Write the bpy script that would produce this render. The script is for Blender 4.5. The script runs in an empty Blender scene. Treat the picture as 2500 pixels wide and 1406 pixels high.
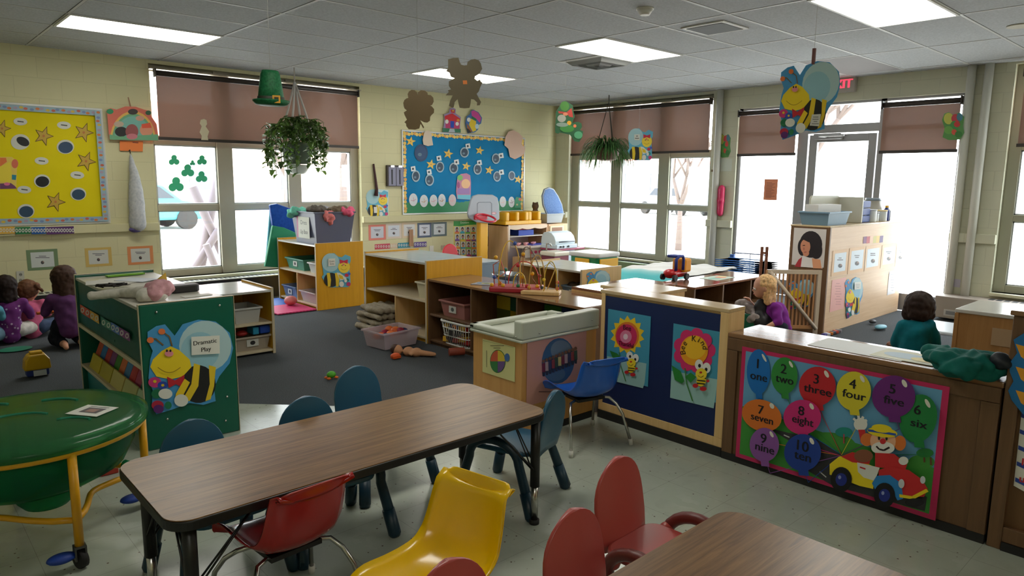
import bpy, math, random
from mathutils import Vector, Matrix, noise
D = bpy.data
COL = bpy.context.scene.collection
PI = math.pi
V = Vector
# ---------------------------------------------------------------- camera
F_PX = 1709.421; YAW = math.radians(42.618894); PITCH = math.radians(8.682557); ROLL = math.radians(0.638415)
CAM = V((-8.9036, -8.5943, 1.463)); CEIL = 2.7403
_f = V((math.sin(YAW)*math.cos(PITCH), math.cos(YAW)*math.cos(PITCH), -math.sin(PITCH)))
_r = V((math.cos(YAW), -math.sin(YAW), 0.0)); _u = _r.cross(_f)
AR = _r*math.cos(ROLL)+_u*math.sin(ROLL); AU = -_r*math.sin(ROLL)+_u*math.cos(ROLL); AF = _f
cd = D.cameras.new('camera'); cam = D.objects.new('camera', cd); COL.objects.link(cam)
cd.sensor_fit = 'HORIZONTAL'; cd.sensor_width = 36.0; cd.lens = 36.0*F_PX/2500.0; cd.clip_start = 0.05; cd.clip_end = 400
cam.matrix_world = Matrix(((AR.x, AU.x, -AF.x, CAM.x), (AR.y, AU.y, -AF.y, CAM.y), (AR.z, AU.z, -AF.z, CAM.z), (0, 0, 0, 1)))
sc = bpy.context.scene; sc.camera = cam
def ray(px, py): return AF+AR*((px-1250)/F_PX)-AU*((py-703)/F_PX)
def onz(px, py, z): d = ray(px, py); return CAM+d*((z-CAM.z)/d.z)
def onx(px, py, x): d = ray(px, py); return CAM+d*((x-CAM.x)/d.x)
def ony(px, py, y): d = ray(px, py); return CAM+d*((y-CAM.y)/d.y)
def at(px, py, dep): return CAM+ray(px, py)*dep
# ---------------------------------------------------------------- world, exposure
SKY = 7.0
w = D.worlds.new('sky'); sc.world = w; w.use_nodes = True
bg = w.node_tree.nodes['Background']; bg.inputs[0].default_value = (0.93, 0.96, 1.0, 1); bg.inputs[1].default_value = SKY
vs = sc.view_settings; vs.view_transform = 'Standard'; vs.look = 'None'; vs.gamma = 1.0; vs.use_curve_mapping = False; vs.exposure = 0.75
sc.cycles.max_bounces = 8; sc.cycles.diffuse_bounces = 5; sc.cycles.glossy_bounces = 3; sc.cycles.transmission_bounces = 5
sc.cycles.transparent_max_bounces = 10; sc.cycles.use_denoising = True; sc.cycles.caustics_reflective = False; sc.cycles.caustics_refractive = False
sc.cycles.sample_clamp_indirect = 6.0
LAMP = 6.5      # brightness of the fluorescent diffusers
# ---------------------------------------------------------------- materials
def lin(c):
    c = c/255.0
    return c/12.92 if c <= 0.04045 else ((c+0.055)/1.055)**2.4
def rgb(c): return (lin(c[0]), lin(c[1]), lin(c[2]), 1.0)
_m = {}
def mat(c, rough=0.55, metal=0.0, name=None, emit=0.0, spec=0.5, coat=0.0):
    if isinstance(c, bpy.types.Material): return c
    key = (tuple(c), rough, metal, emit, spec, coat)
    if key in _m: return _m[key]
    m = D.materials.new(name or 'paint_%02x%02x%02x' % (int(c[0]), int(c[1]), int(c[2]))); m.use_nodes = True
    b = m.node_tree.nodes['Principled BSDF']
    b.inputs['Base Color'].default_value = rgb(c); b.inputs['Roughness'].default_value = rough; b.inputs['Metallic'].default_value = metal
    b.inputs['Specular IOR Level'].default_value = spec
    if coat: b.inputs['Coat Weight'].default_value = coat; b.inputs['Coat Roughness'].default_value = 0.15
    if emit: b.inputs['Emission Color'].default_value = rgb(c); b.inputs['Emission Strength'].default_value = emit
    # a little surface mottling so that nothing is perfectly flat
    nt = m.node_tree; n = nt.nodes.new('ShaderNodeTexNoise'); n.inputs['Scale'].default_value = 9.0; n.inputs['Detail'].default_value = 3.0
    tc = nt.nodes.new('ShaderNodeTexCoord'); nt.links.new(tc.outputs['Object'], n.inputs['Vector'])
    mr = nt.nodes.new('ShaderNodeMapRange'); mr.inputs['To Min'].default_value = max(0.02, rough-0.05); mr.inputs['To Max'].default_value = min(1.0, rough+0.05)
    nt.links.new(n.outputs['Fac'], mr.inputs['Value']); nt.links.new(mr.outputs['Result'], b.inputs['Roughness'])
    _m[key] = m
    return m
class NT:
    def __init__(s, name, c, rough=0.5, spec=0.5):
        s.m = D.materials.new(name); s.m.use_nodes = True; s.t = s.m.node_tree; s.b = s.t.nodes['Principled BSDF']
        s.b.inputs['Base Color'].default_value = rgb(c); s.b.inputs['Roughness'].default_value = rough; s.b.inputs['Specular IOR Level'].default_value = spec
    def n(s, ty, **kw):
        x = s.t.nodes.new(ty)
        for k, v in kw.items():
            if k in x.inputs: x.inputs[k].default_value = v
            else: setattr(x, k, v)
        return x
    def l(s, a, b): s.t.links.new(a, b)
    def coord(s, swap=None, scale=(1, 1, 1)):
        tc = s.n('ShaderNodeTexCoord'); o = tc.outputs['Object']
        if swap:
            sp = s.n('ShaderNodeSeparateXYZ'); cb = s.n('ShaderNodeCombineXYZ'); s.l(o, sp.inputs[0])
            for i, ax in enumerate(swap): s.l(sp.outputs['XYZ'.index(ax)], cb.inputs[i])
            o = cb.outputs[0]
        mp = s.n('ShaderNodeMapping'); mp.inputs['Scale'].default_value = scale; s.l(o, mp.inputs[0])
        return mp.outputs[0]
    def ramp(s, fac, stops):
        r = s.n('ShaderNodeValToRGB'); e = r.color_ramp.elements
        while len(e) < len(stops): e.new(0.5)
        for el, (p, c) in zip(e, stops): el.position = p; el.color = rgb(c)
        s.l(fac, r.inputs[0]); return r.outputs[0]
    def bump(s, h, strength=0.3, dist=0.01):
        bp = s.n('ShaderNodeBump'); bp.inputs['Strength'].default_value = strength; bp.inputs['Distance'].default_value = dist
        s.l(h, bp.inputs['Height']); s.l(bp.outputs[0], s.b.inputs['Normal'])
def wood(name, c1, c2, axis='X', rough=0.4, sc_=3.0, coat=0.0):
    """grain runs along the named axis"""
    q = NT(name, c1, rough); s3 = [22*sc_/3]*3; s3['XYZ'.index(axis)] = 1.1*sc_/3
    v = q.coord(scale=s3)
    n = q.n('ShaderNodeTexNoise', Scale=1.6, Detail=6.0, Roughness=0.65, Distortion=0.8); q.l(v, n.inputs['Vector'])
    q.l(q.ramp(n.outputs['Fac'], [(0.32, c1), (0.68, c2)]), q.b.inputs['Base Color'])
    if coat: q.b.inputs['Coat Weight'].default_value = coat; q.b.inputs['Coat Roughness'].default_value = 0.12
    q.bump(n.outputs['Fac'], 0.05, 0.002)
    return q.m
def block_wall(name, c, swap):
    q = NT(name, c, 0.55, 0.3); v = q.coord(swap)
    br = q.n('ShaderNodeTexBrick'); q.l(v, br.inputs['Vector'])
    for k, x in (('Scale', 1.0), ('Mortar Size', 0.004), ('Mortar Smooth', 0.6), ('Brick Width', 0.406), ('Row Height', 0.203)): br.inputs[k].default_value = x
    d = [x*0.95 for x in c]
    br.inputs['Color1'].default_value = rgb(c); br.inputs['Color2'].default_value = rgb([x*0.985 for x in c]); br.inputs['Mortar'].default_value = rgb(d)
    n = q.n('ShaderNodeTexNoise', Scale=60.0, Detail=4.0); q.l(v, n.inputs['Vector'])
    mx = q.n('ShaderNodeMath', operation='MULTIPLY_ADD'); q.l(n.outputs['Fac'], mx.inputs[0]); mx.inputs[1].default_value = 0.25
    inv = q.n('ShaderNodeMath', operation='SUBTRACT'); inv.inputs[0].default_value = 1.0; q.l(br.outputs['Fac'], inv.inputs[1]); q.l(inv.outputs[0], mx.inputs[2])
    q.l(br.outputs['Color'], q.b.inputs['Base Color']); q.bump(mx.outputs[0], 0.35, 0.004)
    return q.m
def clearish(name, c, fac=0.5, rough=0.25, tint=None):
    """see-through coloured plastic"""
    m = D.materials.new(name); m.use_nodes = True; t = m.node_tree; b = t.nodes['Principled BSDF']; o = t.nodes['Material Output']
    b.inputs['Base Color'].default_value = rgb(c); b.inputs['Roughness'].default_value = rough
    tr = t.nodes.new('ShaderNodeBsdfTransparent'); tr.inputs[0].default_value = rgb(tint or (255, 255, 255))
    mx = t.nodes.new('ShaderNodeMixShader'); mx.inputs[0].default_value = fac
    t.links.new(tr.outputs[0], mx.inputs[1]); t.links.new(b.outputs[0], mx.inputs[2]); t.links.new(mx.outputs[0], o.inputs[0])
    return m
def fabric(name, c, c2=None, scale=40, rough=0.9):
    q = NT(name, c, rough, 0.2); v = q.coord()
    n = q.n('ShaderNodeTexNoise', Scale=float(scale), Detail=3.0); q.l(v, n.inputs['Vector'])
    q.l(q.ramp(n.outputs['Fac'], [(0.35, c), (0.65, c2 or [min(255, x*1.12+3) for x in c])]), q.b.inputs['Base Color'])
    q.bump(n.outputs['Fac'], 0.35, 0.004)
    return q.m
M = {}
M['wallA'] = block_wall('cream_block_paint', (212, 207, 166), 'XZY')
M['wallB'] = block_wall('pale_block_paint', (206, 206, 184), 'YZX')
M['frame'] = mat((170, 164, 146), 0.45, name='window_frame_paint')
M['frameB'] = mat((160, 160, 140), 0.45, name='window_frame_paint_grey')
M['bronze'] = mat((58, 50, 46), 0.5, name='bronze_shade_metal')
M['white'] = mat((225, 225, 220), 0.45, name='white_plastic')
M['lam'] = mat((200, 200, 196), 0.16, name='white_laminate')
M['lamw'] = mat((196, 192, 180), 0.3, name='white_laminate_worn')
M['edge'] = mat((205, 190, 160), 0.5, name='beech_edge_band')
M['chrome'] = mat((190, 188, 184), 0.22, 1.0, name='chrome')
M['black'] = mat((22, 21, 20), 0.4, name='black_enamel')
M['rubber'] = mat((30, 29, 28), 0.7, name='rubber')
M['yellowwood'] = wood('yellow_stained_plywood', (214, 156, 22), (228, 170, 34), 'Z', 0.4)
M['palewood'] = wood('pale_birch', (216, 178, 120), (228, 192, 136), 'Z', 0.45)
M['palewoodx'] = wood('pale_birch_top', (196, 170, 130), (212, 186, 146), 'Y', 0.2)
M['brownwood'] = wood('brown_plywood', (100, 72, 48), (118, 86, 58), 'Z', 0.45)
M['browntop'] = wood('brown_worn_top', (128, 92, 62), (152, 116, 84), 'Y', 0.12)
M['browntopx'] = wood('brown_worn_top_x', (128, 88, 66), (150, 108, 84), 'X', 0.1)
M['tabletop'] = wood('walnut_table_laminate', (96, 66, 38), (148, 110, 68), 'X', 0.3, 5.0)
M['greenpl'] = mat((10, 92, 72), 0.3, name='green_laminate')
M['bluepl'] = mat((12, 34, 84), 0.55, name='blue_felt_board')
M['skin'] = mat((214, 160, 130), 0.5, name='skin')
# ---------------------------------------------------------------- mesh builder
class MB:
    def __init__(s): s.v = []; s.f = []; s.mi = []; s.sm = []; s.k = 0; s.smooth = False
    def face(s, idx): s.f.append(tuple(idx)); s.mi.append(s.k); s.sm.append(s.smooth)
    def add(s, vs_, fs): o = len(s.v); s.v += [tuple(p) for p in vs_]; [s.face([o+i for i in f]) for f in fs]; return s
    def box(s, a, b, rz=0.0, piv=None):
        x0, y0, z0 = a; x1, y1, z1 = b
        x0, x1 = min(x0, x1), max(x0, x1); y0, y1 = min(y0, y1), max(y0, y1); z0, z1 = min(z0, z1), max(z0, z1)
        p = [(x0, y0, z0), (x1, y0, z0), (x1, y1, z0), (x0, y1, z0), (x0, y0, z1), (x1, y0, z1), (x1, y1, z1), (x0, y1, z1)]
        if rz:
            c, sn = math.cos(rz), math.sin(rz); q = piv or ((x0+x1)/2, (y0+y1)/2)
            p = [(q[0]+(x-q[0])*c-(y-q[1])*sn, q[1]+(x-q[0])*sn+(y-q[1])*c, z) for x, y, z in p]
        return s.add(p, [(0, 3, 2, 1), (4, 5, 6, 7), (0, 1, 5, 4), (1, 2, 6, 5), (2, 3, 7, 6), (3, 0, 4, 7)])
    def prism(s, pts, z0, z1):
        """polygon pts [(x,y)] counter-clockwise, extruded in z"""
        n = len(pts)
        return s.add([(x, y, z0) for x, y in pts]+[(x, y, z1) for x, y in pts],
                     [tuple(range(n-1, -1, -1)), tuple(range(n, 2*n))]+[(i, (i+1) % n, n+(i+1) % n, n+i) for i in range(n)])
    def slab(s, pts, o, u, v, n, t0, t1):
        """polygon (a,b) in the plane o + a*u + b*v, thickness from t0 to t1 along n"""
        k = len(pts); A = [o+u*a+v*b+n*t0 for a, b in pts]; B = [o+u*a+v*b+n*t1 for a, b in pts]
        return s.add(A+B, [tuple(range(k-1, -1, -1)), tuple(range(k, 2*k))]+[(i, (i+1) % k, k+(i+1) % k, k+i) for i in range(k)])
    def tube(s, pts, r, n=8, caps=True, closed=False):
        pts = [V(p) for p in pts]; m = len(pts); rr = r if isinstance(r, (list, tuple)) else [r]*m
        sm = s.smooth; s.smooth = True; o = len(s.v); up = None
        for i, p in enumerate(pts):
            if closed: t = pts[(i+1) % m]-pts[i-1]
            else: t = pts[min(i+1, m-1)]-pts[max(i-1, 0)]
            t.normalize()
            if up is None: up = t.orthogonal().normalized()
            else: up = (up-t*up.dot(t)); up = up.normalized() if up.length > 1e-6 else t.orthogonal().normalized()
            w_ = t.cross(up)
            s.v += [tuple(p+(up*math.cos(2*PI*j/n)+w_*math.sin(2*PI*j/n))*rr[i]) for j in range(n)]
        for i in range(m if closed else m-1):
            a = o+i*n; b = o+((i+1) % m)*n
            for j in range(n): s.face((a+j, a+(j+1) % n, b+(j+1) % n, b+j))
        if caps and not closed:
            s.smooth = False
            s.face([o+j for j in range(n-1, -1, -1)]); s.face([o+(m-1)*n+j for j in range(n)])
        s.smooth = sm; return s
    def cyl(s, c, r, z0, z1, n=20, r1=None): return s.tube([(c[0], c[1], z0), (c[0], c[1], z1)], [r, r if r1 is None else r1], n)
    def lathe(s, c, prof, n=24, sx=1.0, sy=1.0):
        sm = s.smooth; s.smooth = True; o = len(s.v); m = len(prof)
        for r, z in prof: s.v += [(c[0]+sx*r*math.cos(2*PI*j/n), c[1]+sy*r*math.sin(2*PI*j/n), c[2]+z) for j in range(n)]
        for i in range(m-1):
            for j in range(n): s.face((o+i*n+j, o+i*n+(j+1) % n, o+(i+1)*n+(j+1) % n, o+(i+1)*n+j))
        s.face([o+j for j in range(n-1, -1, -1)]); s.face([o+(m-1)*n+j for j in range(n)])
        s.smooth = sm; return s
    def ball(s, c, r, n=14, m=9, R=None):
        if not isinstance(r, (tuple, list, V)): r = (r, r, r)
        sm = s.smooth; s.smooth = True; o = len(s.v)
        def P(a, b):
            p = V((math.sin(a)*math.cos(b)*r[0], math.sin(a)*math.sin(b)*r[1], math.cos(a)*r[2]))
            if R is not None: p = R @ p
            return tuple(V(c)+p)
        s.v.append(P(0, 0))
        for i in range(1, m):
            for j in range(n): s.v.append(P(PI*i/m, 2*PI*j/n))
        s.v.append(P(PI, 0)); last = len(s.v)-1
        for j in range(n): s.face((o, o+1+j, o+1+(j+1) % n)); s.face((last, last-n+(j+1) % n, last-n+j))
        for i in range(m-2):
            for j in range(n): s.face((o+1+i*n+j, o+1+(i+1)*n+j, o+1+(i+1)*n+(j+1) % n, o+1+i*n+(j+1) % n))
        s.smooth = sm; return s
    def xf(s, Mx):
        s.v = [tuple(Mx @ V(p)) for p in s.v]; return s
def link(o, parent=None):
    COL.objects.link(o)
    if parent is not None: o.parent = parent
    return o
def build(name, mb, mats, parent=None, bevel=0.0, sub=0, segs=2):
    me = D.meshes.new(name); vv = mb.v
    if parent is not None and not parent.get('_loc', 1):
        L = V(parent['_o']); vv = [(p[0]-L.x, p[1]-L.y, p[2]-L.z) for p in vv]
    me.from_pydata(vv, [], mb.f)
    if not isinstance(mats, (list, tuple)) or (mats and isinstance(mats[0], (int, float))): mats = [mats]
    for m in mats: me.materials.append(m if isinstance(m, bpy.types.Material) else mat(m))
    me.polygons.foreach_set('material_index', mb.mi); me.polygons.foreach_set('use_smooth', mb.sm); me.update()
    o = D.objects.new(name, me); link(o, parent)
    if parent is not None: o['_loc'] = parent.get('_loc', 1); o['_o'] = parent.get('_o', (0, 0, 0))
    if bevel:
        b = o.modifiers.new('bevel', 'BEVEL'); b.width = bevel; b.segments = segs; b.limit_method = 'ANGLE'; b.angle_limit = 0.6
    if sub:
        b = o.modifiers.new('subsurf', 'SUBSURF'); b.levels = sub; b.render_levels = sub
    return o
def thing(name, label, cat, loc, rz=0.0, group=None, local=False):
    """Empty at a thing's base; local=True: its parts are modelled round the origin, else in room coordinates"""
    o = D.objects.new(name, None); o.empty_display_size = 0.05; link(o); o.location = loc; o.rotation_euler = (0, 0, rz)
    o['label'] = label; o['category'] = cat; o['_loc'] = 1 if local else 0; o['_o'] = tuple(loc)
    if group: o['group'] = group
    return o
def tag(o, label, cat, group=None, kind=None):
    o['label'] = label; o['category'] = cat
    if group: o['group'] = group
    if kind: o['kind'] = kind
    return o
def struct(name, mb, mats, parent=None, bevel=0.0):
    o = build(name, mb, mats, parent, bevel)
    if parent is None: o['kind'] = 'structure'
    return o
def dup(root, loc, rz=0.0, label=None, group=None):
    r = root.copy(); COL.objects.link(r); r.location = loc; r.rotation_euler = (0, 0, rz)
    if label: r['label'] = label
    if group: r['group'] = group
    for ch in list(root.children):
        c = ch.copy(); COL.objects.link(c); c.parent = r
        for g in ch.children:
            d = g.copy(); COL.objects.link(d); d.parent = c
    return r
def B(*a, **k): return MB().box(*a, **k)
def rrect(x0, y0, x1, y1, r, n=5):
    p = []
    for cx, cy, a0 in ((x1-r, y0+r, -PI/2), (x1-r, y1-r, 0), (x0+r, y1-r, PI/2), (x0+r, y0+r, PI)):
        p += [(cx+r*math.cos(a0+PI/2*i/n), cy+r*math.sin(a0+PI/2*i/n)) for i in range(n+1)]
    return p
def ell(cx, cy, a, b, n=22, rot=0.0, w0=0.0, w1=2*PI):
    c, s = math.cos(rot), math.sin(rot); p = []
    full = abs(w1-w0-2*PI) < 1e-6
    for i in range(n if full else n+1):
        t = w0+(w1-w0)*i/n; x, y = a*math.cos(t), b*math.sin(t); p.append((cx+x*c-y*s, cy+x*s+y*c))
    return p
def star(cx, cy, r, r2=None, n=5, rot=0.0):
    r2 = r2 or r*0.42; p = []
    for i in range(2*n):
        a = PI/2+rot+PI*i/n; q = r if i % 2 == 0 else r2; p.append((cx+q*math.cos(a), cy+q*math.sin(a)))
    return p
# blob: capsules and ellipsoids fused into one continuous skin
def blob(parts, voxel=0.01, smooth=4, disp=0.0, dscale=0.05):
    mb = MB()
    for p in parts:
        if len(p) == 2: mb.ball(p[0], p[1], 14, 9)
        elif len(p) == 3: mb.ball(p[0], p[1], 14, 9, p[2])
        else:
            a, b, ra, rb = V(p[0]), V(p[1]), p[2], p[3]
            mb.ball(a, ra, 12, 8); mb.ball(b, rb, 12, 8); mb.tube([a, b], [ra, rb], 12)
    me = D.meshes.new('tmp'); me.from_pydata(mb.v, [], mb.f); o = D.objects.new('tmp', me); COL.objects.link(o)
    r = o.modifiers.new('r', 'REMESH'); r.mode = 'VOXEL'; r.voxel_size = voxel
    if smooth:
        s_ = o.modifiers.new('s', 'SMOOTH'); s_.factor = 0.6; s_.iterations = smooth
    bpy.context.view_layer.update()
    dg = bpy.context.evaluated_depsgraph_get(); me2 = D.meshes.new_from_object(o.evaluated_get(dg))
    out = MB(); out.smooth = True; out.v = [tuple(v.co) for v in me2.vertices]
    if disp:
        nv = [v.normal.copy() for v in me2.vertices]
        out.v = [tuple(V(p)+n_*disp*noise.noise(V(p)/dscale)) for p, n_ in zip(out.v, nv)]
    for f_ in me2.polygons: out.face(tuple(f_.vertices))
    D.objects.remove(o); D.meshes.remove(me); D.meshes.remove(me2)
    return out
# ---------------------------------------------------------------- flat artwork
_tc = {}
def text_mesh(s_):
    if s_ in _tc: return _tc[s_]
    c = D.curves.new('t', 'FONT'); c.body = s_; c.size = 1.0; c.align_x = 'CENTER'; c.align_y = 'CENTER'; c.resolution_u = 3
    o = D.objects.new('t', c); me = D.meshes.new_from_object(o)
    r = ([tuple(v.co) for v in me.vertices], [tuple(f_.vertices) for f_ in me.polygons])
    D.objects.remove(o); D.curves.remove(c); D.meshes.remove(me); _tc[s_] = r; return r
class Art:
    """layers of flat colour on a card; (a,b) metres from the card's lower left corner"""
    def __init__(s, step=0.0004): s.L = []; s.mats = []; s.idx = {}; s.d = 0.0; s.step = step
    def mi(s, c):
        k = c.name if isinstance(c, bpy.types.Material) else tuple(c)
        if k not in s.idx: s.idx[k] = len(s.mats); s.mats.append(c if isinstance(c, bpy.types.Material) else mat(c, 0.5))
        return s.idx[k]
    def poly(s, pts, c, thick=0.0):
        s.d += s.step; s.L.append((pts, None, s.mi(c), s.d, thick)); return s
    def card(s, pts, c, thick=0.002): s.L.append((pts, None, s.mi(c), 0.0, thick)); s.d = thick; return s
    def rect(s, x0, y0, x1, y1, c): return s.poly([(x0, y0), (x1, y0), (x1, y1), (x0, y1)], c)
    def ell(s, cx, cy, a, b, c, rot=0.0, n=22): return s.poly(ell(cx, cy, a, b, n, rot), c)
    def line(s, pts, w_, c):
        s.d += s.step
        for (x0, y0), (x1, y1) in zip(pts[:-1], pts[1:]):
            dx, dy = x1-x0, y1-y0; q = math.hypot(dx, dy) or 1; nx, ny = -dy/q*w_/2, dx/q*w_/2
            s.L.append(([(x0-nx, y0-ny), (x1-nx, y1-ny), (x1+nx, y1+ny), (x0+nx, y0+ny)], None, s.mi(c), s.d, 0.0))
        return s
    def text(s, t, cx, cy, h, c, rot=0.0, sx=1.0, bold=0.0):
        vs_, fs = text_mesh(t); s.d += s.step; cc, ss = math.cos(rot), math.sin(rot); h = h/0.72
        for off in ([0] if not bold else [-bold, 0, bold]):
            P = [(cx+off+(x*sx*cc-y*ss)*h, cy+(x*sx*ss+y*cc)*h) for x, y, z in vs_]
            s.L.append((P, fs, s.mi(c), s.d+off*0.001, 0.0))
        return s
    def mesh(s, o, u, n, v=V((0, 0, 1)), mb=None):
        mb = mb or MB()
        for pts, fs, k, d, th in s.L:
            mb.k = k
            if fs is None:
                area = sum(pts[i][0]*pts[(i+1) % len(pts)][1]-pts[(i+1) % len(pts)][0]*pts[i][1] for i in range(len(pts)))
                if area < 0: pts = pts[::-1]
                flip = u.cross(v).dot(n) < 0
                if th: mb.slab(pts, o, u, v, n, 0.0, th)
                else:
                    q = [o+u*a+v*b+n*d for a, b in pts]; mb.add(q[::-1] if flip else q, [tuple(range(len(q)))])
            else: mb.add([o+u*a+v*b+n*d for a, b in pts], fs)
        return mb
def put(name, art, o, u, n, parent=None, v=V((0, 0, 1))):
    return build(name, art.mesh(V(o), V(u), V(n), v), art.mats, parent)
UA, NA = V((1, 0, 0)), V((0, -1, 0))        # on walls facing -y
UB, NB = V((0, -1, 0)), V((-1, 0, 0))       # on faces turned to -x
# ================================================================ THE SETTING
XW, YW = -11.2, -10.8          # far ends of the room behind the camera
T = 0.22                       # wall thickness
WAX0, WAX1, WZ0, WZ1 = -6.47, -3.84, 0.31, 2.70      # window in the left wall
WBY0, WBY1 = -0.31, -3.05                            # window in the right wall
DY0, DY1, DZ1 = -3.45, -6.14, 2.47                   # door assembly in the right wall
CY0 = -6.58                                          # start of the third window
def wallA(mb, x0, x1, z0, z1): mb.box((x0, 0, z0), (x1, T, z1))
mb = MB()
wallA(mb, XW, WAX0, 0, CEIL); wallA(mb, WAX1, T, 0, CEIL); wallA(mb, WAX0, WAX1, 0, WZ0); wallA(mb, WAX0, WAX1, WZ1, CEIL)
struct('wall_left', mb, M['wallA'])
mb = MB()
for y0, y1, z0, z1 in ((0, WBY0, 0, CEIL), (WBY0, WBY1, 0, 0.27), (WBY0, WBY1, 2.70, CEIL), (WBY1, DY0, 0, CEIL), (DY0, DY1, DZ1, CEIL),
                       (DY1, CY0, 0, CEIL), (CY0, -8.9, 0, 0.33), (CY0, -8.9, 2.72, CEIL), (-8.9, YW, 0, CEIL)):
    mb.box((0, y1, z0), (T, y0, z1))
struct('wall_right', mb, M['wallB'])
struct('wall_front', B((XW-T, YW-T, 0), (T, YW, CEIL)), M['wallA'])
struct('wall_back', B((XW-T, YW, 0), (XW, T, CEIL)), M['wallB'])
# ceiling: 2 ft x 4 ft lay-in tiles, holes kept by thin fixtures set just under the plane
q = NT('ceiling_tile_fissured', (190, 192, 192), 0.9, 0.1)
v = q.coord(); sp = q.n('ShaderNodeSeparateXYZ'); q.l(v, sp.inputs[0])
def gridline(sock, off, per, wd):
    a = q.n('ShaderNodeMath', operation='ADD'); q.l(sock, a.inputs[0]); a.inputs[1].default_value = off
    b = q.n('ShaderNodeMath', operation='DIVIDE'); q.l(a.outputs[0], b.inputs[0]); b.inputs[1].default_value = per
    f = q.n('ShaderNodeMath', operation='FRACT'); q.l(b.outputs[0], f.inputs[0])
    g = q.n('ShaderNodeMath', operation='PINGPONG'); q.l(b.outputs[0], g.inputs[0]); g.inputs[1].default_value = 0.5
    h = q.n('ShaderNodeMath', operation='LESS_THAN'); q.l(g.outputs[0], h.inputs[0]); h.inputs[1].default_value = wd/per/2
    return h.outputs[0]
lx = gridline(sp.outputs[0], 3.918, 1.2192, 0.032); ly = gridline(sp.outputs[1], 3.748, 0.6096, 0.032)
gx = q.n('ShaderNodeMath', operation='MAXIMUM'); q.l(lx, gx.inputs[0]); q.l(ly, gx.inputs[1])
n1 = q.n('ShaderNodeTexNoise', Scale=55.0, Detail=5.0, Roughness=0.7); q.l(v, n1.inputs['Vector'])
c1 = q.ramp(n1.outputs['Fac'], [(0.3, (174, 178, 182)), (0.62, (196, 200, 204))])
mx = q.n('ShaderNodeMix', data_type='RGBA'); q.l(gx.outputs[0], mx.inputs['Factor']); q.l(c1, mx.inputs['A']); mx.inputs['B'].default_value = rgb((104, 104, 102))
q.l(mx.outputs['Result'], q.b.inputs['Base Color']); q.bump(n1.outputs['Fac'], 0.3, 0.004)
struct('ceiling', B((XW-T, YW-T, CEIL), (T, T, CEIL+0.1)), q.m)
# the exposed metal grid of the ceiling
mb = MB()
k = -6
while -3.918+1.2192*k < 0:
    x = -3.918+1.2192*k
    if x > XW: mb.box((x-0.011, YW, CEIL-0.003), (x+0.011, 0, CEIL+0.002))
    k += 1
k = -6
while -3.748-0.6096*k > YW:
    y = -3.748-0.6096*k
    if y < 0: mb.box((XW, y-0.011, CEIL-0.0025), (0, y+0.011, CEIL+0.002))
    k += 1
struct('trim_1', mb, mat((196, 198, 198), 0.5, name='ceiling_grid_metal'))
struct('trim_9', B((-1.468, -5.566, CEIL-0.0035), (-0.272, -4.979, CEIL+0.001)), mat((150, 148, 150), 0.8, name='grey_ceiling_panel'))
# vinyl floor with flecks
q = NT('flecked_vinyl_tile', (150, 158, 142), 0.22, 0.5); v = q.coord()
vo = q.n('ShaderNodeTexVoronoi', Scale=26.0); q.l(v, vo.inputs['Vector'])
n1 = q.n('ShaderNodeTexNoise', Scale=7.0, Detail=4.0); q.l(v, n1.inputs['Vector'])
fl = q.ramp(vo.outputs['Distance'], [(0.07, (92, 78, 66)), (0.13, (172, 179, 166))])
n2 = q.ramp(n1.outputs['Fac'], [(0.3, (166, 173, 160)), (0.7, (180, 186, 174))])
sel = q.n('ShaderNodeTexNoise', Scale=11.0, Detail=2.0); q.l(v, sel.inputs['Vector'])
sr = q.n('ShaderNodeMath', operation='GREATER_THAN'); q.l(sel.outputs['Fac'], sr.inputs[0]); sr.inputs[1].default_value = 0.49
mx = q.n('ShaderNodeMix', data_type='RGBA'); q.l(sr.outputs[0], mx.inputs['Factor']); q.l(n2, mx.inputs['A']); q.l(fl, mx.inputs['B'])
br = q.n('ShaderNodeTexBrick'); q.l(v, br.inputs['Vector']); br.offset = 0.0
for kk, x in (('Scale', 1.0), ('Mortar Size', 0.0012), ('Brick Width', 0.305), ('Row Height', 0.305)): br.inputs[kk].default_value = x
br.inputs['Color1'].default_value = br.inputs['Color2'].default_value = (1, 1, 1, 1); br.inputs['Mortar'].default_value = (0.72, 0.72, 0.7, 1)
mu = q.n('ShaderNodeMix', data_type='RGBA', blend_type='MULTIPLY'); mu.inputs['Factor'].default_value = 1.0
q.l(mx.outputs['Result'], mu.inputs['A']); q.l(br.outputs['Color'], mu.inputs['B']); q.l(mu.outputs['Result'], q.b.inputs['Base Color'])
struct('floor', MB().prism([(XW-T, YW-T), (-5.35, YW-T), (-5.35, -6.0), (XW-T, -0.15+T)], -0.15, 0.0), q.m)
struct('floor', MB().prism([(-5.35, YW-T), (T, YW-T), (T, YW), (-5.35, YW)], -0.15, 0.0), q.m)
# carpet with a diagonal edge
q = NT('charcoal_loop_carpet', (58, 62, 66), 0.95, 0.1); v = q.coord()
n1 = q.n('ShaderNodeTexNoise', Scale=160.0, Detail=3.0); q.l(v, n1.inputs['Vector'])
q.l(q.ramp(n1.outputs['Fac'], [(0.3, (64, 67, 70)), (0.7, (92, 96, 100))]), q.b.inputs['Base Color']); q.bump(n1.outputs['Fac'], 0.7, 0.006)
mb = MB().prism([(XW, -0.15), (-5.35, -6.0), (-5.35, YW), (0, YW), (0, 0), (XW, 0)], -0.12, 0.0)
c_ = build('carpet', mb, q.m); tag(c_, 'dark grey loop carpet covering the play area up to a diagonal edge', 'carpet')
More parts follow.
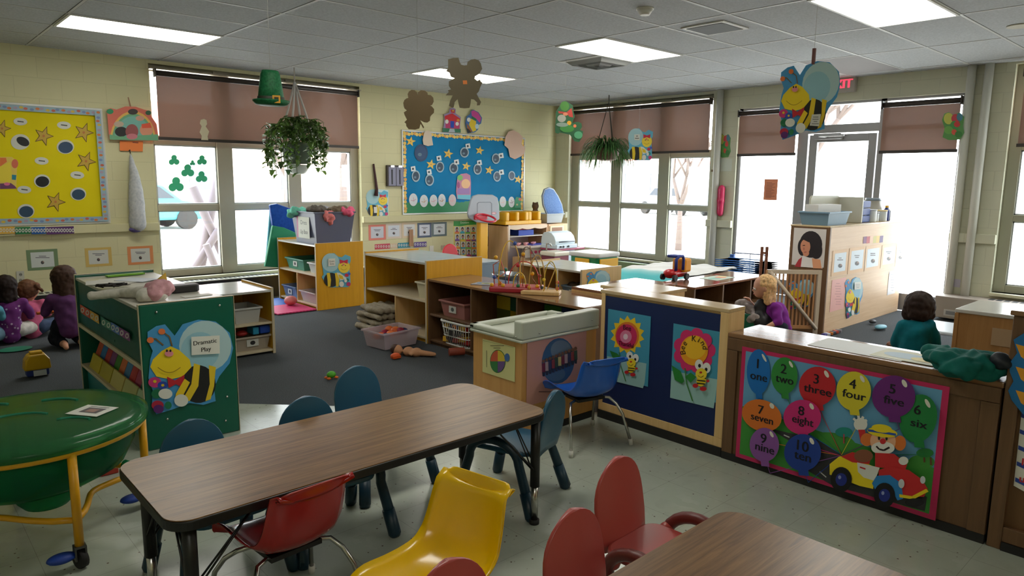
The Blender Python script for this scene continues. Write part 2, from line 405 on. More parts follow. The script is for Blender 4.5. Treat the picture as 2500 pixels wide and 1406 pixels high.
# chair rails
def railA(mb, x0, x1): mb.box((x0, -0.045, 0.865), (x1, 0.0, 0.955))
mb = MB(); railA(mb, XW, WAX0+0.0); railA(mb, WAX1, 0); struct('trim_2', mb, M['wallA'], bevel=0.006)
mb = MB()
for y0, y1 in ((0, WBY0), (WBY1, DY0), (DY1, CY0)): mb.box((-0.05, y1-0.0, 0.85), (0, y0, 0.95))
struct('trim_3', mb, M['wallB'], bevel=0.006)
# ---- windows
M['glass'] = D.materials.new('window_glass'); M['glass'].use_nodes = True
t_ = M['glass'].node_tree; b_ = t_.nodes['Principled BSDF']; t_.nodes.remove(b_)
tr = t_.nodes.new('ShaderNodeBsdfTransparent'); gl = t_.nodes.new('ShaderNodeBsdfGlossy'); gl.inputs['Roughness'].default_value = 0.02
ms = t_.nodes.new('ShaderNodeMixShader'); ms.inputs[0].default_value = 0.05; tr.inputs[0].default_value = (0.95, 0.97, 0.97, 1)
t_.links.new(tr.outputs[0], ms.inputs[1]); t_.links.new(gl.outputs[0], ms.inputs[2]); t_.links.new(ms.outputs[0], t_.nodes['Material Output'].inputs[0])
def shade_mat(name, c, fac):
    m = D.materials.new(name); m.use_nodes = True; t = m.node_tree; t.nodes.remove(t.nodes['Principled BSDF'])
    di = t.nodes.new('ShaderNodeBsdfDiffuse'); di.inputs[0].default_value = rgb(c)
    tl = t.nodes.new('ShaderNodeBsdfTranslucent'); tl.inputs[0].default_value = rgb([x*0.9 for x in c]); tp = t.nodes.new('ShaderNodeBsdfTransparent')
    a = t.nodes.new('ShaderNodeMixShader'); a.inputs[0].default_value = 0.34; b = t.nodes.new('ShaderNodeMixShader'); b.inputs[0].default_value = fac
    n = t.nodes.new('ShaderNodeTexNoise'); n.inputs['Scale'].default_value = 220
    t.links.new(di.outputs[0], a.inputs[1]); t.links.new(tl.outputs[0], a.inputs[2]); t.links.new(a.outputs[0], b.inputs[1]); t.links.new(tp.outputs[0], b.inputs[2])
    t.links.new(b.outputs[0], t.nodes['Material Output'].inputs[0]); return m
M['shade'] = shade_mat('brown_solar_screen_fabric', (160, 132, 118), 0.05)
def barsmat(mb, P, bars, d0, d1):
    """bars [(a0,a1,z0,z1)] in plane P(a) between depths"""
    for a0, a1, z0, z1 in bars: P(mb, a0, a1, z0, z1, d0, d1)
def PA(mb, a0, a1, z0, z1, d0, d1): mb.box((a0, d0, z0), (a1, d1, z1))
def PB(mb, a0, a1, z0, z1, d0, d1): mb.box((d0, -a1, z0), (d1, -a0, z1))
def window(n, P, a0, a1, z0, z1, cols, zs, zb, fm, T0=0.08, T1=0.16, upper=True, gtop=None):
    """cols: glass column ranges; zs: sash rail centre; zb: underside of the upper light"""
    mb = MB(); ed = [a0]+[x for c in cols for x in c]+[a1]
    for i in range(0, len(ed), 2): P(mb, ed[i], ed[i+1], z0, z1, T0-0.02 if 0 < i < len(ed)-2 else T0, T1)
    for c0, c1 in cols:
        for za, zc in ((z0, z0+0.08), (zs-0.035, zs+0.035), (zb-0.0, zb+0.10), (z1-0.07, z1)): P(mb, c0, c1, za, zc, T0, T1)
    fr = struct('window_%d' % n, mb, fm, bevel=0.004)
    mb = MB()                       # the darker sash edge round each light
    for c0, c1 in cols:
        for za, zc in ((z0+0.08, zs-0.035), (zs+0.035, zb)):
            for s0, s1, t0, t1 in ((c0, c1, za, za+0.014), (c0, c1, zc-0.014, zc), (c0, c0+0.014, za, zc), (c1-0.014, c1, za, zc)): P(mb, s0, s1, t0, t1, T0+0.012, T1-0.012)
    struct('sash', mb, mat((176, 182, 182), 0.35, name='sash_metal'), fr)
    for c0, c1 in cols:
        for za, zc in ((z0+0.06, zs), (zs, zb+0.02), (zb+0.08, z1-0.05)):
            mb = MB(); P(mb, c0-0.01, c1+0.01, za, zc, (T0+T1)/2-0.002, (T0+T1)/2+0.002); struct('pane', mb, M['glass'], fr)
    return fr
window(1, PA, WAX0, WAX1, WZ0, WZ1, [(-6.44, -5.75), (-5.57, -4.86), (-4.69, -3.95)], 1.115, 1.83, M['frame'])
window(2, PB, 0.31, 3.05, 0.27, 2.70, [(0.47, 1.19), (1.39, 2.12), (2.31, 3.0)], 1.095, 1.84, M['frameB'])
window(3, PB, -CY0, 8.9, 0.33, 2.72, [(6.69, 7.5), (7.68, 8.5)], 1.13, 1.84, M['frameB'])
# sills
struct('trim_4', B((WAX0, -0.06, WZ0-0.035), (WAX1, 0.09, WZ0)), mat((206, 204, 178), 0.5), bevel=0.005)
struct('trim_5', B((-0.06, WBY1, 0.235), (0.09, WBY0, 0.27)), mat((206, 204, 178), 0.5), bevel=0.005)
struct('trim_6', B((-0.06, -8.9, 0.295), (0.09, CY0, 0.33)), mat((206, 204, 178), 0.5), bevel=0.005)
# roller shades in front of the upper lights
def shade(label, P, a0, a1, z0, z1, off, lift=0.0, cat='window shade'):
    c = [(a0+a1)/2, off]
    loc = (c[0], -off, z1) if P is PA else (-off, -c[0], z1)
    t = thing('roller_shade', label, cat, loc, group='brown roller shades')
    mb = MB(); P(mb, a0, a1, z0, z1-0.03, -off, -off+0.003); build('shade_cloth', mb, M['shade'], t)
    mb = MB(); P(mb, a0-0.01, a1+0.01, z0-0.03, z0+0.004, -off-0.008, -off+0.012); build('hem_bar', mb, M['bronze'], t)
    mb = MB()
    if P is PA: mb.tube([(a0, -off-0.0, z1), (a1, -off, z1)], 0.03, 12)
    else: mb.tube([(-off, -a0, z1), (-off, -a1, z1)], 0.03, 12)
    build('roller', mb, M['bronze'], t)
    for a in (a0-0.015, a1+0.003): mb = MB(); P(mb, a, a+0.012, z1-0.045, z1+0.045, -off-0.04, -off+0.04); build('bracket', mb, M['bronze'], t)
    return t
shade('wide brown roller shade over the left wall window, light leaking at its sides', PA, -6.41, -3.90, 1.905, 2.60, 0.04)
shade('wide brown roller shade over the three-column window near the corner', PB, 0.40, 3.03, 1.925, 2.60, 0.04)
shade('narrow brown roller shade over the sidelight left of the exit door', PB, 3.49, 4.29, 1.86, 2.40, 0.03)
shade('narrow brown roller shade over the sidelight right of the exit door', PB, 5.33, 6.12, 1.86, 2.385, 0.03)
shade('brown roller shade at the far right edge of the picture', PB, 6.68, 8.5, 1.90, 2.62, 0.04)
# header rails over the windows
mb = MB(); mb.box((WAX0, -0.05, 2.64), (WAX1, 0.08, 2.655)); struct('trim_7', mb, mat((170, 160, 140), 0.35, 0.3))
mb = MB(); mb.box((-0.05, WBY1, 2.64), (0.08, WBY0, 2.655)); struct('trim_8', mb, mat((170, 160, 140), 0.35, 0.3))
# ---- door assembly: sidelight | door with transom | sidelight
mb = MB()
FR = mat((150, 150, 152), 0.35, 0.4, name='aluminium_frame')
for a0, a1, z0, z1 in ((3.45, 3.50, 0, 2.47), (4.29, 4.42, 0, 2.47), (5.27, 5.34, 0, 2.47), (6.12, 6.16, 0, 2.47), (3.45, 6.14, 2.44, 2.47), (3.5, 4.29, 0, 0.2), (5.34, 6.12, 0, 0.2),
                       (3.5, 4.29, 2.10, 2.15), (4.42, 5.27, 2.10, 2.20), (5.34, 6.12, 2.10, 2.15)):
    PB(mb, a0, a1, z0, z1, 0.04, 0.14)
df = struct('window_4', mb, FR, bevel=0.003)
for a0, a1, z0, z1 in ((3.5, 4.29, 0.2, 2.10), (3.5, 4.29, 2.15, 2.44), (4.42, 5.27, 2.2, 2.44), (5.34, 6.12, 0.2, 2.10), (5.34, 6.12, 2.15, 2.44)):
    mb = MB(); PB(mb, a0-0.005, a1+0.005, z0, z1, 0.088, 0.092); struct('pane', mb, M['glass'], df)
mb = MB()
for a0, a1, z0, z1 in ((4.44, 4.54, 0.01, 2.08), (5.16, 5.25, 0.01, 2.08), (4.54, 5.16, 1.99, 2.08), (4.54, 5.16, 0.01, 0.25)): PB(mb, a0, a1, z0, z1, 0.05, 0.10)
dr = struct('door_1', mb, FR, bevel=0.003)
mb = MB(); PB(mb, 4.535, 5.165, 0.24, 2.0, 0.072, 0.078); struct('pane', mb, M['glass'], dr)
mb = MB(); PB(mb, 4.6, 5.14, 0.98, 1.03, -0.02, 0.0); PB(mb, 4.5, 4.56, 0.97, 1.04, -0.02, 0.05); PB(mb, 5.16, 5.22, 0.97, 1.04, -0.02, 0.05); struct('push_bar', mb, FR, dr)
mb = MB(); PB(mb, 4.52, 4.86, 2.02, 2.09, -0.03, 0.05); PB(mb, 4.66, 4.70, 2.04, 2.06, -0.22, -0.03); PB(mb, 4.68, 4.98, 2.04, 2.06, -0.24, -0.20); struct('door_closer', mb, FR, dr, bevel=0.003)
# vertical pipes
for i, (y, z1, r) in enumerate(((-3.19, CEIL, 0.045), (-6.20, CEIL, 0.042), (-6.36, CEIL, 0.042))):
    p = build('pipe', MB().cyl((-0.06, y), r, 0.0, z1, 16), mat((205, 205, 196), 0.5, name='painted_pipe'))
    tag(p, ['painted vertical pipe on the pillar between the corner window and the exit door', 'painted vertical pipe running down the right jamb of the door assembly',
            'painted vertical pipe standing between the door assembly and the right edge window'][i], 'pipe')
# door notice on the glass
a = Art(); w_, h_ = 0.19, 0.28; a.card([(0, 0), (w_, 0), (w_, h_), (0, h_)], (226, 140, 100), 0.001)
for i in range(14): a.rect(0.03, h_-0.05-i*0.015, 0.03+0.13*(0.6+0.4*math.sin(i*5.1)**2), h_-0.046-i*0.015, (120, 60, 44))
p = onx(1862, 488, 0.05); tag(put('notice', a, (0.068, p.y, p.z), UB, NB), 'orange paper notice taped to the sidelight glass left of the exit door', 'notice')
# ---- outdoors
q = NT('pale_concrete_yard', (225, 222, 216), 0.9, 0.1); v = q.coord()
n1 = q.n('ShaderNodeTexNoise', Scale=0.9, Detail=6.0, Roughness=0.7); q.l(v, n1.inputs['Vector'])
q.l(q.ramp(n1.outputs['Fac'], [(0.45, (228, 226, 220)), (0.64, (196, 186, 172))]), q.b.inputs['Base Color'])
g = build('ground', B((-60, -60, -0.4), (80, 90, -0.16)), q.m); g['kind'] = 'structure'
def gable(name, label, x0, x1, y0, y1, h, roof, wall):
    t = thing(name, label, 'building', ((x0+x1)/2, (y0+y1)/2, -0.16))
    build('wall', B((x0, y0, -0.16), (x1, y1, h)), wall, t)
    mb = MB(); ym = (y0+y1)/2
    mb.add([(x0-.3, y0-.3, h), (x1+.3, y0-.3, h), (x1+.3, y1+.3, h), (x0-.3, y1+.3, h), (x0-.3, ym, h+2), (x1+.3, ym, h+2)], [(0, 1, 5, 4), (2, 3, 4, 5), (1, 2, 5), (3, 0, 4), (3, 2, 1, 0)])
    build('roof', mb, roof, t)
    for i in range(4):
        a = x0+(x1-x0)*(i+0.3)/4; build('window', B((a, y0-0.05, 0.9), (a+1.0, y0, 2.1)), (90, 96, 104), t)
gable('building', 'brick building with a red roof beyond the yard, seen through the left wall window', -8, 10, 26, 34, 3.2, mat((190, 96, 84), 0.8), mat((206, 176, 164), 0.8))
gable('building', 'white building with a red roof far beyond the corner window', 30, 42, 23, 31, 3.0, mat((190, 100, 90), 0.8), mat((214, 206, 200), 0.8))
def car(label, x, y, rz, col):
    t = thing('car', label, 'car', (x, y, -0.16), rz, group='cars parked beyond the yard', local=True)
    mb = MB()
    prof = [(-2.2, .3), (2.2, .3), (2.25, .75), (1.3, .92), (.7, 1.4), (-1.2, 1.42), (-1.9, .95), (-2.25, .85)]
    mb.slab(prof, V((0, 0.85, 0)), V((1, 0, 0)), V((0, 0, 1)), V((0, -1, 0)), 0, 1.7); build('body', mb, mat(col, 0.3), t, bevel=0.08)
    mb = MB().slab([(-1.1, .98), (1.05, .98), (.6, 1.34), (-.95, 1.35)], V((0, 0.87, 0)), V((1, 0, 0)), V((0, 0, 1)), V((0, -1, 0)), 0, 1.74); build('window', mb, (50, 56, 64), t)
    for sx in (-1.4, 1.4):
        for sy in (-0.8, 0.8): build('wheel', MB().tube([(sx, sy-.1, .32), (sx, sy+.1, .32)], 0.32, 16), M['rubber'], t)
car('teal car parked outside, seen low through the left light of the left wall window', -2.9, 15.5, 0.1, (60, 130, 140))
car('grey car parked outside, seen through the right light of the corner window', 22.0, 12.6, 1.3, (120, 130, 138))
def tree(label, x, y, h, seed):
    random.seed(seed); mb = MB()
    def br_(p, d, L, r, n):
        q_ = p+d*L; mb.tube([p, p+d*L*0.5+V((random.uniform(-.04, .04),)*3)*L, q_], [r, r*0.85, r*0.62], 6)
        if n:
            for _ in range(3):
                e = (d+V((random.uniform(-.8, .8), random.uniform(-.8, .8), random.uniform(-.1, .6)))).normalized(); br_(q_, e, L*0.68, r*0.6, n-1)
    br_(V((0, 0, 0)), V((0.03, 0.02, 1)).normalized(), h*0.34, h*0.028, 4); mb.xf(Matrix.Translation((x, y, -0.2)))
    tag(build('bare_tree', mb, mat((96, 84, 78), 0.9)), label, 'tree', 'bare trees outside')
tree('bare tree outside behind the middle light of the left wall window', -0.5, 9.5, 5.0, 1); tree('bare tree outside behind the right light of the left wall window', 2.8, 12.5, 6.0, 2)
tree('small bare tree outside the middle light of the corner window', 5.6, 1.2, 3.2, 3); tree('bare tree seen through the sidelight left of the exit door', 14.0, 2.0, 7.0, 5)
# crossed log posts outside the left window
def post(label, a, b, r):
    lo, hi = (a, b) if a.z < b.z else (b, a); lo = hi+(lo-hi)*((hi.z+0.16)/(hi.z-lo.z))
    tag(build('log_post', MB().tube([lo, hi], r, 10), mat((104, 96, 104), 0.85)), label, 'post', 'crossed log posts outside the window')
DP = 1.6
post('grey log post leaning from lower left, lowest of the crossed posts outside the window', ony(478, 650, DP), ony(535, 560, DP), 0.055)
post('long grey log post leaning down to the right outside the left window', ony(470, 455, DP+.1), ony(556, 650, DP+.1), 0.06)
post('thick grey log post leaning up to the right beside the window mullion', ony(500, 600, DP+.22), ony(532, 425, DP+.22), 0.065)
post('short grey log post at the bottom right of the crossed posts outside the window', ony(503, 596, DP-.12), ony(527, 655, DP-.12), 0.05)
# ================================================================ TABLES AND CHAIRS
def table(label, x0, x1, y0, y1, h, legs):
    t = thing('activity_table', label, 'table', ((x0+x1)/2, (y0+y1)/2, 0), group='wood-grain activity tables')
    build('tabletop', MB().prism(rrect(x0+0.004, y0+0.004, x1-0.004, y1-0.004, 0.075, 8), h-0.006, h), M['tabletop'], t)
    build('edge_band', MB().prism(rrect(x0, y0, x1, y1, 0.08, 8), h-0.034, h-0.003), M['black'], t, bevel=0.004)
    build('apron', B((x0+0.13, y0+0.1, h-0.06), (x1-0.13, y1-0.1, h-0.034)), M['black'], t)
    for x, y in legs:
        lg = build('leg', MB().tube([(x, y, 0.17), (x, y, h-0.034)], 0.021, 14), M['black'], t)
        build('leg_insert', MB().tube([(x, y, 0.02), (x, y, 0.18)], 0.0155, 12), M['chrome'], lg)
        build('glide', MB().tube([(x, y, 0), (x, y, 0.02)], 0.022, 12), M['rubber'], lg)
        cx = x+(0.2 if x < (x0+x1)/2 else -0.2); cy = (y0+y1)/2
        mb = MB()
        for e in ((cx, y), (x, y+(0.16 if y < cy else -0.16))):
            for o_ in (-0.012, 0.012): mb.tube([(x+(o_ if e[1] != y else 0), y+(o_ if e[1] == y else 0), 0.235), (e[0], e[1], h-0.05)], 0.0035, 6)
        build('brace', mb, M['black'], lg)
    return t
table('long wood-grain activity table with black edge and red chair pulled up to it', -8.365, -6.84, -6.61, -6.02, 0.5,
      [(-8.29, -6.53), (-6.9, -6.575), (-8.29, -6.10), (-6.93, -6.12)])
table('wood-grain table cut off by the bottom right edge of the picture', -8.6, -7.07, -8.17, -7.575, 0.5,
      [(-8.5, -8.1), (-7.16, -8.09), (-8.5, -7.66), (-7.16, -7.66)])
def arch_chair(label, loc, rz, c, group):
    """moulded chair, front = -y; fat arched side tubes, slung seat, rounded back"""
    m = mat(c, 0.38, coat=0.2); t = thing('toddler_chair', label, 'chair', loc, rz, group, local=True)
    mb = MB(); pts = rrect(-0.145, -0.17, 0.145, 0.16, 0.06, 6); mb.prism(pts, 0.258, 0.282); build('seat', mb, m, t, bevel=0.01)
    # back plate: rounded oval, gently curved and leaning
    mb = MB(); mb.smooth = True; N, Mh = 16, 12; grid = []
    def hw(s): return 0.130*max(0.0, 1-max(0.0, (s-0.42)/0.58)**2.3)**0.5
    for sd in (0, 1):
        for j in range(Mh+1):
            s = j/Mh; s2 = math.sin(s*PI/2)
            z = 0.25+0.29*s2; w_ = max(0.004, hw(s2)*(1.0 if s2 > 0.25 else 0.88+0.48*s2))
            for i in range(N+1):
                a = -math.cos(PI*i/N); x = a*w_; y = 0.145+0.05*s2-0.03*(1-(x/0.16)**2)+0.03+(0.0 if sd == 0 else 0.022*(1-0.5*(a**6)))
                mb.v.append((x, y, z))
    L = (N+1)*(Mh+1)
    for j in range(Mh):
        for i in range(N):
            a = j*(N+1)+i; b = a+1; c2 = a+N+2; d = a+N+1
            mb.face((a, b, c2, d)); mb.face((L+d, L+c2, L+b, L+a))
    for j in range(Mh):
        a = j*(N+1); mb.face((a, a+N+1, L+a+N+1, L+a)); a = j*(N+1)+N; mb.face((L+a, L+a+N+1, a+N+1, a))
    for i in range(N):
        a = Mh*(N+1)+i; mb.face((a, a+1, L+a+1, L+a)); a = i; mb.face((L+a, L+a+1, a+1, a))
    build('backrest', mb, m, t)
    dk = mat([x*0.62 for x in c], 0.4)
    for sx in (-1, 1):
        P = []
        for i in range(13):
            a = PI*i/12; P.append(V((sx*(0.165+0.012*math.sin(a)), -0.015-0.125*math.cos(a), 0.23+0.10*math.sin(a))))
        P = [V((sx*0.2, -0.195, 0.012))]+P+[V((sx*0.19, 0.19, 0.012))]
        R_ = [0.024]+[0.021]*13+[0.024]
        lg = build('leg', MB().tube(P, R_, 12), dk, t)
        for y_, x_ in ((-0.195, 0.2), (0.19, 0.19)):
            top = V((sx*0.165, -0.14 if y_ < 0 else 0.11, 0.23)); foot = V((sx*x_, y_, 0.0)); e = foot+(top-foot)*0.5
            build('foot_sleeve', MB().tube([foot, foot+(top-foot)*0.06, e], [0.02, 0.027, 0.0265], 12), dk, lg)
        build('seat_pin', MB().ball((sx*0.155, 0.10, 0.262), 0.026), m, t)
    return t
TEAL, SALM = (30, 84, 112), (176, 72, 66)
g1 = 'dark teal moulded toddler chairs at the long table'; g2 = 'salmon moulded toddler chairs at the near table'
arch_chair('dark teal chair behind the long table, nearest the green bookcase, only its back top showing', (-8.045, -6.055, 0), 0.06, TEAL, g1)
arch_chair('dark teal chair behind the long table, low rounded back in the middle of its row', (-7.60, -6.07, 0), -0.05, TEAL, g1)
arch_chair('dark teal chair behind the long table with the tallest showing back, against the carpet', (-7.17, -5.77, 0), 0.0, TEAL, g1)
arch_chair('dark teal chair at the right end of the long table seen from the side', (-6.78, -6.31, 0), math.radians(200), TEAL, g1)
arch_chair('salmon chair with a full rounded back and red arched leg showing beside the near table', (-7.09, -7.38, 0), 0.04, SALM, g2)
arch_chair('salmon chair tucked against the left edge of the near table', (-7.49, -7.54, 0), 0.05, SALM, g2)
arch_chair('salmon chair at the bottom edge of the picture, just the top of its back visible', (-7.93, -7.52, 0), 0.0, SALM, g2)
def shell_chair(label, loc, rz, c, seat=0.29, top=0.56, wd=0.15, flange=True):
    """one-piece shell on chrome legs, front = -y"""
    m = mat(c, 0.25, coat=0.35); t = thing('shell_chair', label, 'chair', loc, rz, 'shell chairs on chrome legs', local=True)
    prof = [(-0.185, seat-0.025), (-0.172, seat+0.0), (-0.13, seat+0.008), (-0.05, seat-0.004), (0.04, seat-0.010), (0.10, seat+0.004), (0.145, seat+0.04),
            (0.168, seat+0.09), (0.185, seat+0.15), (0.20, seat+0.21), (0.210, top-0.040), (0.215, top-0.012), (0.218, top)]
    hw = [wd, wd+0.008, wd+0.01, wd+0.008, wd+0.006, wd+0.002, wd, wd*0.97, wd*0.94, wd*0.9, wd*0.87, wd*0.86, wd*0.86]
    N = 14; mb = MB(); mb.smooth = True
    # refine profile
    pr = []; hh = []
    for i in range(len(prof)-1):
        for k in range(3):
            s = k/3; p0 = prof[max(i-1, 0)]; p1 = prof[i]; p2 = prof[i+1]; p3 = prof[min(i+2, len(prof)-1)]
            def cr(a, b, c3, d): return 0.5*(2*b+(c3-a)*s+(2*a-5*b+4*c3-d)*s*s+(3*b-a-3*c3+d)*s**3)
            pr.append((cr(p0[0], p1[0], p2[0], p3[0]), cr(p0[1], p1[1], p2[1], p3[1]))); hh.append(hw[i]*(1-s)+hw[i+1]*s)
    pr.append(prof[-1]); hh.append(hw[-1]); K = len(pr); rc = 0.035
    for j in range(K):
        hh[j] = min(hh[j], 1)
        if pr[j][1] > top-rc and j > K//2: hh[j] = wd*0.86-rc+math.sqrt(max(0.0, rc*rc-(rc-(top-pr[j][1]))**2))
    for sd in (0, 1):
        for j, (y, z) in enumerate(pr):
            ty = pr[min(j+1, K-1)][0]-pr[max(j-1, 0)][0]; tz = pr[min(j+1, K-1)][1]-pr[max(j-1, 0)][1]; q_ = math.hypot(ty, tz) or 1
            ny, nz = -tz/q_, ty/q_            # towards the sitter
            mid = min(1.0, max(0.0, (j-4)/8.0))*min(1.0, max(0.0, (K-2-j)/10.0))
            for i in range(N+1):
                a = -1+2*i/N; x = a*hh[j]; lift = 0.016*a*a*min(1.0, max(0.0, (K-2-j)/6.0))+0.020*max(0, abs(a)-0.72)/0.28*min(1.0, max(0.0, (K-3-j)/16.0))+0.012*mid*a*a
                th = -0.006 if sd else 0.0
                mb.v.append((x, y+ny*(lift+th), z+nz*(lift+th)))
    L = (N+1)*K
    for j in range(K-1):
        for i in range(N):
            a = j*(N+1)+i; b = a+1; c2 = a+N+2; d = a+N+1
            mb.face((a, b, c2, d)); mb.face((L+d, L+c2, L+b, L+a))
        a = j*(N+1); mb.face((a, a+N+1, L+a+N+1, L+a)); a = j*(N+1)+N; mb.face((L+a, L+a+N+1, a+N+1, a))
    for i in range(N):
        a = (K-1)*(N+1)+i; mb.face((a, a+1, L+a+1, L+a)); mb.face((L+i, L+i+1, i+1, i))
    build('shell', mb, m, t)
    for sy, y in ((-1, -0.06), (1, 0.05)):
        for sx in (-1, 1):
            P = [V((sx*0.02, y, seat-0.03)), V((sx*0.09, y, seat-0.03)), V((sx*0.13, y+sy*0.015, seat-0.036)), V((sx*0.155, y+sy*0.05, seat-0.065)), V((sx*0.175, y+sy*0.085, seat-0.12)), V((sx*0.2, sy*0.185, 0.02))]
            lg = build('leg', MB().tube(P, 0.0085, 10), M['chrome'], t)
            build('glide', MB().tube([(sx*0.199, sy*0.182, 0.035), (sx*0.2015, sy*0.188, 0.0)], 0.012, 10), mat((210, 208, 200), 0.5), lg)
    build('seat_plate', B((-0.09, -0.09, seat-0.034), (0.09, 0.08, seat-0.018)), M['black'], t)
    return t
shell_chair('red plastic shell chair with chrome legs at the long table', (-7.985, -6.50, 0), math.radians(184), (160, 22, 22), 0.30, 0.548, 0.145)
shell_chair('yellow plastic shell chair turned sideways between the two tables', (-7.757, -7.02, 0), math.radians(-78), (244, 196, 0), 0.29, 0.54, 0.155)
shell_chair('blue plastic shell chair with chrome legs in front of the blue panel', (-6.0, -6.05, 0), math.radians(166), (34, 100, 206), 0.29, 0.53, 0.145)
# ================================================================ WATER TABLE
t = thing('water_table', 'round green see-through water table on a yellow tube frame with casters', 'water table', (-8.50, -5.29, 0))
GR = clearish('green_tub_plastic', (40, 150, 104), 0.26, 0.18, (110, 190, 150)); c0 = (-8.50, -5.29, 0)
tub = build('tub', MB().lathe(c0, [(0.05, 0.215), (0.13, 0.22), (0.24, 0.24), (0.33, 0.29), (0.37, 0.37), (0.385, 0.455), (0.40, 0.475), (0.40, 0.468), (0.378, 0.452), (0.362, 0.37), (0.32, 0.296), (0.23, 0.248), (0.12, 0.228), (0.04, 0.223)], 40), GR, t)
build('sump', MB().lathe((-8.47, -5.33, 0), [(0.03, 0.135), (0.08, 0.14), (0.105, 0.17), (0.11, 0.225)], 24), GR, tub)
build('drain_plug', MB().tube([(-8.24, -5.60, 0.33), (-8.215, -5.64, 0.325)], 0.018, 12), GR, tub)
lid = build('lid', MB().lathe(c0, [(0.0, 0.496), (0.36, 0.494), (0.39, 0.490), (0.418, 0.484), (0.422, 0.462), (0.428, 0.462), (0.427, 0.488), (0.40, 0.499), (0.36, 0.502), (0.0, 0.504)], 48), clearish('green_lid_plastic', (84, 156, 108), 0.26, 0.12, (150, 205, 160)), t)
mb = MB()
for (cx, cy, r, a0, a1) in ((-8.42, -5.20, 0.12, 0.3, 1.6), (-8.56, -5.36, 0.14, 0.5, 2.2), (-8.42, -5.50, 0.10, 0.2, 1.6), (-8.62, -5.1, 0.1, 0.6, 2.0)):
    mb.tube([(cx+r*math.cos(a0+(a1-a0)*i/8), cy+r*math.sin(a0+(a1-a0)*i/8), 0.503) for i in range(9)], 0.006, 8)
build('moulded_rib', mb, mat((24, 120, 92), 0.3), lid)
YF = mat((222, 160, 20), 0.35, name='yellow_tube_paint')
mb = MB().tube([(-8.5+0.405*math.cos(2*PI*i/40), -5.29+0.405*math.sin(2*PI*i/40), 0.452) for i in range(40)], 0.015, 10, closed=True); build('top_ring', mb, YF, t)
LG = [math.radians(a) for a in (-80, -4, 92, 180)]
for i, a in enumerate(LG):
    x, y = -8.5+0.405*math.cos(a), -5.29+0.405*math.sin(a)
    lg = build('leg', MB().tube([(x, y, 0.45), (x, y, 0.085)], 0.016, 12), YF, t)
    build('caster_wheel', MB().tube([(x-0.012, y-0.004, 0.036), (x+0.012, y+0.004, 0.036)], 0.036, 18), M['rubber'], lg)
    build('caster_fork', MB().box((x-0.02, y-0.022, 0.036), (x-0.014, y+0.022, 0.088)).box((x+0.014, y-0.022, 0.036), (x+0.02, y+0.022, 0.088)).box((x-0.02, y-0.02, 0.082), (x+0.02, y+0.02, 0.09)), mat((90, 90, 88), 0.4, 0.6), lg)
    if i in (0, 1): build('caster_brake', MB().ball((x-0.06, y+0.0, 0.058), (0.05, 0.034, 0.018)), (24, 60, 150), lg)
    # inward-curving lower stretchers
    b = LG[(i+1) % 4] if i < 3 else LG[0]+2*PI; P = []
    for k in range(11):
        s = k/10; an = a+(b-a)*s; rr = 0.405-0.17*math.sin(PI*s); P.append((-8.5+rr*math.cos(an), -5.29+rr*math.sin(an), 0.19))
    build('stretcher', MB().tube(P, 0.012, 10), YF, t)
a = Art(); a.card([(0, 0), (.15, 0), (.15, .12), (0, .12)], (214, 214, 206), 0.0015); a.rect(.035, .03, .12, .09, (74, 66, 72)); a.rect(.055, .04, .10, .075, (150, 110, 100)); a.rect(.03, .1, .12, .104, (90, 90, 90))
tag(put('photo_sheet', a, (-8.385, -5.35, 0.5055), V((0.58, -0.81, 0)), V((0, 0, 1)), v=V((0.81, 0.58, 0))), 'laminated white photo sheet lying on the green water table lid', 'paper')
# ================================================================ STORAGE UNITS
def panel(mb, u, x0, x1, y0, y1, z0, z1): mb.box((x0, y0, z0), (x1, y1, z1))
def shelf_x(label, x0, x1, y0, y1, h, topmat, sidemat, backmat, shelves, divs, edge=None, ends=(0.0, 0.0), base=0.05, group=None, name='toy_shelf'):
    """open to -x; y0 < y1; divs [(y, z0, z1)]; ends: how far the end panels rise above the top board"""
    t = thing(name, label, 'shelf', ((x0+x1)/2, (y0+y1)/2, 0), group=group); k = 0.02
    build('end_panel', B((x0, y0, 0), (x1, y0+k, h+ends[0])), sidemat, t, bevel=0.006); build('end_panel', B((x0, y1-k, 0), (x1, y1, h+ends[1])), sidemat, t, bevel=0.006)
    build('top_board', B((x0, y0+k, h-k), (x1, y1-k, h)), topmat, t, bevel=0.003)
    build('back_panel', B((x1-0.012, y0+k, base), (x1, y1-k, h-k)), backmat, t)
    for z in shelves: build('shelf_board', B((x0+0.01, y0+k, z-k), (x1-0.012, y1-k, z)), M['edge'] if edge is None else edge, t, bevel=0.003)
    for y, z0, z1 in divs: build('divider', B((x0+0.012, y-0.008, z0), (x1-0.012, y+0.008, z1)), M['palewood'] if backmat is not M['brownwood'] else M['brownwood'], t)
    build('plinth', B((x0+0.03, y0+k, 0), (x0+0.045, y1-k, base-0.02)), sidemat, t)
    if edge is None:
        for yy, e in ((y0, ends[0]), (y1-k, ends[1])): build('edge_band', MB().box((x0-0.002, yy-0.001, 0), (x0, yy+k+0.001, h+e+.002)).box((x0, yy-0.001, h+e), (x1, yy+k+0.001, h+e+0.002)), M['edge'], t)
    return t
gy = 'yellow toy shelves with white tops'
dress = shelf_x('yellow toy shelf by the left window carrying the dress up box', -5.28, -4.68, -1.44, -0.46, 0.735, M['lam'], M['yellowwood'], M['yellowwood'], (0.055, 0.40), [(-0.93, 0.055, 0.38)], ends=(0.02, 0.02), group=gy)
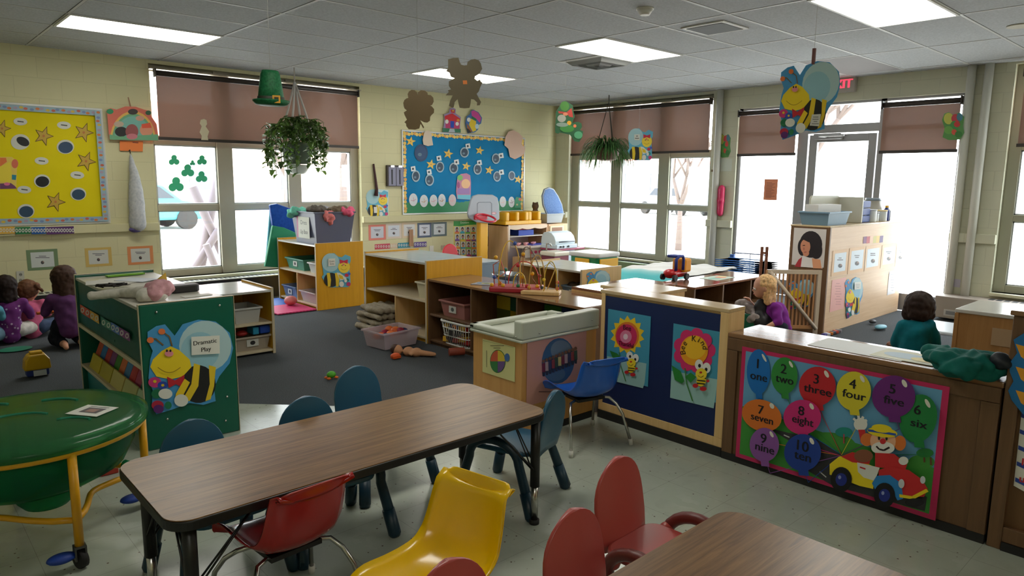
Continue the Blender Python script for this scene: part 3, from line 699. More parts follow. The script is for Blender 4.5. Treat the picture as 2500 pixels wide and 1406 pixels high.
shelf2 = shelf_x('yellow toy shelf with an almost empty white top, blankets in its lower bay', -5.28, -4.63, -3.53, -2.47, 0.735, M['lam'], M['yellowwood'], M['yellowwood'], (0.055, 0.39), [(-3.0, 0.055, 0.37)], ends=(0.015, 0.015), group=gy)
shelf3 = shelf_x('low white-topped birch shelf behind the bead mazes with a blue bin inside', -4.06, -3.48, -4.29, -3.44, 0.64, M['lam'], M['palewood'], M['palewood'], (0.05, 0.33), [(-3.95, 0.05, 0.62)], ends=(0.012, 0.012), group=gy)
brown = shelf_x('long brown plywood shelf with bead mazes on top, white laundry basket inside', -5.28, -4.79, -5.42, -3.54, 0.595, M['browntop'], M['brownwood'], M['brownwood'], (0.05, 0.285), [(-4.14, 0.05, 0.575), (-4.70, 0.05, 0.575)], edge=M['brownwood'], name='storage_shelf')
# brown open shelf behind the blue partition, open to -y
t = thing('storage_shelf', 'brown open shelf unit behind the blue partition with a toy truck on its corner', 'shelf', (-3.12, -5.17, 0))
x0, x1, y0, y1, h = -3.86, -2.62, -5.37, -4.98, 0.6
build('top_board', B((x0, y0, h-.02), (x1, y1, h)), M['browntopx'], t, bevel=0.003); build('back_panel', B((x0, y1-.012, 0), (x1, y1, h-.02)), M['brownwood'], t)
for x in (x0, x0+0.45, x0+0.93, x1-.02): build('divider', B((x, y0+.004, 0), (x+.02, y1-.012, h-.02)), M['brownwood'], t)
for z in (0.05, 0.36): build('shelf_board', B((x0+.02, y0+.01, z-.02), (x1-.02, y1-.012, z)), M['brownwood'], t)
# cream low unit with a hand hole, between brown shelf and blue partition
t = thing('block_cabinet', 'cream low cabinet with a worn brown top and hand hole behind the blue partition', 'cabinet', (-4.4, -5.1, 0))
build('top_board', B((-4.78, -5.24, 0.61), (-3.95, -4.82, 0.63)), M['browntopx'], t, bevel=0.003)
build('side_panel', B((-4.78, -5.24, 0.0), (-4.76, -4.82, 0.61)), M['palewood'], t); build('side_panel', B((-3.97, -5.24, 0), (-3.95, -4.82, 0.61)), M['palewood'], t)
build('back_panel', B((-4.76, -4.84, 0.0), (-3.97, -4.82, 0.61)), M['palewood'], t); build('hand_hole', MB().tube([(-4.783, -5.2, 0.585), (-4.775, -5.2, 0.585)], 0.025, 16), M['brownwood'], t)
# blue partition (cabinet back covered in blue)
t = thing('partition_panel', 'wood framed blue partition with two bee posters', 'partition', (-5.5, -6.27, 0))
build('blue_face', B((-5.615, -6.66, 0.10), (-5.605, -5.87, 0.775)), M['bluepl'], t)
mb = MB(); mb.box((-5.605, -6.71, 0.05), (-5.46, -5.84, 0.79)); build('core', mb, M['palewood'], t)
mb = MB(); mb.box((-5.62, -6.71, 0.79), (-5.455, -5.83, 0.81)).box((-5.454, -6.14, 0.79), (-5.15, -5.70, 0.81)).box((-5.47, -5.829, 0.79), (-5.455, -5.70, 0.81)); build('top_board', mb, M['palewoodx'], t, bevel=0.003)
mb = MB(); mb.box((-5.62, -5.87, 0.05), (-5.605, -5.84, 0.79)).box((-5.62, -6.71, 0.05), (-5.605, -5.87, 0.10)).box((-5.62, -6.71, 0.1), (-5.605, -6.66, 0.79)); build('frame', mb, M['palewood'], t, bevel=0.002)
build('return_box', B((-5.455, -6.13, 0.03), (-5.16, -5.71, 0.79)), M['palewood'], t)
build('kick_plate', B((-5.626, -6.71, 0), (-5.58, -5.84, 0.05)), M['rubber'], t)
# brown partition with the number poster
t = thing('partition_panel', 'brown wooden partition carrying the numbered balloon poster', 'partition', (-5.5, -7.32, 0))
build('front_panel', B((-5.62, -7.93, 0.04), (-5.60, -6.715, 0.665)), M['brownwood'], t)
build('core', B((-5.60, -7.93, 0.03), (-5.31, -6.715, 0.665)), M['brownwood'], t)
build('top_board', B((-5.625, -7.935, 0.665), (-5.30, -6.712, 0.69)), M['browntop'], t, bevel=0.005)
for a_, b_ in (((-5.63, -6.775, 0.04), (-5.6205, -6.715, 0.60)), ((-5.63, -7.93, 0.04), (-5.6205, -7.865, 0.60)), ((-5.63, -7.93, 0.602), (-5.6205, -6.715, 0.664))): build('face_frame', B(a_, b_), M['brownwood'], t, bevel=0.002)
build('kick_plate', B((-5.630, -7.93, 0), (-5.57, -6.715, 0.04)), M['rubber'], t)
# pegboard cabinet at the right edge
t = thing('pegboard_cabinet', 'tall brown cabinet with a pegboard face at the right edge of the picture', 'cabinet', (-5.4, -8.5, 0))
q = NT('brown_pegboard', (112, 78, 46), 0.5); v = q.coord('YZX', (38, 38, 38))
vo = q.n('ShaderNodeTexVoronoi', Scale=1.0, Randomness=0.0); q.l(v, vo.inputs['Vector']); q.l(q.ramp(vo.outputs['Distance'], [(0.13, (38, 24, 14)), (0.18, (112, 78, 46))]), q.b.inputs['Base Color'])
build('pegboard', B((-5.605, -9.1, 0.05), (-5.6, -7.98, 0.94)), q.m, t)
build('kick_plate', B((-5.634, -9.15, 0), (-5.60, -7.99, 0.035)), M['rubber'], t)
mb = MB(); mb.box((-5.63, -7.99, 0.0), (-5.24, -7.94, 0.965)).box((-5.63, -9.15, 0.9), (-5.605, -7.99, 0.965)).box((-5.63, -9.15, 0.036), (-5.605, -7.99, 0.1)).box((-5.63, -9.15, 0.1), (-5.605, -9.1, 0.9)); build('frame', mb, M['brownwood'], t, bevel=0.004)
build('top_board', B((-5.64, -9.16, 0.965), (-5.23, -7.93, 0.985)), M['browntop'], t, bevel=0.004); build('back', B((-5.25, -9.15, 0), (-5.24, -7.99, 0.96)), M['brownwood'], t)
mb = MB(); [mb.box((-5.56+i*0.004, -8.25, 0.985+i*0.012), (-5.34, -8.02, 0.995+i*0.012)) for i in range(4)]
tag(build('binder_stack', mb, (40, 42, 52)), 'dark stack of folders on top of the pegboard cabinet', 'folders')
# sink / water play unit
t = thing('changing_counter', 'small birch play sink cabinet with a thick white plastic top beside the blue partition', 'cabinet', (-5.95, -5.6, 0))
build('cabinet_body', B((-6.265, -5.815, 0.04), (-5.63, -5.385, 0.575)), wood('orange_birch', (206, 150, 84), (218, 164, 98), 'Z', 0.42), t, bevel=0.003)
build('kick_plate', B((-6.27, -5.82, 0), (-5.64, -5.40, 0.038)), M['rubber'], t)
mb = MB(); xa, xb, ya, yb = -6.285, -5.625, -5.835, -5.37
for a_, b_ in (((xa, ya, .565), (xb, yb, .585)), ((xa, ya, .585), (xb, ya+.07, .69)), ((xa, ya+.07, .585), (xa+.055, yb, .615)), ((xa, yb-.05, .585), (xb, yb, .615)), ((xb-.05, ya+.07, .585), (xb, yb-.05, .625))): mb.box(a_, b_)
tp = build('basin_top', mb, mat((196, 200, 186), 0.35), t, bevel=0.012, segs=3)
build('faucet_base', B((-5.95, -5.79, .69), (-5.90, -5.775, .693)), mat((110, 112, 104), 0.4), tp)
for x_ in (-6.25, -6.28): pass
mb = MB()
for p in ((-6.15, -5.838, .61), (-5.7, -5.838, .63), (-6.288, -5.79, .60), (-6.288, -5.43, .60)): mb.ball(p, 0.005, 8, 5)
build('screw', mb, M['chrome'], tp)
# green book display
t = thing('book_display', 'green book display unit with Dramatic Play bee sign on its end panel', 'bookcase', (-7.66, -3.9, 0))
x0, x1 = -7.905, -7.41
for y in (-4.63, -3.13): build('end_panel', B((x0, y, 0), (x1, y+.018, 0.80)), M['greenpl'], t, bevel=0.008)
for y in (-4.63, -3.13): build('edge_band', MB().box((x0-.0025, y-.001, 0), (x0, y+.019, .8025)).box((x0, y-.001, .80), (x1, y+.019, .8025)).box((x1, y-.001, 0), (x1+.0025, y+.019, .8025)), M['edge'], t)
build('top_board', B((x0+.004, -4.612, .765), (x1-.004, -3.13, .783)), M['lamw'], t, bevel=0.003)
build('header_panel', B((x0+.01, -4.612, .47), (x0+.022, -3.13, .765)), M['greenpl'], t)
build('ledge', B((x0-.002, -4.612, .445), (x0+.16, -3.13, .47)), M['edge'], t, bevel=0.003)
build('ledge', B((x0-.002, -4.612, .165), (x0+.16, -3.13, .185)), M['edge'], t, bevel=0.003)
build('back_panel', B((x0+.16, -4.612, .02), (x0+.172, -3.13, .765)), M['greenpl'], t)
build('lower_panel', B((x0+.03, -4.612, 0.0), (x0+.042, -3.13, .165)), mat((30, 130, 130), 0.35), t)
build('far_side', B((x1-.015, -4.612, .02), (x1, -3.13, .765)), M['greenpl'], t)
mb = MB()
for p in ((-7.82, .755), (-7.49, .755), (-7.80, .06), (-7.49, .08), (-7.8, .16), (-7.475, .22)): mb.ball((p[0], -4.632, p[1]), 0.007, 10, 6)
build('screw', mb, M['chrome'], t)
# toy shelf right behind the book display, open to -y
t = thing('toy_shelf', 'low yellow toy shelf with a white top behind the green book display', 'shelf', (-6.9, -2.65, 0), group=gy)
x0, x1, y0, y1, h = -7.38, -6.455, -2.98, -2.35, 0.545
build('end_panel', B((x1-.02, y0, 0), (x1, y1, h+.014)), M['yellowwood'], t, bevel=0.005); build('end_panel', B((x0, y0, 0), (x0+.02, y1, h+.014)), M['yellowwood'], t, bevel=0.005)
build('top_board', B((x0+.02, y0, h-.02), (x1-.02, y1, h)), M['lam'], t, bevel=0.003); build('back_panel', B((x0+.02, y1-.012, .02), (x1-.02, y1, h-.02)), M['yellowwood'], t)
for z in (.04, .275): build('shelf_board', B((x0+.02, y0+.005, z-.02), (x1-.02, y1-.012, z)), M['edge'], t, bevel=0.003)
build('edge_band', MB().box((x1-.021, y0-.002, 0), (x1+.001, y0, h+.014)).box((x1-.021, y0, h+.014), (x1+.001, y1, h+.016)), M['edge'], t)
# tall shelf with the portrait
t = thing('tall_storage_unit', 'tall plywood storage unit by the exit door with a portrait poster on its brown end', 'cabinet', (-1.1, -5.49, 0))
build('side_panel', B((-2.06, -5.69, 0), (-0.05, -5.67, 1.05)), wood('light_plywood', (214, 178, 140), (226, 194, 158), 'X', 0.45), t, bevel=0.003)
build('end_panel', B((-2.075, -5.69, 0), (-2.055, -5.30, 1.055)), M['brownwood'], t, bevel=0.003)
build('side_panel', B((-2.055, -5.31, 0), (-0.05, -5.30, 1.05)), M['brownwood'], t)
build('top_board', B((-2.08, -5.695, 1.05), (-0.05, -5.295, 1.065)), M['palewoodx'], t, bevel=0.003)
build('edge_strip', B((-2.08, -5.697, 0), (-2.055, -5.68, 1.055)), M['brownwood'], t)
# right low cabinet
t = thing('low_cabinet', 'tan low cabinet with a white top in front of the right wall heater', 'cabinet', (-3.95, -7.7, 0))
x0, x1, y0, y1, h = -4.2, -3.72, -8.25, -7.365, 0.745
build('top_board', B((x0, y0, h-.022), (x1, y1, h)), M['lam'], t, bevel=0.004)
w1 = wood('tan_plywood', (160, 116, 68), (176, 132, 82), 'Z', 0.45)
build('front_panel', B((x0+.01, y0+.02, .02), (x0+.022, y1-.02, h-.022)), w1, t)
build('end_panel', B((x0, y1-.02, 0), (x1, y1, h-.022)), w1, t, bevel=0.003); build('end_panel', B((x0, y0, 0), (x1, y0+.02, h-.022)), w1, t, bevel=0.003)
build('back_panel', B((x1-.012, y0+.02, .02), (x1, y1-.02, h-.022)), w1, t)
build('label_holder', B((x0+.004, -7.75, .56), (x0+.01, -7.56, .66)), mat((176, 150, 120), 0.3), t)
# ---- heaters
q = mat((196, 198, 186), 0.4); dk = mat((26, 28, 30), 0.6)
t = thing('baseboard_heater', 'long baseboard heater with a slotted top under the left wall window', 'heater', (-6.2, -0.12, 0.0))
build('cover', B((-9.6, -0.20, 0.20), (-3.86, -0.19, 0.262)), dk, t); build('back', B((-9.6, -.02, 0), (-3.86, 0, .27)), dk, t)
build('top_grille', B((-9.6, -0.205, 0.262), (-3.86, 0, 0.272)), q, t); build('base', B((-9.6, -0.19, 0.0), (-3.86, -0.02, 0.2)), dk, t)
mb = MB(); x = -9.55
while x < -3.95: mb.box((x, -0.165, 0.272), (x+0.035, -0.07, 0.2735)); x += 0.055
build('slot', mb, dk, t)
t = thing('baseboard_heater', 'cream heater cabinet under the corner window on the right wall', 'heater', (-0.11, -1.7, 0))
build('cover', B((-0.2, -3.04, 0.02), (-0.004, -0.25, 0.225)), mat((120, 140, 96), 0.5), t, bevel=0.006)
mb = MB(); y = -2.95
while y < -0.4: mb.box((-0.17, y, 0.225), (-0.06, y+0.04, 0.2265)); y += 0.06
build('slot', mb, dk, t)
t = thing('unit_heater', 'beige heater box with a grille standing between the door and the right edge window', 'heater', (-0.15, -7.3, 0))
build('cover', B((-0.3, -9.0, 0.03), (-0.004, -6.14, 0.27)), mat((160, 150, 140), 0.5), t, bevel=0.01)
g_ = build('grille', B((-0.305, -6.42, 0.06), (-0.3, -6.24, 0.13)), mat((186, 184, 180), 0.4), t)
build('grille_slat', MB().box((-0.307, -6.40, .075), (-0.305, -6.26, .115)), mat((120, 120, 122), 0.5), g_)
mb = MB(); y = -8.9
while y < -6.6: mb.box((-0.2, y, 0.27), (-0.08, y+0.05, 0.2715)); y += 0.07
build('slot', mb, dk, t)
# ---- ceiling fixtures
DF = mat((255, 252, 240), 0.5, name='fluorescent_diffuser', emit=LAMP); TF = mat((214, 214, 210), 0.5)
def fixture(label, x0, x1, y0, y1):
    t = thing('ceiling_light', label, 'ceiling light', ((x0+x1)/2, (y0+y1)/2, CEIL-0.02), group='recessed fluorescent ceiling lights')
    mb = MB()
    for a_, b_ in (((x0, y0), (x1, y0+.02)), ((x0, y1-.02), (x1, y1)), ((x0, y0+.02), (x0+.02, y1-.02)), ((x1-.02, y0+.02), (x1, y1-.02))): mb.box((a_[0], a_[1], CEIL-.012), (b_[0], b_[1], CEIL-.001))
    build('trim_frame', mb, TF, t); build('diffuser', B((x0+.02, y0+.02, CEIL-.008), (x1-.02, y1-.02, CEIL-.002)), DF, t)
def gxy(i, m): return -3.918+1.2192*i, -3.748-0.6096*m
a_ = gxy(-3, -3); b_ = gxy(-2, -4); fixture('lit ceiling light over the green book display, leftmost of the four', a_[0], b_[0], a_[1], b_[1])
a_ = gxy(0, 1); b_ = gxy(1, 0); fixture('lit ceiling light beside the square air diffuser near the middle of the ceiling', a_[0], b_[0], a_[1], b_[1])
a_ = gxy(0, 5); b_ = gxy(1, 4); fixture('large lit ceiling light cut by the top right edge of the picture', a_[0], b_[0], a_[1], b_[1])
p = onz(1160, 182, CEIL); i = math.floor((p.x+3.918)/1.2192); m_ = math.floor((-3.748-p.y)/0.6096); a_ = gxy(i, m_+1); b_ = gxy(i+1, m_)
fixture('small lit ceiling light behind the hanging leprechaun silhouette', a_[0], b_[0], a_[1], b_[1])
p = onz(1745, 67, CEIL); t = thing('return_vent', 'square grey return air vent in the ceiling', 'vent', (p.x, p.y, CEIL))
build('frame', B((p.x-.2, p.y-.2, CEIL-.012), (p.x+.2, p.y+.2, CEIL-.001)), TF, t, bevel=0.004); build('grille', B((p.x-.165, p.y-.165, CEIL-.015), (p.x+.165, p.y+.165, CEIL-.012)), mat((92, 94, 96), 0.7), t)
p = onz(1462, 150, CEIL); t = thing('air_diffuser', 'square louvred air diffuser in the ceiling beside the middle light', 'vent', (p.x, p.y, CEIL))
build('frame', B((p.x-.3, p.y-.3, CEIL-.008), (p.x+.3, p.y+.3, CEIL-.001)), TF, t)
for i in range(4):
    s = .25-.06*i; mb = MB()
    for sx, sy in ((1, 0), (-1, 0), (0, 1), (0, -1)):
        o = V((p.x, p.y, 0)); A_ = [(s, -s, -.010), (s, s, -.010), (s-.045, s-.045, -.045-.004*i), (s-.045, -s+.045, -.045-.004*i)]
        R_ = Matrix.Rotation(math.atan2(sy, sx), 3, 'Z'); P_ = [R_ @ V(q_) for q_ in A_]
        mb.add([(p.x+v_.x, p.y+v_.y, CEIL+v_.z) for v_ in P_], [(0, 1, 2, 3), (3, 2, 1, 0)])
    build('louvre', mb, mat((150, 152, 150) if i % 2 else (190, 192, 190), 0.5), t)
p = onz(1575, 20, CEIL); t = thing('smoke_detector', 'round white smoke detector on the ceiling', 'smoke detector', (p.x, p.y, CEIL))
build('base', MB().cyl((p.x, p.y), .065, CEIL-.012, CEIL, 24), M['white'], t); build('housing', MB().cyl((p.x, p.y), .035, CEIL-.05, CEIL-.012, 24, .058), M['white'], t)
p = onz(2490, 62, CEIL); tag(build('ceiling_speaker', MB().cyl((p.x, p.y), .09, CEIL-.01, CEIL, 24), (190, 186, 170)), 'small round cream disc on the ceiling at the right edge', 'ceiling disc')
# ================================================================ ARTWORK DRAWN ON REAL PLANES
class PArt(Art):
    """artwork on a wall or panel; points are read off the photo and intersected with that plane"""
    def __init__(s, ax, val, off=0.001, step=0.0004):
        super().__init__(step); s.ax = ax; s.val = val-off; s.crop(0, 0, 1)
    def crop(s, ox, oy, k): s.ox, s.oy, s.k = ox, oy, k; return s
    def q(s, u, v):
        px, py = s.ox+u/s.k, s.oy+v/s.k
        p = onx(px, py, s.val) if s.ax == 'x' else ony(px, py, s.val)
        return (-p.y, p.z) if s.ax == 'x' else (p.x, p.z)
    def pp(s, pts, c): return s.poly([s.q(*p) for p in pts], c)
    def pc(s, pts, c, th=0.002): return s.card([s.q(*p) for p in pts], c, th)
    def box(s, u0, v0, u1, v1, c, th=None):
        """axis-true rectangle through two opposite corners"""
        a, b = s.q(u0, v0), s.q(u1, v1); P = [(a[0], b[1]), (b[0], b[1]), (b[0], a[1]), (a[0], a[1])]
        return s.card(P, c, th) if th else s.poly(P, c)
    def pe(s, cx, cy, rx, ry, c, rot=0.0, n=22, th=None):
        P = [s.q(x, y) for x, y in ell(cx, cy, rx, ry, n, rot)]
        return s.card(P, c, th) if th else s.poly(P, c)
    def pl(s, pts, w_, c):
        a = s.q(pts[0][0], pts[0][1]); b = s.q(pts[0][0], pts[0][1]+10); k = abs(a[1]-b[1])/10
        return s.line([s.q(*p) for p in pts], w_*k, c)
    def pt(s, t, cx, cy, h, c, rot=0.0, sx=1.0, bold=0.0):
        a = s.q(cx, cy-h/2); b = s.q(cx, cy+h/2); m = s.q(cx, cy); return s.text(t, m[0], m[1], abs(a[1]-b[1]), c, rot, sx, bold)
    def lines(s, u0, v0, u1, v1, n, c, w_=2.0, fill=0.9):
        for i in range(n):
            v = v0+(v1-v0)*(i+0.5)/n; f_ = fill*(0.75+0.25*math.sin(i*3.7+u0)); m = (u0+u1)/2; h_ = (u1-u0)/2*f_
            s.pl([(m-h_, v), (m+h_, v)], w_, c)
        return s
    def make(s, name, label=None, cat=None, group=None, parent=None):
        if s.ax == 'x': o, u, n = V((s.val, 0, 0)), UB, NB
        else: o, u, n = V((0, s.val, 0)), UA, NA
        ob = build(name, s.mesh(o, u, n), s.mats, parent)
        if label: tag(ob, label, cat or name.replace('_', ' '), group)
        return ob
K0, W0 = (24, 24, 26), (224, 224, 216)
YB, BB = (228, 196, 36), (96, 168, 208)
def bee_boy(a, X, Y, W, H, sign=None):
    """striped bee facing left with a big pale wing; X,Y,W,H: its box in crop pixels"""
    f = lambda x, y: (X+W*x, Y+H*y); E = lambda x, y, rx, ry, c, rot=0.0: a.pe(X+W*x, Y+H*y, W*rx, H*ry, c, rot)
    a.pc([f(*p) for p in ((.02, .13), (.12, .07), (.22, .05), (.33, .17), (.42, .05), (.6, .0), (.8, .02), (.96, .14), (1.0, .3), (.96, .46), (.84, .6), (.78, .72), (.8, .86), (.66, .9), (.5, .88), (.3, .95), (.12, 1.0), (.07, .9), (.08, .75), (.03, .62), (.05, .42), (.08, .33), (.02, .22))], (70, 150, 205), 0.003)
    E(.68, .28, .30, .27, (176, 206, 212)); E(.62, .33, .22, .2, (150, 196, 212))
    E(.60, .68, .20, .20, K0); a.pp([f(*p) for p in ((.55, .46), (.62, .48), (.6, .7), (.5, .86), (.42, .84), (.52, .68))], YB); a.pp([f(*p) for p in ((.72, .48), (.8, .5), (.78, .7), (.74, .84), (.68, .86), (.73, .68))], YB)
    a.pp([f(*p) for p in ((.28, .28), (.38, .32), (.5, .42), (.52, .5), (.42, .6), (.28, .63), (.12, .6), (.05, .5), (.08, .42), (.18, .33))], (238, 208, 30))
    a.pl([f(.2, .27), f(.11, .2), f(.04, .21)], W*.014, (120, 90, 40)); a.pl([f(.3, .28), f(.27, .18), f(.18, .12)], W*.014, (120, 90, 40))
    E(.05, .215, .04, .032, (226, 118, 60)); E(.18, .125, .04, .032, (226, 118, 60))
    a.pp([f(*p) for p in ((.24, .60), (.33, .64), (.44, .58), (.43, .72), (.34, .68), (.26, .72))], (190, 30, 46))
    E(.10, .66, .075, .055, (200, 50, 120)); E(.19, .69, .06, .04, (40, 70, 170)); E(.10, .65, .02, .016, YB); E(.19, .69, .018, .014, YB)
    E(.12, .78, .06, .05, (20, 110, 70)); a.pp([f(*p) for p in ((.44, .62), (.5, .66), (.42, .8), (.33, .84), (.34, .78))], (236, 200, 30))
    E(.22, .78, .08, .055, W0); E(.40, .85, .08, .065, W0); E(.13, .90, .07, .05, (176, 30, 60)); E(.14, .94, .06, .045, (90, 30, 110)); E(.25, .9, .04, .04, (24, 120, 80))
    E(.26, .355, .05, .032, (226, 140, 150)); E(.235, .325, .012, .014, K0); E(.275, .325, .012, .014, K0)
    a.pl([f(.13+.02*i, .5+.055*math.sin(PI*i/13)) for i in range(14)], W*.008, (150, 120, 20))
    if sign:
        a.pp([f(*p) for p in ((.51, .19), (.84, .18), (.84, .36), (.51, .38))], W0)
        n = len(sign)
        for i, s_ in enumerate(sign): a.pt(s_, X+W*.675, Y+H*(.235+.085*i), H*.045, (40, 40, 40))
def bee_girl(a, X, Y, W, H, sign=True, lines=None):
    """striped bee facing right, pale round wing at the upper left"""
    f = lambda x, y: (X+W*x, Y+H*y); E = lambda x, y, rx, ry, c, rot=0.0: a.pe(X+W*x, Y+H*y, W*rx, H*ry, c, rot)
    a.pc([f(*p) for p in ((.0, .3), (.06, .12), (.22, .01), (.42, .0), (.56, .1), (.68, .12), (.8, .04), (.98, .1), (.98, .24), (.92, .36), (.94, .5), (.96, .62), (.98, .9), (.9, .99), (.6, .99), (.3, 1.0), (.12, .9), (.06, .78), (.0, .7), (.06, .62), (.04, .48))], (96, 176, 206), 0.003)
    E(.30, .27, .30, .27, (166, 206, 214)); E(.32, .78, .25, .21, K0)
    for x0_ in (.16, .44): a.pp([f(x0_, .58), f(x0_+.11, .57), f(x0_+.15, .78), f(x0_+.13, .97), f(x0_+.04, .98), f(x0_+.03, .78)], YB)
    a.pp([f(.50, .56), f(.62, .58), f(.86, .74), f(.62, .8)], W0); a.pp([f(.56, .62), f(.7, .66), f(.74, .76), f(.6, .74)], YB)
    E(.75, .40, .20, .18, (238, 210, 60)); a.pp([f(.60, .18), f(.74, .22), f(.88, .18), f(.87, .31), (X+W*.74, Y+H*.27), f(.61, .31)], (206, 40, 70))
    E(.73, .33, .04, .03, (220, 120, 110)); E(.68, .36, .015, .015, K0); E(.80, .36, .015, .015, K0)
    a.pl([f(.64+.02*i, .45+.04*math.sin(PI*i/10)) for i in range(11)], W*.01, (150, 110, 30))
    E(.84, .64, .07, .05, (200, 40, 70)); E(.92, .6, .05, .04, (60, 90, 190)); E(.86, .78, .06, .05, (30, 130, 120)); E(.9, .9, .07, .06, (190, 50, 110)); E(.66, .9, .08, .08, W0); E(.8, .8, .05, .05, W0)
    if sign:
        a.pp([f(.2, .16), f(.44, .15), f(.45, .37), f(.21, .38)], W0); a.pt((lines or ['Quiet', 'Area'])[0], X+W*.325, Y+H*.235, H*.05, K0); a.pt((lines or ['Quiet', 'Area'])[1], X+W*.33, Y+H*.31, H*.05, K0)
# ---- Dramatic Play bee on the green end panel
a = PArt('y', -4.632).crop(0, 620, 2.8125); bee_boy(a, 1000, 450, 600, 650)
a.pp([(1308, 566), (1502, 556), (1503, 680), (1310, 692)], W0); a.pt('Dramatic', 1402, 602, 30, (44, 44, 44), bold=0.0006); a.pt('Play', 1408, 652, 30, (44, 44, 44), bold=0.0006)
a.make('bee_sign', 'bee cutout reading Dramatic Play on the green end panel', 'sign')
# bee on the dress up shelf's end
a = PArt('y', -1.4425).crop(560, 480, 3.348); bee_girl(a, 755, 462, 240, 280, lines=['Quiet', 'Area']); a.make('bee_sign', 'girl bee cutout on the yellow shelf end under the dress up box', 'sign')
# bee on shelf 3 end
a = PArt('y', -4.292).crop(1140, 560, 5.857); bee_boy(a, 1705, 585, 340, 400); a.make('bee_sign', 'bee cutout with a blank blue wing on the low shelf end, half hidden', 'sign')
# bee on the plywood side near door, and one behind the gate
a = PArt('y', -5.692).crop(1900, 440, 2.812); bee_boy(a, 455, 665, 125, 285, None); a.pp([(515, 700), (560, 695), (558, 745), (514, 750)], W0); a.lines(518, 708, 556, 740, 3, (90, 90, 100), 2.0); a.make('bee_sign', 'bee cutout low on the plywood side of the tall storage unit', 'sign')
a = PArt('x', -2.078).crop(1900, 440, 2.812); bee_boy(a, 72, 680, 180, 210); a.make('bee_sign', 'bee cutout behind the wooden safety gate', 'sign')
# wall A bee poster beside the blue board and one under the hoop
a = PArt('y', 0.0).crop(860, 380, 5.02); a.pc([(318, 412), (442, 420), (442, 742), (318, 746)], (196, 220, 224), 0.001); a.d = 0.002; bee_girl(a, 168, 412, 275, 335, sign=False); a.pp([(258, 628), (300, 626), (302, 700), (262, 702)], W0); a.make('bee_sign', 'faded bee poster on the wall left of the blue bulletin board', 'sign')
a = PArt('y', 0.0).crop(860, 380, 5.02); a.pc([(1590, 800), (1782, 800), (1782, 1108), (1590, 1112)], (150, 196, 224), 0.001); a.d = 0.002; bee_girl(a, 1594, 830, 186, 282, sign=True, lines=['Home', 'Area']); a.make('bee_sign', 'bee poster on the wall just right of the basketball hoop post', 'sign')
# ---- the blue panel's two posters
def flower_bee(a, X, Y, k):
    """little bee with goggle eyes"""
    E = lambda x, y, rx, ry, c, rot=0.0: a.pe(X+k*x, Y+k*y, k*rx, k*ry, c, rot)
    E(-10, -40, 26, 34, (230, 230, 224)); E(38, -20, 26, 34, (230, 230, 224)); E(-6, -34, 9, 12, K0); E(36, -10, 9, 12, K0)
    E(6, 60, 30, 38, (232, 200, 30), 0.3)
    for i in (-12, 6, 24): a.pl([(X+k*(-20-i*.1), Y+k*(52+i)), (X+k*(34-i*.2), Y+k*(58+i))], k*7, K0)
    E(6, 18, 36, 36, (240, 212, 50)); E(4, 8, 9, 7, (190, 40, 40)); a.pl([(X+k*(-14+4*i), Y+k*(28+10*math.sin(PI*i/9))) for i in range(10)], k*3, K0)
    E(-30, 92, 18, 14, (196, 34, 44)); E(20, 112, 22, 14, (196, 34, 44)); E(50, 62, 10, 9, (196, 34, 44))
a = PArt('x', -5.617).crop(1120, 720, 2.8125)
a.box(1028, 95, 1300, 630, (66, 150, 180), 0.0015); a.pp([(1020, 420), (1290, 470), (1278, 600), (1266, 640), (1022, 580)], (150, 190, 190))
pc_ = (1160, 275)
a.pp([(pc_[0]+(118 if i % 2 else 92)*math.cos(PI*i/14)*1.0, pc_[1]+(134 if i % 2 else 104)*math.sin(PI*i/14)) for i in range(28)], (240, 200, 40))
a.pe(1158, 280, 82, 96, (222, 120, 40)); a.pe(1154, 284, 72, 84, (204, 44, 92)); a.pe(1150, 286, 40, 44, (224, 130, 160)); a.pe(1148, 286, 16, 20, (240, 210, 220))
a.pt('Bee', 1158, 226, 34, (70, 20, 40), bold=0.0006); a.pt('Thankful', 1152, 340, 30, (70, 20, 40), sx=0.9, bold=0.0006)
a.pp([(1040, 380), (1090, 400), (1130, 440), (1060, 430)], (40, 120, 50)); a.pl([(1105, 390), (1115, 480), (1150, 590)], 8, (60, 120, 60)); flower_bee(a, 1186, 450, 0.85)
a.make('poster', 'light blue bee poster with a spiky yellow and pink sun on the blue partition', 'poster')
a = PArt('x', -5.617).crop(1120, 720, 2.8125)
a.box(1476, 195, 1786, 745, (66, 150, 180), 0.0015); a.pp([(1462, 520), (1780, 580), (1752, 778), (1452, 705)], (156, 196, 194))
for i in range(9):
    an = 2*PI*i/9; a.pe(1620+102*math.cos(an), 380+108*math.sin(an), 44, 48, (212, 46, 108))
a.pe(1620, 380, 96, 104, (240, 160, 30)); a.pe(1625, 360, 78, 80, (244, 190, 40))
for i, ch in enumerate('Bee Kind'):
    an = math.radians(200-30*0-i*27); a.pt(ch, 1620+78*math.cos(math.radians(198-i*27)), 372-72*math.sin(math.radians(198-i*27))+0, 42, (60, 40, 20), rot=math.radians(198-i*27-90), bold=0.0006)
a.pl([(1560, 500), (1570, 600), (1612, 726)], 9, (60, 130, 60)); a.pp([(1468, 480), (1530, 520), (1556, 590), (1540, 606), (1490, 580)], (40, 130, 50)); a.pp([(1560, 560), (1600, 530), (1640, 560), (1600, 600)], (40, 130, 50)); flower_bee(a, 1668, 520, 1.08)
a.make('poster', 'light blue Bee Kind poster with a pink petalled flower and goggle-eyed bee', 'poster')
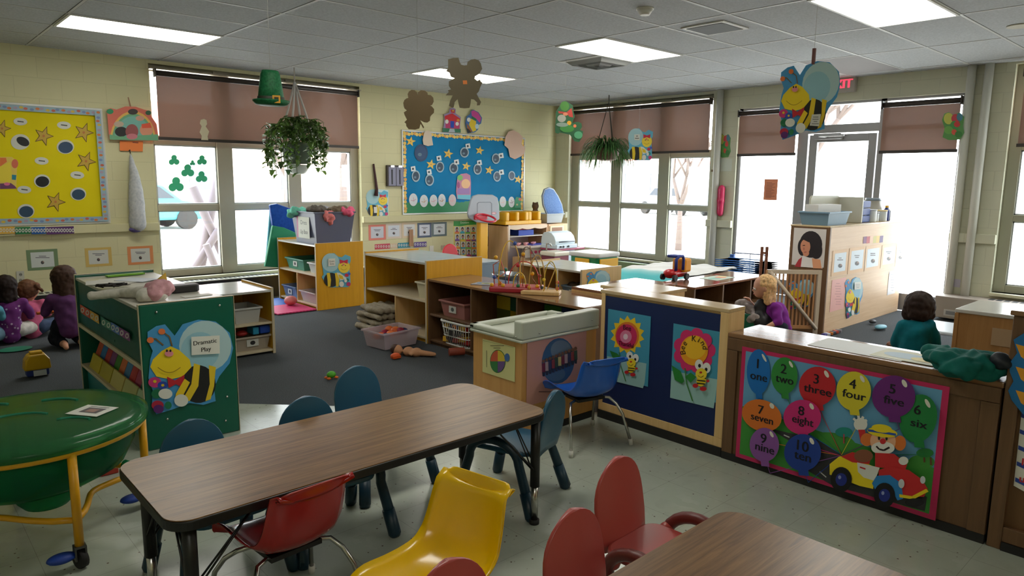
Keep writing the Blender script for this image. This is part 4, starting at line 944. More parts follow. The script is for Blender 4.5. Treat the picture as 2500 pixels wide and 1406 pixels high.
# ---- numbered balloon poster
a = PArt('x', -5.632).crop(1740, 760, 2.176)
a.box(158, 186, 1183, 1112, (200, 40, 96), 0.0015); q0, q1 = a.q(158, 186), a.q(1183, 1112); q0 = (q0[0]+.022, q0[1]-.02); q1 = (q1[0]-.026, q1[1]+.022)
a.poly([(q0[0], q1[1]), (q1[0], q1[1]), (q1[0], q0[1]), (q0[0], q0[1])], (104, 164, 204)); a.poly([(q0[0], q1[1]), (q1[0], q1[1]), (q1[0], q1[1]+.21), (q0[0]+.5, q1[1]+.23), (q0[0], q1[1]+.26)], (64, 148, 58))
a.pe(640, 690, 120, 46, (70, 150, 60), 0.15); a.pe(1110, 800, 70, 40, (70, 150, 60))
a.pp([(300, 620), (560, 680), (740, 800), (1140, 985), (1128, 1060), (640, 925), (430, 800), (560, 780)], (62, 62, 66))
for p in (((570, 850), (605, 880)), ((650, 915), (690, 935)), ((380, 655), (410, 668))): a.pl(p, 6, (220, 220, 216))
for p in ((1125, 760), (1160, 775)): a.pl([(p[0], p[1]), (p[0]+2, p[1]+40)], 8, (110, 70, 40))
a.pe(1130, 750, 46, 24, (40, 130, 60)); a.pe(700, 640, 46, 26, (30, 140, 130)); a.pl([(700, 650), (700, 700)], 6, (190, 60, 80))
def balloon(cx, cy, rx, ry, c, num, word, tw, rot=0.0, th=46):
    b = a.q(cx, cy); a.pl([(cx+10, cy+ry), (cx+30, cy+ry+60), (690, 760)], 3, c)
    a.pe(cx, cy, rx, ry, c, rot, 26); a.pp([(cx-rx*.25, cy+ry*.9), (cx+rx*.3, cy+ry*.92), (cx+rx*.35, cy+ry+26), (cx-rx*.2, cy+ry+22)], c)
    a.pe(cx+rx*.5, cy-ry*.62, rx*.10, ry*.2, (230, 226, 214), -0.5)
    dk = (20, 20, 30); a.pt(num, cx-rx*.05, cy-ry*.34, th+6, dk, bold=0.0012); a.pt(word, cx+2, cy+ry*.22, th*0.95, dk, sx=tw, bold=0.0012)
balloon(247, 320, 62, 120, (20, 110, 190), '1', 'one', 1.05); balloon(386, 340, 70, 98, (50, 140, 60), '2', 'two', 1.0)
balloon(562, 395, 98, 104, (196, 36, 46), '3', 'three', 1.1); balloon(756, 420, 92, 104, (222, 206, 50), '4', 'four', 1.15)
balloon(1100, 565, 98, 130, (30, 130, 64), '6', 'six', 1.2, 0.25); balloon(970, 448, 115, 112, (108, 36, 122), '5', 'five', 1.2)
balloon(272, 548, 108, 82, (222, 118, 40), '7', 'seven', 1.0, 0.35, 42); balloon(488, 556, 100, 92, (206, 40, 118), '8', 'eight', 1.0, 0, 44)
balloon(288, 702, 78, 90, (140, 84, 160), '9', 'nine', 1.05); balloon(492, 742, 98, 98, (28, 62, 150), '10', 'ten', 1.05, 0, 50)
# clown in a small car
RED, YEL = (204, 40, 44), (240, 214, 30)
a.pe(800, 592, 36, 34, (230, 228, 220)); [a.pl([(795, 590), (795+44*math.cos(t_), 590-44*math.sin(t_))], 13, (230, 228, 220)) for t_ in (0.5, 1.1, 1.7, 2.4)]
a.pl([(806, 620), (820, 690)], 34, RED); a.pe(835, 672, 34, 34, (222, 120, 50)); a.pe(1010, 690, 32, 40, (222, 120, 50))
a.pe(920, 680, 68, 66, (236, 178, 140)); a.pe(920, 716, 62, 34, (232, 230, 224)); a.pl([(885, 706), (900, 722), (925, 728), (955, 712)], 9, (40, 20, 20)); a.pe(920, 680, 16, 15, RED); a.pe(900, 662, 6, 12, K0); a.pe(940, 664, 6, 12, K0)
a.pe(918, 632, 80, 26, YEL, 0.12); a.pl([(842, 622), (918, 632), (990, 645)], 12, (40, 80, 170)); a.pe(915, 612, 54, 22, YEL, 0.12)
a.pp([(880, 740), (980, 745), (1050, 800), (1040, 830), (880, 815)], RED); a.pe(1030, 782, 26, 22, (232, 230, 224))
a.pp([(640, 800), (690, 760), (780, 740), (800, 780), (880, 815), (870, 930), (800, 915), (640, 855)], YEL); a.pp([(700, 760), (760, 736), (860, 760), (850, 800), (760, 790)], RED)
a.pp([(786, 790), (905, 818), (880, 888), (820, 870), (790, 840)], W0); a.pl([(800, 815), (830, 825)], 8, RED)
a.pp([(900, 830), (960, 810), (1060, 830), (1130, 880), (1160, 930), (1140, 970), (1010, 970), (900, 880)], RED); a.pe(820, 756, 50, 34, (140, 84, 60))
a.pp([(865, 900), (890, 860), (960, 856), (1020, 900), (1030, 980), (1000, 990), (960, 920), (880, 930)], (40, 130, 200))
a.pl([(1010, 965), (1080, 975), (1158, 935)], 16, YEL); a.pe(1090, 1000, 50, 22, (30, 30, 34))
for x_, y_ in ((703, 880), (932, 962)): a.pe(x_, y_, 56, 66, (20, 20, 22)); a.pe(x_, y_, 30, 34, (34, 50, 140)); a.pe(x_-8, y_-12, 8, 10, (150, 160, 210))
a.pe(1022, 900, 16, 24, (210, 214, 220)); a.pe(1135, 880, 14, 20, (210, 214, 220))
a.make('number_poster', 'pink bordered poster of numbered balloons, one to ten, with a clown driving a car', 'poster')
# blue wavy cutout and alphabet strip on the pegboard cabinet
a = PArt('x', -5.634).crop(2360, 760, 2.176)
a.card([a.q(*p) for p in ((250, 150), (330, 100), (400, 110), (400, 640), (300, 545), (240, 470), (222, 420), (250, 370), (230, 320), (232, 270), (270, 220))], (24, 110, 170), 0.004)
for y_ in (180, 300, 425): a.pp([(262, y_-8), (400, y_+30), (400, y_+110), (330, y_+90), (290, y_+60)], (232, 160, 40))
for y_ in (300, 425): a.pp([(330, y_), (400, y_+20), (400, y_+60), (340, y_+40)], (226, 210, 180))
a.make('border_cutout', 'blue and orange wavy cutout at the top of the pegboard cabinet', 'cutout')
a = PArt('x', -5.61).crop(2360, 760, 2.176); a.card([a.q(*p) for p in ((292, 540), (420, 590), (400, 1010), (250, 925))], (226, 222, 214), 0.0015)
for i in range(5): a.pp([(292-8*i, 540+85*i), (420, 590+92*i), (418, 612+92*i), (290-8*i, 562+85*i)], (40, 70, 160))
a.pt('l', 299, 800, 40, (200, 40, 50), bold=0.001); a.pt('u', 296, 890, 40, (200, 40, 50), bold=0.001)
a.make('alphabet_chart', 'white and blue striped letter chart cut by the right edge on the pegboard', 'chart')
# ---- posters on the sink unit
a = PArt('x', -6.2665).crop(1120, 720, 2.8125); a.box(165, 300, 386, 598, (220, 214, 150), 0.0015)
a.pe(270, 455, 54, 80, (60, 120, 60)); P0 = (270, 455)
for c_, w0, w1 in (((206, 90, 60), PI, 1.5*PI), ((222, 190, 60), 1.5*PI, 2*PI), ((110, 80, 140), 0, .5*PI), ((60, 130, 70), .5*PI, PI)): a.poly([a.q(*p) for p in [P0]+ell(270, 455, 50, 75, 10, 0, w0, w1)], c_)
a.pe(335, 428, 18, 28, (70, 110, 170)); a.pl([(195, 380), (195, 495)], 5, (120, 110, 80)); a.lines(215, 340, 320, 372, 2, (100, 90, 60), 4); a.pl([(172, 312), (380, 360)], 1.5, (120, 120, 80)); a.pt('MyPlate', 268, 352, 15, (90, 80, 50)) if False else None
a.make('food_chart', 'cream food plate chart on the left face of the play sink cabinet', 'chart')
a = PArt('y', -5.8165).crop(1120, 720, 2.8125); a.box(470, 320, 865, 650, (206, 150, 140), 0.001)
a.pe(682, 452, 112, 158, (60, 100, 140), 0.12); a.pe(700, 380, 70, 70, (110, 130, 150), 0.1); a.pe(660, 540, 70, 50, (90, 120, 140))
random.seed(4)
for i in range(11):
    x_ = 580+i*21; y_ = 500-i*9; cc = [(120, 40, 60), (190, 160, 150), (60, 60, 90), (150, 60, 60), (60, 80, 60), (200, 180, 110)][i % 6]
    a.pp([(x_-10, y_-30), (x_+11, y_-34), (x_+13, y_+30), (x_-9, y_+34)], cc); a.pe(x_, y_-46, 10, 12, (120, 80, 60)); a.pp([(x_-10, y_+30), (x_+10, y_+28), (x_+8, y_+58), (x_-6, y_+58)], (50, 50, 60))
a.lines(490, 620, 760, 700, 1, (120, 80, 80), 8)
a.make('globe_poster', 'pink poster of children standing around a globe on the play sink cabinet', 'poster')
# ---- portrait and papers on the tall unit
a = PArt('x', -2.0765).crop(1900, 440, 2.812); a.box(110, 325, 312, 600, (214, 208, 204), 0.002)
a.d += .0004; a.pp([(112, 590), (150, 535), (190, 505), (240, 515), (290, 550), (305, 606)], (226, 222, 220)); a.pp([(112, 592), (140, 545), (165, 525), (155, 596)], (176, 50, 60)); a.pp([(232, 535), (290, 545), (300, 606), (240, 604)], (226, 160, 120))
a.pe(225, 440, 78, 92, (34, 28, 34)); a.pe(165, 460, 30, 58, (34, 28, 34)); a.pe(262, 480, 42, 60, (34, 28, 34)); a.pe(188, 455, 34, 50, (206, 140, 110)); a.pe(192, 500, 22, 22, (206, 140, 110)); a.pp([(160, 400), (200, 385), (240, 420), (210, 425)], (34, 28, 34))
a.pl([(170, 448), (186, 446)], 5, (50, 30, 30)); a.pl([(180, 494), (196, 492)], 5, (160, 70, 70)); a.pe(178, 470, 5, 10, (180, 110, 90))
a.make('portrait_poster', 'portrait poster of a child with dark curly hair on the brown shelf end', 'poster')
def sheet(plane, val, crop, quad, border, label, name='sign_card', inner=(214, 226, 236), tx=None, pic=True, group=None, cat='sign', parent=None, off=0.001):
    a = PArt(plane, val, off).crop(*crop); (u0, v0), (u1, v1) = quad
    a.box(u0, v0, u1, v1, border, 0.0015); du, dv = (u1-u0)*.13, (v1-v0)*.13
    a.box(u0+du, v0+dv, u1-du, v1-dv, inner)
    um = (u0+u1)/2; vm = (v0+v1)/2; hgt = v1-v0
    if tx:
        a.pt(tx, um, v0+hgt*.36, hgt*.11, (70, 70, 80))
    else: a.lines(u0+du*2, v0+hgt*.28, u1-du*2, v0+hgt*.44, 2, (110, 110, 120), hgt*.04)
    if pic: a.pe(um, v0+hgt*.66, hgt*.09, hgt*.09, (60, 56, 60)); a.pe(um+hgt*.04, v0+hgt*.62, hgt*.04, hgt*.04, (150, 120, 110))
    return a.make(name, label, cat, group)
C1 = (1900, 440, 2.812); gw = 'white sheets taped to the plywood side'
sheet('y', -5.691, C1, ((376, 484), (470, 640)), (224, 184, 140), 'white sheet nearest the portrait on the plywood side', group=gw, cat='paper')
sheet('y', -5.691, C1, ((490, 466), (588, 624)), (224, 184, 140), 'second white sheet from the portrait on the plywood side', group=gw, cat='paper')
sheet('y', -5.691, C1, ((600, 454), (696, 606)), (226, 190, 150), 'third white sheet from the portrait on the plywood side', group=gw, cat='paper')
sheet('y', -5.691, C1, ((714, 446), (800, 586)), (230, 196, 160), 'fourth white sheet from the portrait on the plywood side', group=gw, cat='paper')
sheet('y', -5.691, C1, ((812, 440), (862, 576)), (232, 200, 170), 'white sheet nearest the far end of the plywood side, top row', group=gw, cat='paper')
a = PArt('y', -5.691).crop(*C1); a.box(370, 686, 448, 880, (236, 178, 170), 0.001); a.lines(382, 700, 436, 860, 9, (190, 130, 130), 3); a.make('paper', 'pink sheet low on the plywood side beside the bee', 'paper')
a = PArt('y', -5.691).crop(*C1); a.box(762, 628, 800, 775, (224, 222, 226), 0.001); a.lines(768, 640, 795, 765, 7, (160, 160, 176), 3); a.make('paper', 'small white sheet low at the far end of the plywood side', 'paper')
a = PArt('y', -5.691).crop(*C1)
for i, c_ in enumerate([(120, 50, 110), (190, 60, 70), (230, 190, 160), (200, 190, 110), (226, 190, 100), (90, 60, 120)]): a.box(586+22*i, 388-1.2*i, 606+22*i, 432-1.2*i, c_) if i else a.box(586, 388, 606, 432, c_, 0.001)
a.make('letter_strip', 'short strip of coloured letter blocks high on the plywood side', 'sign')
# ---- bulletin boards
def board(name, label, x0, x1, z0, z1, cloth, border, dots, bw=0.055, grass=None):
    t = thing(name, label, 'bulletin board', ((x0+x1)/2, 0, z0))
    fr = mat((200, 202, 200), 0.35, 0.3); mb = MB()
    for a_, b_ in (((x0, z0), (x1, z0+.022)), ((x0, z1-.022), (x1, z1)), ((x0, z0+.022), (x0+.022, z1-.022)), ((x1-.022, z0+.022), (x1, z1-.022))): mb.box((a_[0], -.02, a_[1]), (b_[0], 0, b_[1]))
    build('frame', mb, fr, t, bevel=0.003)
    build('backing', B((x0+.02, -.008, z0+.02), (x1-.02, 0, z1-.02)), cloth, t)
    A_ = Art(step=.0001); X0, X1, Z0, Z1 = x0+.022, x1-.022, z0+.022, z1-.022
    if grass:
        n = 60; A_.poly([(X0, Z0)]+[(X1, Z0)]+[(X1-(X1-X0)*i/n, Z0+.15+.012*(i % 2)+.01*math.sin(i*.7)) for i in range(n+1)], grass)
    def strip(p0, p1, ax):
        L = p1-p0; n = int(L/.045)
        for i in range(n):
            c = p0+(i+.5)*L/n
            for z_ in (([Z1-bw] if grass else [Z0, Z1-bw]) if ax else [X0, X1-bw]):
                r = (c-L/n/2, z_, c+L/n/2, z_+bw) if ax else (z_, c-L/n/2, z_+bw, c+L/n/2)
                if border: A_.rect(*r, border)
                cc = dots[i % len(dots)]; m_ = ((r[0]+r[2])/2, (r[1]+r[3])/2); A_.ell(m_[0]+.006*math.sin(i*2.1), m_[1]+.008*math.cos(i*1.7), .018 if border else .027, .013 if border else .026, cc, 0, 10)
    strip(X0, X1, 1); strip(Z0, Z1, 0)
    build('border_trim', A_.mesh(V((0, -.009, 0)), UA, NA), A_.mats, t); return t
yel = fabric('yellow_board_paper', (222, 204, 10), (228, 210, 20), 3, 0.7)
board('bulletin_board', 'yellow bulletin board with gold stars on the left wall', -9.39, -6.955, 0.96, 2.175, yel, (150, 176, 190), [(206, 120, 60), (170, 150, 170), (210, 180, 70), (196, 100, 80), (120, 140, 180)])
blu = fabric('blue_board_paper', (10, 118, 170), (14, 126, 178), 3, 0.7)
board('bulletin_board', 'blue bulletin board with gold stars and paper eggs above green grass', -3.18, -0.755, 0.96, 2.17, blu, None, [(226, 190, 90), (216, 160, 80), (230, 200, 110)], grass=(30, 130, 80))
def cut(name, label, cat, group, fn, y=-0.0105, crop=(0, 0, 1)):
    a = PArt('y', y, 0.0).crop(*crop); fn(a); return a.make(name, label, cat, group)
def star_on(a, u, v, ru, c=(216, 170, 60), rot=0.0, outline=None):
    if outline: a.card([a.q(x, y) for x, y in star(u, v, ru, ru*.42, 5, rot)], outline, 0.0012); a.poly([a.q(x, y) for x, y in star(u, v, ru*.88, ru*.36, 5, rot)], c)
    else: a.card([a.q(x, y) for x, y in star(u, v, ru, ru*.42, 5, rot)], c, 0.0012)
    a.pe(u, v, ru*.12, ru*.12, (190, 120, 60))
CY = (0, 240, 4.135); gy2 = 'gold stars with black outlines on the yellow board'
for u, v, w_, r_, lb in ((20, 305, 95, 0.3, 'cut by the left picture edge'), (440, 380, 105, 0.35, 'near the top middle'), (845, 345, 105, 0.35, 'in the upper right corner'), (868, 635, 105, 0.4, 'near the right border, halfway down'), (560, 1045, 105, 0.35, 'near the bottom')):
    cut('star_cutout', 'black outlined gold star on the yellow board, '+lb, 'star', gy2, lambda a: star_on(a, u, v, w_, (196, 160, 60), PI+r_, (40, 34, 20)), crop=CY)
gy3 = 'black painted paper circles on the yellow board'
for u, v, k_, c_, lb in ((205, 440, 96, (24, 26, 30), 'with white left edge, upper left'), (660, 490, 88, (44, 74, 104), 'blue with ragged top, upper middle'), (425, 835, 82, (22, 24, 28), 'blackest, in the middle'), (790, 965, 80, (40, 70, 96), 'round blue one at lower right'), (262, 1138, 86, (40, 70, 96), 'round blue one at the bottom left')):
    def fn(a):
        a.pe(u, v, k_, k_*.82, (206, 206, 196), th=0.0012)
        if k_ == 96: a.pe(u+26, v-4, k_*.72, k_*.44, c_, 0.45)
        else: a.pe(u+2, v+6, k_*.84, k_*.66, c_)
    cut('moon_cutout', 'painted paper moon on the yellow board, '+lb, 'paper circle', gy3, fn, crop=CY)
for u, v, lb in ((205, 235, 'above the white-edged moon'), (645, 272, 'above the ragged blue moon'), (420, 632, 'above the blackest moon'), (780, 775, 'above the lower right moon'), (245, 922, 'above the bottom left moon')):
    cut('name_tag', 'white paper name tag on the yellow board '+lb, 'name tag', 'white name tags on the yellow board', lambda a: (a.pe(u, v, 70, 38, (210, 210, 200), 0.08, th=0.0012), a.pl([(u-30, v-4), (u+34, v+4)], 12, (90, 90, 80))), crop=CY)
def figure(a):
    a.pc([(0, 590), (120, 592), (180, 640), (170, 720), (165, 900), (150, 915), (0, 915)], (226, 196, 90), 0.0014)
    a.pp([(0, 600), (60, 600), (70, 640), (0, 690)], (226, 120, 60)); a.pe(150, 660, 34, 46, (214, 110, 80)); a.pp([(0, 690), (100, 640), (120, 760), (100, 850), (0, 840)], (232, 210, 60)); a.pp([(120, 770), (165, 775), (160, 825), (120, 820)], (30, 130, 150)); a.pp([(0, 860), (110, 855), (150, 885), (170, 910), (0, 915)], (110, 60, 100)); a.pe(70, 865, 30, 16, (220, 110, 150))
cut('farm_cutout', 'orange and yellow cutout picture at the left edge of the yellow board', 'cutout', None, figure, crop=CY)
# letter strips along the rail
def strip(label, plane, val, crop, segs, h_, slope=0.0, parent=None):
    a = PArt(plane, val, 0.001).crop(*crop); first = True
    for (u0, u1, v, c) in segs:
        dv_ = slope*(u1-u0); a.box(u0, v, u1, v+h_+dv_, c, 0.001) if first else a.box(u0, v, u1, v+h_+dv_, c); first = False
        n = max(1, int((u1-u0)/28))
        for i in range(n):
            x_ = u0+(u1-u0)*(i+.5)/n; vv_ = v+slope*(x_-u0); a.pe(x_, vv_+h_*.5, h_*.2, h_*.3, (214, 214, 206)); a.pe(x_, vv_+h_*.5, h_*.1, h_*.16, c)
    return a.make('letter_strip', label, 'sign')
strip('rainbow alphabet strip on the rail under the yellow board', 'y', -0.046, CY, [(-300, -40, 1296, (200, 60, 60)), (-40, 150, 1298, (222, 176, 70)), (150, 310, 1300, (30, 120, 70)), (310, 460, 1300, (30, 90, 170)), (460, 745, 1298, (90, 50, 110))], 66)
# picture word cards under the left rail
CL = (0, 200, 2.8125); gc = 'framed picture word cards low on the left wall'
sheet('y', 0.0, CL, ((178, 1155), (405, 1283)), (112, 136, 100), 'green bordered picture card above the wall outlet', inner=(200, 206, 204), group=gc)
sheet('y', 0.0, CL, ((580, 1142), (772, 1260)), (206, 176, 100), 'tan bordered picture card, middle of the three on the left wall', inner=(204, 206, 200), group=gc)
sheet('y', 0.0, CL, ((872, 1132), (1056, 1246)), (216, 140, 90), 'orange bordered picture card nearest the left wall window', inner=(204, 206, 200), group=gc)
a = PArt('y', 0.0).crop(*CL); a.box(110, 1300, 172, 1388, (190, 190, 178), 0.006)
for v_ in (1322, 1362): a.pe(141, v_, 12, 12, (150, 150, 140)); a.pl([(136, v_-5), (136, v_+5)], 3, K0); a.pl([(146, v_-5), (146, v_+5)], 3, K0)
a.make('wall_outlet', 'white power outlet on the left wall above the children', 'outlet')
# ---- blue board contents
CB = (600, 100, 2.8125); CB2 = (860, 380, 5.02); gs = 'gold stars on the blue board'
for u, v, r_, lb in ((1132, 690, 36, 'in the upper left corner'), (1272, 848, 36, 'left of the dark moon in the second row'), (1390, 775, 36, 'below the top border, left of centre'), (1606, 752, 32, 'top row, right of centre'), (1514, 860, 32, 'in the middle above the girl cutout'), (1672, 888, 32, 'right of the girl cutout'), (1870, 935, 30, 'by the right border')):
    if lb.startswith('by'): u, v = (1265-600)*2.8125, (438-100)*2.8125
    cut('star_cutout', 'gold star on the blue board, '+lb, 'star', gs, lambda a: star_on(a, u, v, r_, (224, 184, 76), PI+0.2), y=-.012, crop=CB)
gm = 'foil circles on the blue board'
ML = [(1204, 768, 46, 60, None, 'largest, upper left'), (1168, 928, 28, 40, (1148, 878), 'lower left'), (1262, 955, 30, 40, (1258, 900), 'second from the left in the lower row'), (1334, 865, 28, 38, (1325, 806), 'darkest, beside a star'), (1428, 873, 30, 38, (1446, 832), 'silver, centre left'), (1502, 765, 30, 36, (1524, 722), 'top middle'), (1592, 880, 28, 38, (1603, 836), 'centre right'), (1718, 808, 28, 36, (1752, 788), 'upper right'), (1726, 930, 26, 36, (1754, 902), 'right, below the upper right one')]
for u, v, rx, ry, tg, lb in ML:
    cut('moon_cutout', 'foil paper moon on the blue board, '+lb, 'paper circle', gm, lambda a: (a.pe(u, v, rx, ry, (150, 176, 190) if tg else (30, 60, 100), th=0.0012), a.pe(u, v, rx*.76, ry*.76, (40, 62, 84) if rx != 46 else (34, 70, 112)), a.pe(u-rx*.2, v+ry*.2, rx*.3, ry*.2, (90, 120, 140))), y=-.014, crop=CB)
    if tg: cut('name_tag', 'small white tag above the blue board moon, '+lb, 'name tag', 'white name tags on the blue board', lambda a: (a.pc([(tg[0]-16, tg[1]-14), (tg[0]+14, tg[1]-20), (tg[0]+20, tg[1]+14), (tg[0]-12, tg[1]+18)], (214, 220, 222), 0.001), a.pe(tg[0], tg[1], 7, 8, (60, 60, 70))), y=-.0165, crop=CB)
for u, v, lb in ((1955, 245, 'dark moon beside the right border star'),):
    cut('moon_cutout', 'dark foil paper moon on the blue board, beside the right border star', 'paper circle', gm, lambda a: (a.pe(u, v, 42, 58, (150, 176, 190), th=0.0012), a.pe(u, v, 32, 44, (44, 68, 96))), y=-.014, crop=CB2)
ge = 'white paper eggs along the bottom of the blue board'
for u, v, w_, h_, c2, lb in ((748, 540, 52, 78, (200, 130, 150), 'leftmost'), (878, 555, 50, 76, (200, 150, 110), 'second from the left'), (996, 550, 48, 72, (220, 150, 170), 'third from the left'), (1098, 545, 46, 76, (190, 130, 60), 'fourth from the left, overlapping its neighbour'), (1226, 545, 46, 72, (230, 160, 170), 'multicoloured, beside the girl cutout'), (1845, 565, 40, 66, (230, 190, 190), 'just right of the hoop backboard'), (1952, 568, 38, 66, (140, 120, 130), 'rightmost')):
    bc = (214, 218, 222) if u != 1226 else (206, 190, 190)
    cut('paper_egg', 'decorated white paper egg on the blue board, '+lb, 'paper egg', ge, lambda a: (a.pe(u, v, w_, h_, bc, th=0.0012), a.pl([(u-w_*.6, v+6), (u, v+h_*.2), (u+w_*.6, v-8)], 6, c2), a.pl([(u, v-h_*.4), (u+8, v+h_*.3)], 5, c2)), y=-.012, crop=CB2)
cut('girl_cutout', 'small pink and green girl and bee cutout in the middle of the blue board', 'cutout', None, lambda a: (a.pc([(1290, 260), (1330, 225), (1400, 215), (1445, 240), (1455, 330), (1450, 540), (1285, 530), (1272, 440), (1280, 330)], (190, 120, 150), 0.0012), a.pe(1320, 270, 34, 34, (110, 180, 90)), a.pe(1390, 345, 54, 58, (232, 180, 130)), a.pp([(1290, 400), (1440, 400), (1440, 470), (1285, 470)], (150, 110, 170)), a.pp([(1285, 480), (1450, 480), (1448, 538), (1290, 528)], (90, 180, 200)), a.pe(1300, 360, 18, 40, (150, 60, 120))), y=-.016, crop=CB2)
cut('grass_cutout', 'green flowery cutout in the lower right corner of the blue board', 'cutout', None, lambda a: (a.pc([(1990, 640), (1985, 560), (2010, 505), (2060, 515), (2090, 520), (2090, 640)], (70, 160, 120), 0.0012), a.pe(2055, 535, 18, 18, (220, 120, 110)), a.pe(2020, 600, 12, 12, (200, 200, 150))), y=-.012, crop=CB2)
# large blank cutouts hanging in front of the board's top edge
cut('paper_cutout', 'blank cream figure cutout hanging over the top left border of the blue board', 'cutout', 'blank cream cutouts over the blue board', lambda a: a.pc([(1222, 640), (1232, 618), (1256, 614), (1274, 632), (1280, 680), (1286, 715), (1250, 722), (1220, 712), (1214, 680)], (206, 190, 170), 0.002), y=-.03, crop=CB)
cut('paper_cutout', 'large blank tan flower cutout hanging at the top right corner of the blue board', 'cutout', 'blank cream cutouts over the blue board', lambda a: a.pc([(95, 520), (115, 482), (150, 472), (185, 490), (215, 520), (205, 570), (232, 595), (225, 630), (205, 650), (160, 672), (125, 655), (115, 600), (88, 575)], (206, 174, 156), 0.002), y=-.03, crop=(1200, 150, 2.8125))
# schoolhouse and crayon cutouts above the board
CT = (960, 120, 6.39)
def school(a):
    a.pc([(790, 1020), (870, 990), (880, 930), (930, 910), (975, 935), (970, 1000), (1055, 1060), (1040, 1180), (1050, 1305), (765, 1295), (790, 1170), (800, 1080)], (150, 130, 170), 0.002)
    a.pp([(800, 1045), (920, 1000), (1045, 1085), (1030, 1150), (810, 1110)], (206, 34, 44)); a.pp([(890, 945), (960, 945), (955, 1000), (900, 990)], (196, 60, 60)); a.pp([(815, 1110), (1035, 1130), (1030, 1250), (815, 1240)], (190, 60, 110)); a.pp([(890, 1120), (950, 1125), (945, 1230), (892, 1225)], (20, 70, 180)); a.pe(835, 1130, 26, 34, W0); a.pe(995, 1165, 26, 30, W0); a.pe(1010, 1110, 24, 20, (226, 150, 40)); a.pp([(768, 1230), (1050, 1245), (1050, 1303), (768, 1290)], (40, 110, 80)); a.pp([(880, 1240), (950, 1245), (960, 1300), (860, 1296)], (170, 180, 190)); a.pe(930, 960, 14, 12, (230, 190, 60))
cut('schoolhouse_cutout', 'red schoolhouse cutout standing on top of the blue board', 'cutout', None, school, y=-.02, crop=CT)
def crayon(a):
    a.pc([(1145, 1050), (1200, 1010), (1210, 965), (1250, 945), (1330, 985), (1385, 1070), (1370, 1160), (1335, 1180), (1325, 1250), (1280, 1295), (1160, 1312), (1125, 1160)], (60, 110, 170), 0.002)
    a.pp([(1215, 970), (1255, 955), (1325, 995), (1370, 1075), (1350, 1150), (1290, 1080), (1225, 1040)], (206, 70, 150)); a.pp([(1225, 1045), (1300, 1090), (1290, 1120), (1220, 1080)], (30, 120, 60)); a.pp([(1205, 1080), (1290, 1125), (1290, 1270), (1240, 1290), (1180, 1180)], (226, 196, 40)); a.pe(1178, 1100, 28, 34, W0); a.pe(1305, 1205, 30, 40, (190, 214, 226)); a.pp([(1140, 1150), (1180, 1200), (1230, 1290), (1165, 1308)], (150, 90, 40)); a.pp([(1140, 1230), (1180, 1250), (1215, 1300), (1160, 1308)], K0)
cut('crayon_cutout', 'pink capped crayon character cutout standing on top of the blue board', 'cutout', None, crayon, y=-.02, crop=CT)
# cards under the rail at the blue board
gk = 'picture word cards under the blue board'
sheet('y', 0.0, CB2, ((198, 850), (412, 1028)), (218, 124, 110), 'pink bordered picture card at the left end of the row under the blue board', inner=(196, 200, 212), group=gk)
sheet('y', 0.0, CB2, ((414, 835), (604, 1010)), (214, 200, 186), 'pale bordered picture card beside the pink one', inner=(206, 212, 222), group=gk)
sheet('y', 0.0, CB2, ((606, 822), (790, 1000)), (216, 196, 166), 'tan bordered picture card behind the upright wooden yardstick', inner=(212, 214, 214), group=gk)
sheet('y', 0.0, CB2, ((798, 826), (972, 998)), (78, 92, 118), 'slate bordered picture card, left one of the dark pair', inner=(206, 210, 222), group=gk)
sheet('y', 0.0, CB2, ((974, 818), (1158, 982)), (100, 116, 120), 'grey green bordered picture card, right one of the dark pair', inner=(206, 212, 216), group=gk)
strip('letter strip low on the wall under the picture word cards', 'y', 0.0, CB2, [(275, 462, 1086, (200, 70, 90)), (465, 552, 1078, (214, 190, 160)), (555, 705, 1070, (50, 140, 160)), (750, 905, 1060, (90, 70, 140))], 52)
a = PArt('y', 0.0).crop(*CB2); a.box(945, 1105, 995, 1175, (214, 212, 204), 0.006); a.make('wall_outlet', 'white outlet cover low on the wall behind the white shelf top', 'outlet')
a = PArt('y', 0.0).crop(*CB2); a.box(1088, 1100, 1135, 1150, (190, 170, 150), 0.006); a.make('wall_outlet', 'tan outlet cover low on the wall behind the white shelf top', 'outlet')
# children chart
a = PArt('y', 0.0).crop(*CB2); a.box(1240, 800, 1518, 1240, (226, 214, 130), 0.0015); a.pp([(1242, 800), (1520, 795), (1518, 845), (1420, 850), (1330, 865), (1240, 862)], (50, 150, 60)); a.pt('Emotions', 1378, 820, 26, (214, 226, 200))
PCs = [(220, 130, 60), (190, 60, 90), (60, 160, 180), (120, 80, 150), (110, 180, 70), (230, 190, 60)]
for i in range(4):
    for j in range(4):
        u, v = 1282+66*j, 915+92*i; a.pp([(u-28, v-44), (u+28, v-44), (u+28, v+40), (u-28, v+40)], (206, 206, 206)); a.pp([(u-28, v+18), (u+28, v+18), (u+28, v+40), (u-28, v+40)], PCs[(i*3+j*2) % 6])
        a.pe(u, v-16, 15, 24, (50, 34, 30)); a.pe(u, v-10, 9, 13, (206, 150, 120)); a.pp([(u-16, v+8), (u+16, v+8), (u+14, v+20), (u-14, v+20)], PCs[(i*2+j+1) % 6])
a.make('emotions_chart', 'green headed chart with rows of small child portraits beside the hoop post', 'chart')
